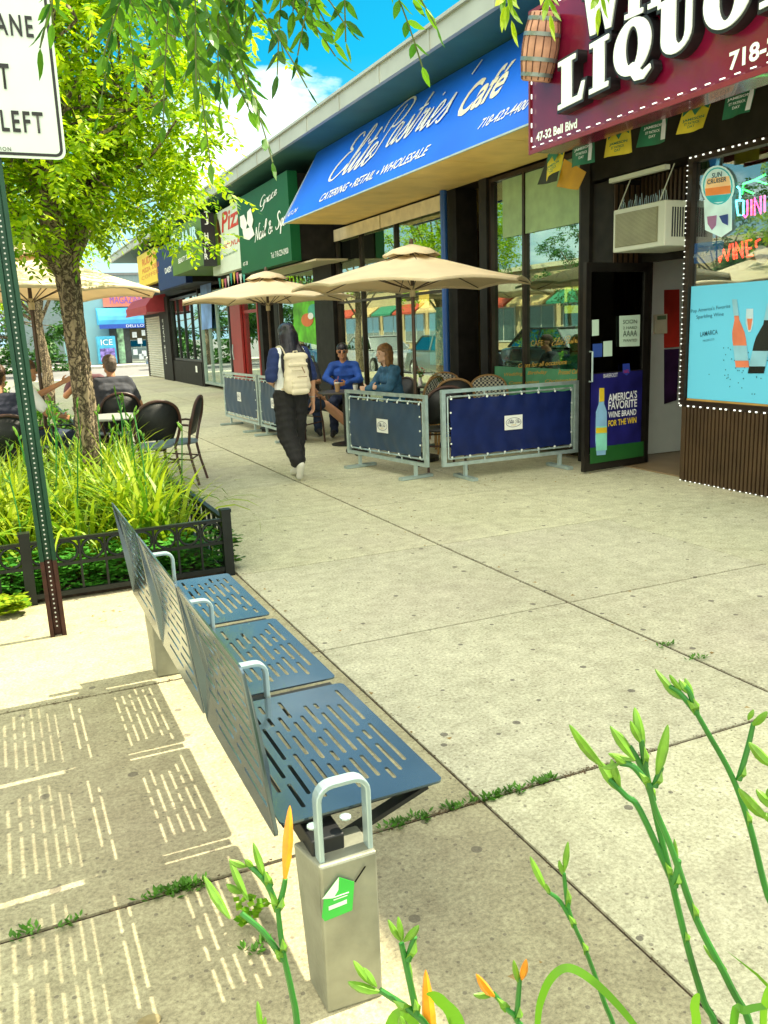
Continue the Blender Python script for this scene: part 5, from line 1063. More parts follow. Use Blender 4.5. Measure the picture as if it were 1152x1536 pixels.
# clover like ground plants in the bed and a small tuft by the fence
def clover(name,label,x0,x1,y0,y1,n,h,m,s=.022):
    V=[];F=[];k=0
    for _ in range(n):
        p=np.array([rng.uniform(x0,x1),rng.uniform(y0,y1),rng.uniform(.03,h)])
        for j in range(3):
            a=rng.uniform(0,6.28)+j*2.1; d=np.array([math.cos(a),math.sin(a),rng.uniform(-.1,.4)]); w_=np.cross(d,[0,0,1.])*.6
            V+=[p,p+(d*.5+w_)*s,p+d*s*1.1,p+(d*.5-w_)*s]; F.append((k,k+1,k+2,k+3)); k+=4
    o=npmesh(name,V,F,m,None); return tag(o,label,'ground plants',kind='stuff')
clover('ground_plants','round leaved green plants spilling through the iron fence',-.85,1.27,5.40,5.75,2200,.26,leafmat('clover_leaf',(.03,.2,.02),(.10,.36,.04),.3),.03)
clover('small_weed_tuft','bright green weed tuft at the foot of the fence by the post',-.18,.02,5.15,5.36,130,.10,lfy,.035); clover('corner_weed_tuft','dark leafy sprig poking out of the fence corner onto the path',1.28,1.38,5.45,5.75,60,.24,lf2,.035); clover('bench_weed_tuft','tiny bright green weed growing beside the bench leg',.42,.49,1.95,2.02,16,.08,leafmat('tuft_leaf',(.08,.28,.01),(.22,.42,.02),.4),.02)
# day lilies: long arching blades
def lily_blades(cx,cy,n,h,V,F,k,spread=.16,wmax=.013,zb=.03,lean=1.0):
    for _ in range(n):
        a=rng.uniform(0,6.283); d=np.array([math.cos(a),math.sin(a),0]); p=np.array([cx,cy,zb])+d*rng.uniform(0,spread*.4); L=h*rng.uniform(.6,1.2); out=rng.uniform(.25,.95)*lean; m_=8; s=np.array([-d[1],d[0],0]); tw=rng.uniform(-.5,.5); w_=wmax*rng.uniform(.6,1.15); q=p.copy(); ang=math.pi/2-rng.uniform(.02,.30); bend=rng.uniform(.10,.30)*out*1.4
        for i in range(m_+1):
            t=i/m_; ww=w_*(1-t**2.2)*(.6+.8*min(1,t*4)); sd=s*math.cos(tw*t)+np.array([0,0,1])*math.sin(tw*t); V+= [q+sd*ww, q-sd*ww+np.array([0,0,.0])]; ang-=bend*(.4+1.2*t); q=q+(d*math.cos(ang)+np.array([0,0,1])*math.sin(ang))*L/m_
        for i in range(m_): F.append((k+2*i,k+2*i+1,k+2*i+3,k+2*i+2))
        k+=2*(m_+1)
    return k
V=[];F=[];k=0
for _ in range(185):
    cx=rng.uniform(-.85,1.12); cy=rng.uniform(5.72,8.2); k=lily_blades(cx,cy,20,.80 if cx<1.0 else .64,V,F,k,wmax=.0145,lean=1.25)
o=npmesh('day_lily_foliage',V,F,lfy,None); tag(o,'dense mass of arching yellow green day lily leaves filling the fenced bed','day lilies',kind='stuff')
# thin lily stalks above the leaves
stk=mat('lily_stalk',(.02,.15,.02),.4,var=.3,scale=8); budm=mat('green_bud',(.11,.26,.02),.45,var=.25,scale=40); budo=mat('orange_bud',(.75,.26,.015),.45,var=.25,scale=40)
def bud(b,p,d,l,r): 
    p=Vector(p); d=Vector(d).normalized(); prof=((0,.25),(.12,.5),(.35,.9),(.6,1.0),(.82,.7),(.95,.35),(1,.08)); q0=len(b.v); b.tube([p+d*l*t+Vector((0,0,-.06*l*math.sin(3*t))) for t,_ in prof],[r*q for _,q in prof],12)
    for i in range(len(prof)):
        c_=p+d*l*prof[i][0]+Vector((0,0,-.06*l*math.sin(3*prof[i][0])))
        for j in range(0,12,2): b.v[q0+i*12+j]=tuple(c_+(Vector(b.v[q0+i*12+j])-c_)*.80)
for _ in range(26):
    b=B(); bb=B()
    x=rng.uniform(-.1,1.15); y=rng.uniform(5.5,8.1); h=rng.uniform(.75,1.1); tp=Vector((x+rng.uniform(-.15,.15),y+rng.uniform(-.15,.15),h)); b.tube(smooth3([(x,y,.05),((x+tp.x)/2+.02,y,h*.6),tp],4),.0045,5)
    g=thing('day_lily_stalk','slender green lily stalk with small tight buds standing above the fenced bed','flower stalk',(x,y,.03),group='slender lily stalks above the fenced bed'); b.w('stem',stk,g)
    for j in range(3): bb=B(); bud(bb,tp+Vector((0,0,-.02*j)),Vector((rng.normal(0,.5),rng.normal(0,.5),1)),.05,.008); bb.w('flower_bud',budm,g)
# foreground day lily stalks
def fgstalk(label,dist,main,branches,buds,r=.0058):
    """pixel paths on a vertical plane `dist` metres in front, then rooted in the bed behind the camera edge"""
    f=lambda q: atP(q[0],q[1],O+Vector((math.sin(YAW),math.cos(YAW),0))*dist,Vector((math.sin(YAW),math.cos(YAW),0)))
    pts=[f(q) for q in main]; bot=pts[0]; root=Vector((bot.x-.02,bot.y-.03,0)); g=thing('day_lily_stalk',label,'flower stalk',tuple(root),group='day lily stalks in the near bed')
    b=B(); P=smooth3([root,(root+bot)/2+Vector((.01,0,0))]+pts,5); b.tube(P,[r*(.95-.4*i/len(P)) for i in range(len(P))],8)
    for br in branches: q_=smooth3([f(q) for q in br],4); b.tube(q_,[r*.75*(1-.3*i/len(q_)) for i in range(len(q_))],7)
    b.w('stem',stk,g,smooth=True)
    for br in branches+[main[2:4]] if len(main)>3 else branches:
        a_=f(br[0]); e_=f(br[1]); d_=(e_-a_).normalized(); s_=d_.cross(Vector((0,1,0))).normalized(); u_=d_.cross(s_); l_=.03*random.uniform(.7,1.2); bb_=B(); bb_.add([a_-s_*.005,a_+s_*.005,a_+d_*l_*.5+s_*.005+u_*.006,a_+d_*l_+u_*.004,a_+d_*l_*.5-s_*.005+u_*.006,a_+d_*l_*.5+u_*.010],[(0,1,2,5),(0,5,4),(5,2,3),(5,3,4)]); bb_.w('bract',budm,g)
    for (p,q,wd,kind) in buds:
        A_=f(p); C_=f(q); d=C_-A_; d=d+Vector((math.sin(YAW),math.cos(YAW),0))*d.length*random.uniform(-.5,.5); u=B(); bud(u,A_,d,d.length,wd*dist/FPX/2); u.w('flower_bud',budo if kind else budm,g,smooth=True)
    return g
fgstalk('lily stalk with one tall orange bud standing in front of the bench leg',.95,[(448,1560),(438,1490),(425,1430),(417,1366)],[[(417,1366),(400,1325),(372,1296)],[(425,1440),(395,1398),(362,1370)],[(417,1366),(425,1335),(428,1318)],[(405,1330),(398,1310)]],
   [((427,1322),(431,1228),20,1),((398,1318),(378,1270),14,0),((345,1378),(300,1332),16,0),((372,1350),(340,1302),15,0),((362,1340),(342,1318),13,0),((370,1300),(345,1285),12,0),((380,1300),(368,1284),10,0)])
fgstalk('lily stalk with the greenest tip among the tall pair at the right',1.05,[(1075,1560),(1055,1500),(1030,1415),(1000,1290),(985,1230),(968,1150)],[[(980,1200),(962,1150),(945,1120)],[(1008,1320),(960,1215),(940,1195),(915,1170)],[(968,1150),(962,1110)]],
   [((905,1150),(850,1078),17,0),((935,1190),(903,1152),20,0),((930,1180),(918,1140),14,0),((945,1120),(918,1092),14,0),((962,1115),(945,1080),13,0),((963,1110),(957,1068),15,0),((965,1125),(964,1082),12,0),((955,1140),(915,1135),12,0)],.0065)
fgstalk('tall lily stalk ending in a yellow bud beside the greenest one',1.0,[(1130,1570),(1096,1480),(1045,1380),(1010,1280),(982,1212),(975,1180)],[[(982,1180),(985,1170),(992,1150)],[(975,1180),(950,1150),(930,1145)],[(1012,1330),(1018,1290)]],
   [((985,1165),(1000,1084),17,0),((952,1140),(918,1093),15,0),((940,1145),(915,1125),11,0),((930,1145),(903,1150),10,0),((1016,1295),(1014,1262),8,0),((1090,1455),(1062,1430),14,0)],.0065)
fgstalk('lily stalk leaning in from the far right with a tight bud tip',1.1,[(1190,1440),(1152,1345),(1125,1240),(1098,1165),(1062,1100),(1045,1070)],[[(1045,1070),(1020,1040),(1005,1030)],[(1108,1170),(1122,1120),(1130,1085)],[(1045,1070),(1035,1040),(1028,1030)]],
   [((1020,1045),(990,1012),12,0),((1030,1050),(1000,1032),13,0),((1022,1035),(1003,1010),10,0),((1032,1040),(1022,1022),12,0),((1040,1045),(1032,1022),10,0),((1128,1088),(1144,1060),14,0),((1122,1080),(1128,1062),9,0)],.006)
fgstalk('lily stalk at the right edge carrying a fat yellow green bud',.95,[(1230,1350),(1200,1290),(1180,1250),(1160,1232)],[[(1160,1232),(1150,1225)],[(1175,1240),(1165,1200)]],
   [((1152,1228),(1100,1172),19,0),((1160,1150),(1125,1115),18,0),((1165,1215),(1140,1190),18,0),((1160,1200),(1150,1178),16,0)],.006)
fgstalk('short lily stalk with a pale forked tip left of the tall pair',1.1,[(925,1570),(905,1500),(880,1430),(862,1390),(852,1360)],[[(862,1390),(840,1352),(822,1338)],[(852,1360),(848,1330),(846,1310)]],
   [((820,1336),(798,1294),13,0),((825,1340),(816,1318),9,0),((846,1308),(852,1262),11,0),((844,1312),(838,1288),9,0)],.005)
fgstalk('short lily stalk with orange tinged buds near the bottom centre',.9,[(790,1590),(775,1530),(762,1515),(740,1490)],[[(775,1530),(778,1490),(780,1465)]],
   [((742,1495),(710,1432),15,1),((740,1492),(708,1478),12,0),((778,1475),(770,1438),12,0),((782,1470),(786,1424),13,1)],.005)
fgstalk('lily stalk with fat green buds just right of the bench leg',.85,[(660,1590),(640,1540),(615,1515),(570,1485)],[[(625,1520),(612,1460),(602,1415)],[(612,1440),(622,1405)]],
   [((570,1488),(522,1468),18,0),((560,1478),(530,1443),14,0),((565,1480),(545,1455),14,0),((602,1412),(582,1382),12,0),((604,1410),(597,1372),12,0),((606,1412),(628,1382),14,0),((617,1480),(614,1448),9,0),((650,1600),(640,1475),26,1),((612,1560),(600,1510),20,0)],.006)
fgstalk('stubby lily bud pair at the bottom between bench leg and stain',.8,[(395,1600),(392,1560),(390,1540)],[],[((392,1545),(384,1512),12,0),((395,1548),(398,1525),9,0)],.004)
V=[];F=[];k=0
def blade_px(pix,dist,wpx):
    global k
    n_=Vector((math.sin(YAW),math.cos(YAW),0)); f=lambda q: atP(q[0],q[1],O+n_*dist,n_); P=smooth3([f(q) for q in pix],6); m_=len(P)
    for i,p in enumerate(P):
        t=(P[min(i+1,m_-1)]-P[max(i-1,0)]).normalized(); s=t.cross(n_).normalized(); s=(s+n_*.5).normalized(); w_=wpx*dist/FPX/2*(1-abs(2*i/(m_-1)-1)**3*.8); V.append(np.array(p+s*w_)); V.append(np.array(p-s*w_))
    for i in range(m_-1): F.append((k+2*i,k+2*i+1,k+2*i+3,k+2*i+2))
    k+=2*m_
blade_px([(800,1800),(805,1560),(815,1490),(840,1455),(870,1458),(915,1495),(960,1550),(980,1600)],.95,14)
blade_px([(700,1800),(690,1560),(660,1500),(640,1490)],.85,34); blade_px([(1040,1800),(1045,1560),(1042,1510),(1048,1490)],.9,16); blade_px([(1090,1800),(1100,1540),(1120,1515),(1180,1505)],.9,14)
blade_px([(1150,1800),(1145,1560),(1148,1500),(1160,1470)],.9,12); blade_px([(560,1800),(575,1590),(600,1520),(640,1560)],.9,20)
for (cx,cy) in ((.75,.62),(1.0,.7),(1.25,.75),(.45,.6),(.95,.45),(.6,.4)): k=lily_blades(cx,cy,16,.45,V,F,k,zb=0)
o=npmesh('near_lily_leaves',V,F,leafmat('near_leaf',(.05,.22,.01),(.16,.38,.02),.35),None); tag(o,'few long green day lily leaves at the bottom of the view','lily leaves',kind='stuff')
# ================================================================ FAR END OF THE STREET
cb=thing('corner_store','corner store across the side street with pale blue wall and bright blue rounded awning','building',(8.5,58,0))
def fy(pix,Y_): return [atY(x,y,Y_) for x,y in pix]
def yplate(pix,Y_,m,name,par,d=.05):
    pts=fy(pix,Y_); b=B(); n=len(pts); b.add(pts+[p+Vector((0,-d,0)) for p in pts],[tuple(range(n)),tuple(reversed(range(n,2*n)))]+[(i,(i+1)%n,n+(i+1)%n,n+i) for i in range(n)]); return b.w(name,m,par)
b=B(); b.box(5.2,58,-.1,14,70,4.6); b.w('wall',mat('pale_blue_wall',(.24,.48,.55),.7,var=.06,scale=.5),cb)
b=B(); b.box(7.1,57.9,0,14,57.98,2.9); b.w('shop_front',mat('store_front_dark',(.05,.06,.06),.4,var=.3),cb)
def awb(x0,x1,y0,z0,z1,m,par,name,d=1.2):
    b=B(); pr=[(0,z1)]+[(-d*math.sin(a),z0+(z1-z0)*math.cos(a)) for a in [i*math.pi/12 for i in range(1,7)]]+[(-d,z0-.25),(-d+.03,z0-.25),(-d+.03,z0),(0,z0)]
    b.prism(pr,(x0,y0,0),(0,1,0),(0,0,1),(1,0,0),x1-x0); return b.w(name,m,par)
awb(6.4,12.5,57.9,2.45,3.5,mat('bright_blue_awning',(.03,.35,.75),.5,var=.5,scale=.4),cb,'awning'); 
b=B(); b.box(6.4,56.66,2.2,12.5,56.69,2.46); b.w('awning_valance',mat('valance_blue',(.02,.08,.45),.5),cb); text('DELI LOTTERY',(8.0,56.65,2.25),(1,0,0),UZ,2.0,.16,pale,cb)
b=B(); b.box(6.9,57.7,3.55,12.5,57.98,4.5); b.w('sign_panel',mat('coral_sign',(.8,.22,.15),.5),cb); text('MAGAZINE',(7.3,57.68,3.75),(1,0,0),UZ,2.0,.45,mat('sign_violet',(.2,.1,.5),.5),cb)
b=B(); b.box(5.1,57.9,4.45,14.1,70,4.7); b.w('parapet',mat('grey_parapet',(.35,.45,.42),.6),cb)
b=B(); b.box(8.35,57.85,0,9.35,57.89,2.15); b.box(9.6,57.85,.3,11.8,57.89,2.1); b.w('shop_glass',glass('far_glass',(.4,.5,.5),.5),cb); b=B()
for k_,(x,z) in enumerate(((8.45,.5),(8.8,1.2),(9.0,.4),(8.5,1.6),(9.1,1.7),(8.8,.2))): b.box(x,57.82,z,x+.28,57.845,z+.35)
b.w('paper_notice',pale,cb); B().box(7.55,57.8,0,7.95,57.84,2.2).w('menu_panel',mat('menu_print',(.3,.5,.3),.5,var=.8,scale=3),cb)
im=thing('ice_machine','pale blue ice chest beside the corner store door','ice chest',(6.75,57.2,0)); B().box(6.2,56.9,.05,7.3,57.7,1.75).w('case',mat('ice_blue',(.05,.4,.65),.4,var=.3,scale=2),im,bevel=.04); B().box(6.3,56.86,.2,7.2,56.895,1.0).w('door',mat('ice_print',(.2,.15,.5),.4,var=.9,scale=5),im); text('ICE',(6.4,56.85,1.2),(1,0,0),UZ,.7,.35,white,im)
gb=thing('grey_building','grey upper building rising behind the corner store','building',(8,80,0)); b=B(); b.box(1.5,74,0,16,90,6.6); b.w('wall',mat('slate_wall',(.2,.27,.28),.7),gb); b=B(); b.box(1.4,73.9,6.6,16.1,90.1,6.8); b.w('roof',mat('roof_felt'),gb); b=B(); 
for k_ in range(6): b.box(2.5+k_*2.2,73.93,4.8,3.6+k_*2.2,73.99,6)
b.w('window',glass('far_glass'),gb)
# cars
tyre=mat('tyre_rubber',(.015,.015,.015),.8); rim=mat('wheel_rim',(.5,.52,.52),.3,.7); carglass=glass('car_glass',(.08,.1,.1),.35); lampm=mat('headlamp',(.8,.8,.75),.15); redl=mat('tail_lamp',(.5,.01,.01),.2)
def car(x,y,rz,col,label,cn,suv=False,z=-.16,group=None):
    g=thing('parked_car',label,'car',(x,y,z),rz,group); cm=mat('car_paint_'+cn,col,.25,.35,var=.04,coat=.8); H_=.14 if suv else 0
    prof=[(-2.2,.35,.0),(-2.25,.62,.9),(-2.15,.92+H_,.93),(-1.75,.98+H_,.95),(-1.3,1.35+H_,.72),(-.6,1.46+H_,.68),(.3,1.42+H_,.69),(1.0,1.0+H_*.8,.93),(1.9,.85+H_*.5,.92),(2.2,.68,.88),(2.25,.38,.85)]
    b=B(); secs=[]
    body=[(-2.22,.34,.78,.30),(-2.20,.60,.84,.8),(-2.1,.9+H_,.86,.9),(-1.4,.95+H_,.9,.9),(0,.94+H_,.91,.9),(1.0,.93+H_*.8,.9,.9),(1.9,.80+H_*.6,.86,.9),(2.2,.64,.78,.8),(2.26,.36,.72,.3)]
    vs=[];n=0
    for xx,top,w_,_ in body: vs+=[(xx,-w_,.22),(xx,-w_*1.02,.5),(xx,-w_*.93,top-.04),(xx,-w_*.8,top),(xx,w_*.8,top),(xx,w_*.93,top-.04),(xx,w_*1.02,.5),(xx,w_,.22)]
    m_=len(body); fs=[(i*8+j,i*8+(j+1)%8,(i+1)*8+(j+1)%8,(i+1)*8+j) for i in range(m_-1) for j in range(8)]+[tuple(range(8)),tuple(reversed(range((m_-1)*8,m_*8)))]
    b.add(vs,fs); b.build('body',cm,g,smooth=True,bevel=.02)
    def cab(e,z0,z1,m,nm):
        b=B(); b.add([(-1.75+e,-.80,z0),(1.05-e,-.80,z0),(1.05-e,.80,z0),(-1.75+e,.80,z0),(-1.25+e*.6,-.62,z1),(.35-e*.6,-.62,z1),(.35-e*.6,.62,z1),(-1.25+e*.6,.62,z1)],[(0,3,2,1),(4,5,6,7),(0,1,5,4),(1,2,6,5),(2,3,7,6),(3,0,4,7)]); b.build(nm,m,g,bevel=.03)
    cab(0,.93+H_,1.42+H_,carglass,'window'); b=B(); b.box(-1.28,-.63,1.415+H_,.38,.63,1.46+H_)
    for sx in (-1,1):
        b.bar((1.03,sx*.80,.94+H_),(.34,sx*.62,1.43+H_),.05,.04); b.bar((-1.73,sx*.80,.94+H_),(-1.24,sx*.62,1.43+H_),.07,.04); b.bar((-.35,sx*.81,.94+H_),(-.40,sx*.63,1.43+H_),.06,.03)
    b.build('roof',cm,g,bevel=.02)
    for wx in (-1.35,1.38):
        for sx in (-1,1):
            b=B(); b.add([],[]); 
            def ring(r,y0,y1,bb): bb.add([(wx+r*math.cos(a),y0,.33+r*math.sin(a)) for a in [i*math.pi/12 for i in range(24)]]+[(wx+r*math.cos(a),y1,.33+r*math.sin(a)) for a in [i*math.pi/12 for i in range(24)]],[tuple(range(24)),tuple(reversed(range(24,48)))]+[(i,(i+1)%24,24+(i+1)%24,24+i) for i in range(24)])
            ring(.33,sx*.70,sx*.925,b); t_=b.build('wheel',tyre,g); b=B(); ring(.21,sx*.90,sx*.932,b); 
            for s5 in range(5): a=s5*1.2566; b.bar((wx,sx*.94,.33),(wx+.2*math.cos(a),sx*.94,.33+.2*math.sin(a)),.02,.05)
            b.build('rim',rim,t_)
    for sx in (-1,1):
        b=B(); b.ball((2.17,sx*.62,.62),.13,10,(.5,1,.6)); b.build('headlight',lampm,g,smooth=True); b=B(); b.ball((-2.16,sx*.68,.75),.12,10,(.5,1,.7)); b.build('tail_light',redl,g,smooth=True)
    b=B(); b.box(.6,-.97,.98+H_,.75,-.85,1.1+H_); b.box(.6,.85,.98+H_,.75,.97,1.1+H_); b.build('mirror',cm,g,bevel=.02)
    return g
car(10.0,48.2,math.pi-.05,(.42,.47,.46),'silver grey car crossing behind the end of the shop row','silver',True)
car(-2.15,7.0,-math.pi/2,(.05,.12,.25),'dark blue parked car at the kerb mirrored in the cafe glass','blue',True,group='cars parked along the kerb'); car(-2.15,13.2,-math.pi/2,(.4,.45,.45),'silver parked car at the kerb next to the dark blue one','silver',group='cars parked along the kerb'); car(-2.15,19.2,-math.pi/2,(.04,.04,.045),'black parked car at the kerb','black',True,group='cars parked along the kerb'); car(-2.15,1.0,-math.pi/2,(.45,.5,.5),'pale parked car at the kerb nearest the camera','silver',group='cars parked along the kerb')
for yy,cc,nn in ((25.4,(.16,.2,.19),'red'),(31.6,(.5,.5,.5),'white'),(38.5,(.05,.12,.25),'blue')): car(-2.15,yy,-math.pi/2,cc,{'red':'grey green parked car at the kerb far along','white':'white parked car at the kerb far along','blue':'farthest dark blue parked car at the kerb'}[nn],nn+'_far',group='cars parked along the kerb')
car(-11.9,9,math.pi/2,(.35,.05,.04),'red car parked on the opposite kerb','red',group='cars parked on the opposite kerb'); car(-11.9,17,math.pi/2,(.6,.62,.6),'white car parked on the opposite kerb','white',group='cars parked on the opposite kerb')
# opposite shops, seen in the glass
ob=thing('opposite_building','long low tan shop row on the other side of the street with small awnings','building',(-17,50,0)); b=B(); b.box(-28,20,0,-17.1,84,4.6); b.w('wall',mat('tan_stucco',(.42,.33,.17),.8,var=.1),ob)
b=B(); b.box(-28.1,19.9,4.6,-16.9,84.1,4.85); b.w('parapet',mat('cream_cornice',(.5,.45,.3),.7),ob)
for k_ in range(16):
    y=20.4+k_*4; b=B(); b.box(-17.12,y+.3,.5,-17.04,y+3.5,2.6); f=b.w('window',mat('pale_window_frame',(.5,.5,.42),.6),ob); b=B(); b.box(-17.05,y+.4,.6,-17.02,y+1.5,2.5); b.box(-17.05,y+1.6,.6,-17.02,y+3.4,2.5); b.w('pane',glass('far_glass'),f)
    b=B(); b.prism([(0,0),(.9,-.6),(.9,-.75),(0,-.1)],(-17.03,y+.2,3.3),(1,0,0),(0,0,1),(0,1,0),3.6); b.w('awning',[mat('opp_red',(.4,.05,.02),.6),mat('opp_green',(.02,.18,.1),.6),mat('opp_tan',(.5,.35,.15),.6)][k_%3],ob)
hb=thing('opposite_brick_building','two storey red brick building beyond the opposite tan shops','building',(-20,8,0)); b=B(); b.box(-30,-4,0,-17.5,19,7.5); b.w('wall',mat('brick_red',(.28,.09,.05),.8,var=.25,scale=10),hb); b=B(); b.box(-30.1,-4.1,7.5,-17.4,19.1,7.8); b.w('parapet',mat('cream_cornice'),hb)
for k_ in range(7):
    for z in (1,4.6): f=B().box(-17.52,-3.2+k_*3.1,z,-17.44,-1.6+k_*3.1,z+1.8).w('window',mat('pale_window_frame'),hb); B().box(-17.45,-3.1+k_*3.1,z+.1,-17.42,-1.7+k_*3.1,z+1.7).w('pane',glass('far_glass'),f)
# utility pole and wires beyond the roof line
up_=thing('utility_pole','grey wooden utility pole across the road carrying overhead wires','utility pole',(-12.8,22,-.0)); B().tube([(-12.8,22,-.1),(-12.8,22,9)],[.16,.11],10).w('pole',bark,up_); B().bar((-13.8,22,8.2),(-11.8,22,8.2),.1,.12).w('crossarm',bark,up_)
for k_,(p,q,lab) in enumerate((((2,60,8.4),(13,52,9.4),'upper overhead wire crossing the sky beyond the shop roof'),((2,60,7.8),(13,52,8.6),'lower overhead wire crossing the sky beyond the shop roof'))):
    p=Vector(p);q=Vector(q); tag(B().tube([p.lerp(q,i/12)-UZ*(.9*math.sin(math.pi*i/12)) for i in range(13)],.025,5).build('overhead_wire',black),lab,'wire')
# ================================================================ PEOPLE
def capsule(b,p0,r0,p1,r1,n=12):
    p0=Vector(p0);p1=Vector(p1);d=p1-p0;L=d.length
    if L<1e-5: return b.ball(p0,r0,n)
    t=d/L; pts=[];rs=[]
    for a in (80,55,30,0): pts.append(p0-t*r0*math.sin(math.radians(a))); rs.append(r0*math.cos(math.radians(a)))
    for a in (0,30,55,80): pts.append(p1+t*r1*math.sin(math.radians(a))); rs.append(r1*math.cos(math.radians(a)))
    return b.tube(pts,rs,n)
def blob(name,caps,m,parent,vox=.012,sm=2,inflate=0,balls=(),wr=0):
    b=B()
    for c in caps: capsule(b,c[0],c[1]+inflate,c[2],c[3]+inflate)
    for c,r,sc in balls: b.ball(c,r+inflate,14,sc)
    me=bpy.data.meshes.new(name); me.from_pydata(b.v,[],b.f); o=bpy.data.objects.new(name,me); COL.objects.link(o)
    r=o.modifiers.new('r','REMESH'); r.mode='VOXEL'; r.voxel_size=vox; r.use_smooth_shade=True
    s=o.modifiers.new('s','SMOOTH'); s.iterations=sm; s.factor=.5
    m2=evalmesh(o); bpy.data.objects.remove(o)
    if wr:
        n_=len(m2.vertices); c=np.empty(n_*3); m2.vertices.foreach_get('co',c); q=np.empty(n_*3); m2.vertices.foreach_get('normal',q); c=c.reshape(-1,3); q=q.reshape(-1,3)
        k=wr*(np.sin(c[:,2]*47+c[:,0]*31)*np.sin(c[:,1]*39+c[:,0]*17)+.6*np.sin(c[:,2]*83+c[:,1]*29)); m2.vertices.foreach_set('co',(c+q*k[:,None]).ravel()); m2.update()
    return link(name,m2,m,parent,True)
def hand_caps(w,d,n,side,curl=.5,s=1.0):
    """w wrist, d hand direction, n palm normal, side +1/-1 thumb side"""
    w=Vector(w); d=Vector(d).normalized(); n=Vector(n); n=(n-d*n.dot(d)).normalized(); x=d.cross(n)*side; out=[]
    for k in (-1.2,-.4,.4,1.2): out.append((w+d*.015+x*.012*k*s,.013*s,w+d*.085*s+x*.017*k*s,.0105*s))
    for k,l in ((-1.2,.058),(-.4,.072),(.4,.078),(1.2,.070)):
        p=w+d*.085*s+x*.019*k*s; d1=(d*math.cos(curl*.5)+n*math.sin(curl*.5)); q=p+d1*l*.5*s; d2=(d*math.cos(curl*1.2)+n*math.sin(curl*1.2)); e=q+d2*l*.5*s; out+= [(p,.0088*s,q,.0082*s),(q,.0082*s,e,.0068*s)]
    p=w+d*.025*s+x*.025*s; q=p+(x*.7+d*.7+n*.3).normalized()*.038*s; e=q+(d*.9+x*.15+n*.35).normalized()*.03*s; out+=[(p,.0125*s,q,.0105*s),(q,.0105*s,e,.008*s)]
    return out
def head_caps(c,f,s=1.0):
    """c head centre, f facing"""
    c=Vector(c); f=Vector(f).normalized(); r=f.cross(UZ).normalized(); u=r.cross(f); 
    caps=[(c+u*.035*s-f*.015*s,.080*s,c+u*.02*s+f*.018*s,.076*s),(c-u*.02*s+f*.03*s,.062*s,c-u*.075*s+f*.055*s,.034*s),
      (c-u*.055*s+r*.035*s+f*.01*s,.035*s,c-u*.075*s+f*.06*s,.026*s),(c-u*.055*s-r*.035*s+f*.01*s,.035*s,c-u*.075*s+f*.06*s,.026*s),
      (c+u*.018*s+f*.088*s,.008*s,c-u*.018*s+f*.105*s,.0125*s),(c-u*.018*s+f*.097*s-r*.011*s,.008*s,c-u*.018*s+f*.097*s+r*.011*s,.008*s),
      (c-u*.047*s+f*.085*s-r*.018*s,.008*s,c-u*.047*s+f*.085*s+r*.018*s,.008*s),(c+u*.032*s+f*.078*s-r*.035*s,.012*s,c+u*.032*s+f*.078*s+r*.035*s,.012*s)]
    for sg_ in (-1,1): caps.append((c+r*sg_*.078*s+u*.018*s-f*.01*s,.012*s,c+r*sg_*.076*s-u*.02*s-f*.004*s,.010*s))
    return caps,(c,f,r,u)
skinm={}
def skin(k): 
    c={'fair':(.62,.33,.21),'tan':(.48,.23,.12),'pale':(.68,.42,.30)}[k]; return mat('skin_'+k,c,.5,var=.05,scale=12)
def add_face(par,fr,s=1.0,glasses=False,mouth=True):
    c,f,r,u=fr; b=B()
    for sg_ in (-1,1): b.ball(c+r*sg_*.032*s+u*.005*s+f*.083*s,.0085*s,8)
    b.build('eyes',mat('eye_dark',(.03,.02,.015),.2),par,smooth=True)
    b=B(); b.tube([c-r*.024*s-u*.048*s+f*.088*s,c-u*.050*s+f*.096*s,c+r*.024*s-u*.048*s+f*.088*s],.0035*s,5); b.build('lips',mat('lip_rose',(.4,.12,.09),.5),par)
    b=B()
    for sg_ in (-1,1): b.tube([c+r*sg_*.048*s+u*.024*s+f*.078*s,c+r*sg_*.03*s+u*.030*s+f*.090*s,c+r*sg_*.014*s+u*.025*s+f*.092*s],.0032*s,5)
    b.build('eyebrows',mat('brow_dark',(.05,.03,.02),.7),par)
    if glasses:
        b=B()
        for sg_ in (-1,1):
            b.ball(c+r*sg_*.033*s+u*.006*s+f*.094*s,.024*s,10,(1,.8,.75)); b.tube([c+r*sg_*.055*s+u*.01*s+f*.085*s,c+r*sg_*.08*s+u*.01*s-f*.01*s],.003*s,5)
        b.build('sunglasses',black,par,smooth=True)
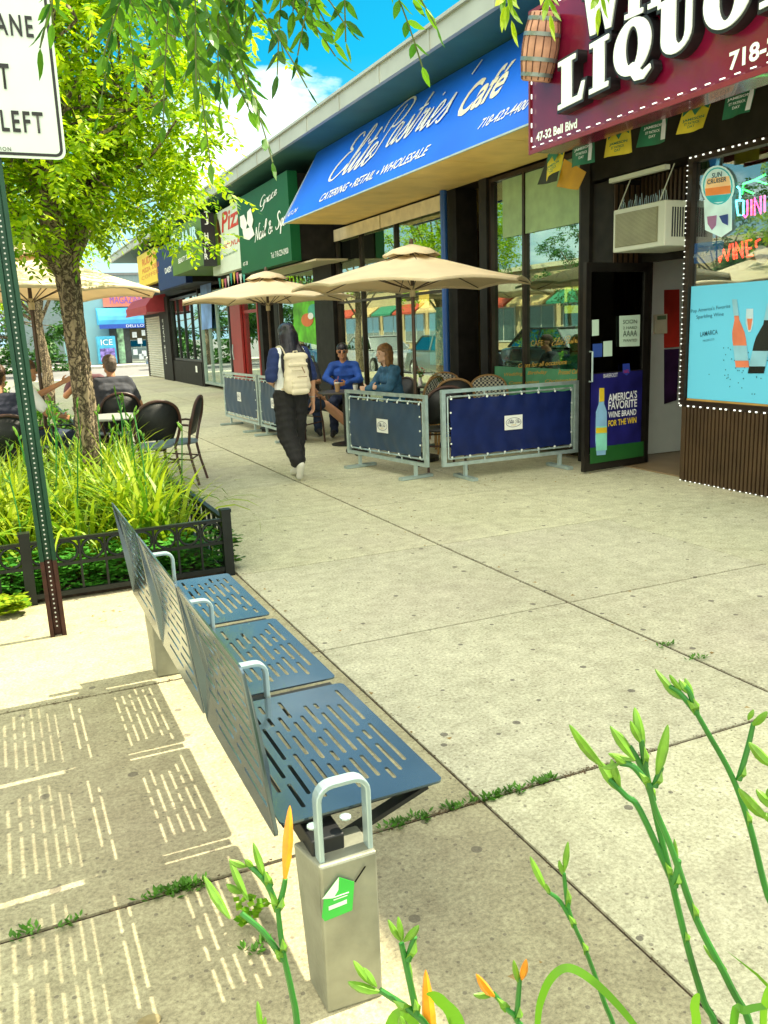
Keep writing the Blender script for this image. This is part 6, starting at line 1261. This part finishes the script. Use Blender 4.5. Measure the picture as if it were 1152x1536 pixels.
def person(label,loc,rz,J,skin_k,top,bottom,shoe,hair,glasses=False,sleeve='short',leg='long',s=1.0,vox=.008,headf=(0,1,0),hands=None,extra=None,buildw=1.0,hairstyle='short',shirtwr=.0025):
    """J: joint positions in local space, facing +y; person's right is +x"""
    g=thing('person',label,'person',loc,rz)
    V_=lambda k: Vector(J[k]); w_=buildw
    hc,fr=head_caps(J['head'],headf,s)
    body=list(hc)
    body+=[(V_('neck'),.052*s,V_('head')-Vector((0,.01,.06)),.050*s),(V_('neck')-UZ*.03,.055*s,V_('chest'),.06*w_)]
    sh=(V_('shL')+V_('shR'))/2
    up_=(V_('neck')-V_('pelvis')).normalized(); rt=(V_('shR')-V_('shL')).normalized()
    torso=[(V_('shL'),.055*w_,V_('shR'),.055*w_),(V_('chest')-rt*.085*w_,.098*w_,V_('chest')+rt*.085*w_,.098*w_),(V_('chest')-rt*.075*w_,.095*w_,V_('waist')-rt*.055*w_,.088*w_),(V_('chest')+rt*.075*w_,.095*w_,V_('waist')+rt*.055*w_,.088*w_),(V_('waist')-rt*.055*w_,.09*w_,V_('pelvis')-rt*.07*w_,.098*w_),(V_('waist')+rt*.055*w_,.09*w_,V_('pelvis')+rt*.07*w_,.098*w_),(V_('neck')-UZ*.035,.045,V_('shL'),.052*w_),(V_('neck')-UZ*.035,.045,V_('shR'),.052*w_)]
    arms=[];upper=[]
    for k in 'LR':
        ua=(V_('sh'+k),.050*w_,V_('el'+k),.038*w_); fa=(V_('el'+k),.037*w_,V_('wr'+k),.025); arms+=[ua,fa]
        e=V_('sh'+k).lerp(V_('el'+k),.72 if sleeve=='short' else 1.0); upper.append((V_('sh'+k),.056*w_,e,.045*w_))
        if sleeve=='long': upper.append((V_('el'+k),.045*w_,V_('wr'+k),.032))
        hd=(hands or {}).get(k) or ((V_('wr'+k)-V_('el'+k)).normalized(),Vector((-1 if k=='R' else 1,0,0)),.6)
        body+=hand_caps(V_('wr'+k),hd[0],hd[1],1 if k=='R' else -1,hd[2],s)
    legs=[];trous=[]
    for k in 'LR':
        legs+=[(V_('hip'+k),.082*w_,V_('kn'+k),.055*w_),(V_('kn'+k),.056*w_,V_('kn'+k).lerp(V_('an'+k),.35),.054*w_),(V_('kn'+k).lerp(V_('an'+k),.35),.054*w_,V_('an'+k),.034),(V_('an'+k),.034,V_('toe'+k),.028)]
        if leg=='long': trous+=[(V_('hip'+k),.098*w_,V_('kn'+k),.076*w_),(V_('kn'+k),.075*w_,V_('an'+k),.06)]
        elif leg=='wide': trous+=[(V_('hip'+k),.120*w_,V_('kn'+k),.108*w_),(V_('kn'+k),.108*w_,V_('an'+k).lerp(V_('kn'+k),.22),.082)]
        else: trous+=[(V_('hip'+k),.1*w_,V_('hip'+k).lerp(V_('kn'+k),.75),.085*w_)]
    bd=blob('body',body+[(a,r*.92,c,q*.92) for a,r,c,q in torso]+arms+legs,skin(skin_k),g,vox,2); add_face(bd,fr,s,glasses)
    blob('shirt',torso+upper+[(V_('chest')-rt*.06*w_,.09*w_,V_('waist')-rt*.06*w_,.105*w_),(V_('chest')+rt*.06*w_,.09*w_,V_('waist')+rt*.06*w_,.105*w_),(V_('neck')-UZ*.07,.055*w_,V_('chest'),.105*w_),(V_('waist')-rt*.07*w_,.095*w_,V_('pelvis')-rt*.075*w_+up_*.03,.103*w_),(V_('waist')+rt*.07*w_,.095*w_,V_('pelvis')+rt*.075*w_+up_*.03,.103*w_)],top,g,vox*1.3,2,.012,wr=shirtwr)
    blob('trousers' if leg!='short' else 'shorts',trous+[(V_('pelvis')-rt*.07*w_,.105*w_,V_('pelvis')+rt*.07*w_,.105*w_),(V_('hipL'),.1*w_,V_('hipR'),.1*w_)],bottom,g,vox*1.3,2,.004,wr=.004)
    for k in 'LR':
        a=V_('an'+k); t=V_('toe'+k); d=(t-a); blob('shoe',[(a-d.normalized()*.035+Vector((0,0,-.02)),.042,t,.038),(a,.044,t.lerp(a,.5),.042)],shoe,g,.01,2)
    c,f,r,u=fr
    if hairstyle=='short': blob('hair',[(c+u*.052*s-f*.022*s,.083*s,c+u*.058*s+f*.018*s,.076*s),(c-u*.02*s-f*.045*s,.062*s,c+u*.03*s-f*.04*s,.075*s)],hair,g,.009,1,.004)
    elif hairstyle=='shoulder': blob('hair',[(c+u*.052*s-f*.022*s,.086*s,c+u*.055*s+f*.01*s,.078*s),(c+u*.02*s-f*.045*s,.078*s,c-u*.16*s-f*.06*s,.06*s),(c+r*.06*s-f*.01*s,.035,c+r*.07*s-u*.13*s-f*.02*s,.028),(c-r*.06*s-f*.01*s,.035,c-r*.07*s-u*.13*s-f*.02*s,.028)],hair,g,.009,1,.004,wr=.003)
    elif hairstyle=='long': blob('hair',[(c+u*.045*s-f*.022*s,.088*s,c+u*.05*s+f*.015*s,.082*s),(c+u*.01*s-f*.045*s,.086*s,c-u*.22-f*.085,.075),(c-r*.03-f*.05,.07,c-r*.06-u*.40-f*.13,.040),(c+r*.03-f*.05,.07,c+r*.05-u*.36-f*.13,.036),(c+r*.055-f*.02,.045,c+r*.085-u*.30-f*.07,.03),(c-r*.055-f*.02,.045,c-r*.08-u*.30-f*.06,.03),(c-u*.02-f*.03,.095,c-u*.16-f*.05,.10),(c-r*.05-u*.12-f*.06,.06,c-r*.12-u*.30-f*.13,.035),(c-r*.12-u*.30-f*.13,.035,c-r*.13-u*.42-f*.15,.02),(c+r*.05-u*.12-f*.08,.06,c+r*.10-u*.27-f*.20,.045),(c+r*.10-u*.27-f*.20,.045,c+r*.14-u*.46-f*.20,.022),(c-r*.06-u*.15-f*.06,.05,c-r*.09-u*.28-f*.14,.03)],hair,g,.009,2,.002,wr=.0012)
    return g
# --- walking person
denim=mat('denim_shirt',(.025,.11,.21),.8,var=.35,scale=12,bump=.8,bscale=14); bluesh=mat('bright_blue_shirt',(.01,.07,.36),.8,var=.3,scale=9,bump=.8,bscale=14); blk=mat('black_trousers',(.010,.010,.012),.8,var=.3,scale=9,bump=.3,bscale=20); wht=mat('white_shirt',(.86,.89,.9),.75,var=.03,bump=.1); char=mat('charcoal_polo',(.045,.05,.065),.85,var=.3,scale=8,bump=.8,bscale=12); navs=mat('navy_shorts',(.015,.03,.07),.8); whs=mat('shoe_white',(.65,.65,.58),.6); blks=mat('shoe_black',(.015,.015,.015),.5); mar=mat('shoe_maroon',(.30,.02,.02),.5)
hb_=mat('black_hair',(.008,.008,.018),.35,var=.4,scale=30,bump=.5,bscale=60); hbr=mat('brown_hair',(.07,.035,.018),.5,var=.5,scale=30,bump=.6,bscale=60); hbl=mat('fair_hair',(.22,.11,.04),.5,var=.5,scale=30,bump=.6,bscale=60); hgr=mat('grey_hair',(.12,.09,.07),.6,var=.4,scale=40,bump=.5,bscale=80)
W1=dict(head=(0,.03,1.52),neck=(0,0,1.39),chest=(0,0,1.22),waist=(0,0,1.05),pelvis=(0,0,.93),shL=(-.165,-.01,1.335),shR=(.165,-.01,1.335),elL=(-.235,-.02,1.06),elR=(.235,-.05,1.06),wrL=(-.13,.17,1.02),wrR=(.265,.02,.82),
  hipL=(-.085,0,.90),hipR=(.085,0,.90),knL=(-.085,-.02,.49),knR=(.075,.10,.50),anL=(-.045,-.23,.165),anR=(.07,.09,.085),toeL=(-.045,-.19,.055),toeR=(.075,.225,.035))
wk=person('long black haired person walking away along the pavement with a cream backpack and wide black trousers',(2.86,8.72,0),.12,W1,'fair',wht,blk,whs,hb_,sleeve='short',leg='wide',vox=.0065,hands={'R':(Vector((.05,.12,-1)),Vector((-1,0,0)),.7)},hairstyle='long',headf=(-.1,1,0),buildw=.95)
wk['label']='long black haired person walking away on the sidewalk with cream backpack and wide black trousers'
blob('sleeve',[(Vector((-.168,-.01,1.335)),.062,Vector((-.226,-.02,1.10)),.062)],mat('navy_sleeve',(.012,.03,.13),.8),wk,.009,2,.006,wr=.003); blob('sleeve',[(Vector((.168,-.01,1.335)),.062,Vector((.226,-.045,1.10)),.062)],mat('navy_sleeve'),wk,.009,2,.006,wr=.003)
B().tube([(.242+.03*math.cos(a),.0+.03*math.sin(a),.865) for a in [i*math.pi/8 for i in range(17)]],.004,6).build('bracelet',steel,wk)
# sole of the lifted shoe
# --- backpack
bp=thing('backpack','cream canvas backpack on the back of the walking person','backpack',(2.86,8.72,0),.12); bpm=mat('backpack_canvas',(.74,.66,.50),.8,var=.08,scale=6,bump=.2)
blob('bag',[((sx*.065,-.155,1.27),.055,(sx*.085,-.165,.99),.07) for sx in (-1,-.33,.33,1)]+[((-.065,-.155,1.27),.055,(.065,-.155,1.27),.055)],bpm,bp,.010,4,wr=.003)
blob('pocket',[((-.065,-.225,1.05),.03,(.065,-.225,1.05),.03),((-.07,-.225,.95),.038,(.07,-.225,.95),.038),((-.06,-.225,1.0),.036,(.06,-.225,1.0),.036)],bpm,bp,.008,3,wr=.002)
blob('flap',[((-.09,-.165,1.30),.045,(.09,-.165,1.30),.045),((-.09,-.205,1.22),.022,(.09,-.205,1.22),.022),((-.07,-.212,1.17),.014,(.07,-.212,1.17),.014)],bpm,bp,.008,2,wr=.002)
for sx in (-1,1):
    b=B(); P_=smooth3([(sx*.09,-.13,1.30),(sx*.10,-.04,1.405),(sx*.115,.07,1.37),(sx*.12,.135,1.22),(sx*.13,.10,1.05),(sx*.13,-.1,.97)],4)
    b.tube(P_,.02,8,flat=.4); b.build('strap',bpm,bp,smooth=True)
B().tube([(-.03,-.15,1.31),(-.02,-.16,1.36),(.02,-.16,1.36),(.03,-.15,1.31)],.007,6).build('handle_loop',bpm,bp); 
b=B(); b.tube([(.02,-.262,1.20),(.03,-.30,1.14)],.006,5); b.tube([(-.05,-.285,1.10),(.06,-.285,1.10)],.004,5); b.build('buckle',mat('strap_brown',(.2,.12,.06),.6),bp)
# --- seated base pose (facing +y, seat .46)
def seated(lean=0,armL=None,armR=None,knee=.0,cross=False,hd=0):
    J=dict(head=(0,.06+lean,1.24),neck=(0,.02+lean,1.10),chest=(0,-.02+lean*.7,.92),waist=(0,-.05+lean*.3,.74),pelvis=(0,-.08,.57),shL=(-.168,-.01+lean,1.035),shR=(.168,-.01+lean,1.035),
      elL=(-.225,.06+lean,.79),elR=(.225,.06+lean,.79),wrL=(-.12,.28,.80),wrR=(.12,.28,.80),hipL=(-.09,-.03,.55),hipR=(.09,-.03,.55),knL=(-.12,.40,.52),knR=(.12,.40,.52),anL=(-.12,.42,.10),anR=(.12,.42,.10),toeL=(-.13,.55,.045),toeR=(.13,.55,.045))
    if armL: J['elL'],J['wrL']=armL
    if armR: J['elR'],J['wrR']=armR
    if cross: J.update(knR=(.02,.42,.60),anR=(-.22,.62,.32),toeR=(-.26,.74,.24))
    return J
person('dark haired man in sunglasses and a bright blue shirt seated behind the cups',(4.85,12.15,0),2.6,seated(.05,armR=((.27,.12,.86),(.10,.40,.80)),armL=((-.25,.12,.82),(-.08,.36,.79))),'tan',bluesh,mat('navy_trousers',(.01,.02,.06),.8),blks,hb_,glasses=True,sleeve='long',headf=(-.1,1,-.05),buildw=.98)
person('fair haired woman in a blue denim shirt seated with folded arms in profile',(4.58,9.95,0),1.6,seated(.0,armR=((.24,.12,.82),(-.05,.25,.84)),armL=((-.24,.12,.82),(.05,.28,.82))),'pale',denim,mat('dark_jeans',(.012,.02,.05),.8),blks,hbl,sleeve='long',headf=(0,1,.02),hairstyle='shoulder',buildw=1.0)
Jb=seated(0,armR=((.25,.1,.80),(.12,.36,.62)),armL=((-.25,.1,.80),(-.1,.36,.62))); Jb.update(knL=(-.06,.44,.56),anL=(.02,.86,.26),toeL=(.04,.96,.30),knR=(.12,.42,.52),anR=(.16,.80,.14),toeR=(.2,.93,.08))
person('seated person in navy shorts with bare outstretched legs, mostly hidden by the walker',(3.86,11.55,0),-1.35,Jb,'fair',mat('grey_tee',(.1,.12,.15),.8),navs,mar,hbr,sleeve='short',leg='short',headf=(0,1,0),buildw=1.05)
person('dark shirted person behind the walker at the far side of the cafe table',(4.35,12.6,0),2.95,seated(.02),'tan',char,navs,blks,hb_,headf=(.2,1,0))
person('short haired man in a charcoal polo seated with his back to the view beyond the round table',(1.30,10.78,0),.05,seated(.03,armR=((.30,.05,.76),(.22,.30,.70)),armL=((-.30,.05,.76),(-.2,.3,.70))),'tan',char,blk,blks,hgr,headf=(-.15,1,-.05),buildw=1.25)['label']='short haired man in charcoal polo seated with his back turned beyond the pale table'
person('man in dark sunglasses facing this way behind the charcoal polo',(1.14,12.2,0),3.0,seated(.08,armR=((.27,.16,.84),(.10,.30,1.02)),armL=((-.27,.12,.8),(-.1,.36,.76))),'tan',mat('maroon_grey_shirt',(.12,.05,.06),.8),blk,blks,hbr,glasses=True,headf=(-.1,1,-.1),buildw=1.1)
person('seated person in dark jacket at the left edge of the view beside the green post',(.02,8.55,0),-.1,seated(.02),'tan',mat('navy_jacket',(.012,.015,.035),.8),blk,blks,hbr,sleeve='long',headf=(.3,1,0),buildw=1.15)
person('seated person in white shirt raising a bare arm behind the green post',(.28,9.95,0),-1.2,seated(.0,armL=((-.16,.22,.98),(-.06,.46,1.10)),armR=((.25,.12,.8),(.1,.36,.74))),'tan',wht,navs,whs,hbr,headf=(0,1,0))
# ================================================================ INSIDE THE SHOPS
lampw=mat('warm_lamp',(1,.5,.12),.5,emis=.9)
for i,(px,py,lab) in enumerate(((636,447,'warm glowing pendant lamp behind the glass left of the blue post'),(738,444,'warm glowing pendant lamp behind the glass right of the blue post'),(858,450,'small warm lamp glowing above the display shelves'))):
    p=atX(px,py,7.0 if i<2 else 6.7); g=thing('pendant_lamp',lab,'lamp',tuple(p),group=None); B().box(p.x-.07,p.y-.07,p.z-.16,p.x+.07,p.y+.07,p.z+.16).w('lamp_shade',lampw,g,bevel=.01); B().tube([(p.x,p.y,p.z+.16),(p.x,p.y,3.41)],.008,5).w('cord',black,g)
sh=thing('display_shelf','dark display shelf behind the cafe glass holding cakes and gift baskets','shelf',(6.6,8.6,0)); b=B()
for z in (.95,1.35,1.75): b.box(6.3,7.95,z,6.75,9.1,z+.03)
for y in (7.95,8.5,9.07): b.box(6.72,y,.02,6.75,y+.03,2.1)
b.w('shelf_board',mat('shelf_wood',(.12,.06,.03),.5),sh); b=B()
for y0 in (8.1,8.65): b.tube([(6.45,y0+.22*math.cos(a)+.22,1.78+.38*math.sin(a)) for a in [i*math.pi/10 for i in range(11)]],.012,6)
b.w('arch_rail',black,sh)
cell=mat('cellophane',(.6,.62,.6),.2,var=.2,scale=10,bump=.4); redp=mat('red_wrap',(.45,.03,.05),.4,var=.3,scale=8); cake=mat('cake_top',(.6,.35,.2),.6,var=.4,scale=20)
for i,(y,z,m,k,lab) in enumerate(((8.9,.98,cell,0,'left clear wrapped gift basket on the lower shelf'),(8.6,.98,cell,0,'right clear wrapped gift basket on the lower shelf'),(8.15,.98,redp,0,'red wrapped gift basket on the lower shelf'),(8.55,1.78,cake,1,'frosted cake under the left arch of the display'),(8.15,1.78,cell,0,'tall cream wrapped basket under the lamp on the top shelf'),(8.85,1.38,cake,1,'tray of pastries on the middle shelf left'),(8.4,1.38,mat('white_boxes',(.6,.6,.55),.6),1,'white iced cake on the middle shelf'))):
    g=thing('gift_basket' if k==0 else 'cake',lab,'basket' if k==0 else 'cake',(6.45,y,z))
    if k==0: B().lathe([(.09,0),(.11,.08),(.10,.14),(.03,.22),(.09,.32)],(0,0,0),14).build('wrap',m,g); B().lathe([(.035,.2),(.04,.22),(.035,.24)],(0,0,0),10).build('ribbon',redp,g)
    else: B().lathe([(.13,0),(.13,.10),(.11,.13),(0,.135)],(0,0,0),20).build('cake_body',m,g,smooth=True); B().lathe([(0,.004),(.15,.004),(.15,.0),(0,0)],(0,0,0),20).build('plate',cell,g)
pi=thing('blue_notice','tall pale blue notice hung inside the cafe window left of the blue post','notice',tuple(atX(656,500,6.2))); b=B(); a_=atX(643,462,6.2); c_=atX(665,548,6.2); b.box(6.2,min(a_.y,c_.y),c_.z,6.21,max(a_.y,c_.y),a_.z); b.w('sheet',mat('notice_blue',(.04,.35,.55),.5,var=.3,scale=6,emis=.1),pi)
# posters of the far shops
b=thing('painted_window_art','bright green painted window picture with loose orange and white shapes','window art',(6.0,17.5,1.5))
flat([(440,448),(487,440),(489,520),(441,510)],0,5.985,mat('lime_paint',(.12,.55,.03),.5,var=.5,scale=3,trans=.2),b,name='lime_backdrop'); flat(circ(461,480,9,10),0,5.975,mat('art_orange',(.6,.14,.03),.5),b,name='painted_blob'); flat(circ(470,466,8,10),0,5.972,mat('art_teal',(.05,.4,.3),.5),b,name='painted_blob'); flat(circ(466,474,4,5),0,5.96,white,b,name='painted_blob'); flat([(478,470),(484,462),(484,478)],0,5.96,black,b,name='painted_blob')
b=thing('violet_window_poster','tall pale violet and blue poster at the bright glass shop front','poster',(6.0,25.5,1.8)); flat([(300,415),(316,411),(318,492),(303,495)],0,5.94,mat('poster_violet',(.15,.3,.7),.5,var=.6,scale=1.2),b,name='sheet')
b=thing('red_entrance_panel','bright red entrance door panel of the pizza shop','door',(5.95,21.5,0)); B().box(5.90,21.75,.05,5.955,22.75,2.3).w('panel',redm,b); B().tube([(5.88,22.6,.9),(5.86,22.6,1.1),(5.88,22.6,1.3)],.015,6).w('handle',steel,b)
b=thing('ledge_notice','small white paper stuck on the black base wall of the tall windowed shop','notice',(5.92,27.5,.5)); B().box(5.918,27.4,.42,5.928,27.62,.62).w('sheet',white,b)
bpy.data.scenes.remove(TMP)
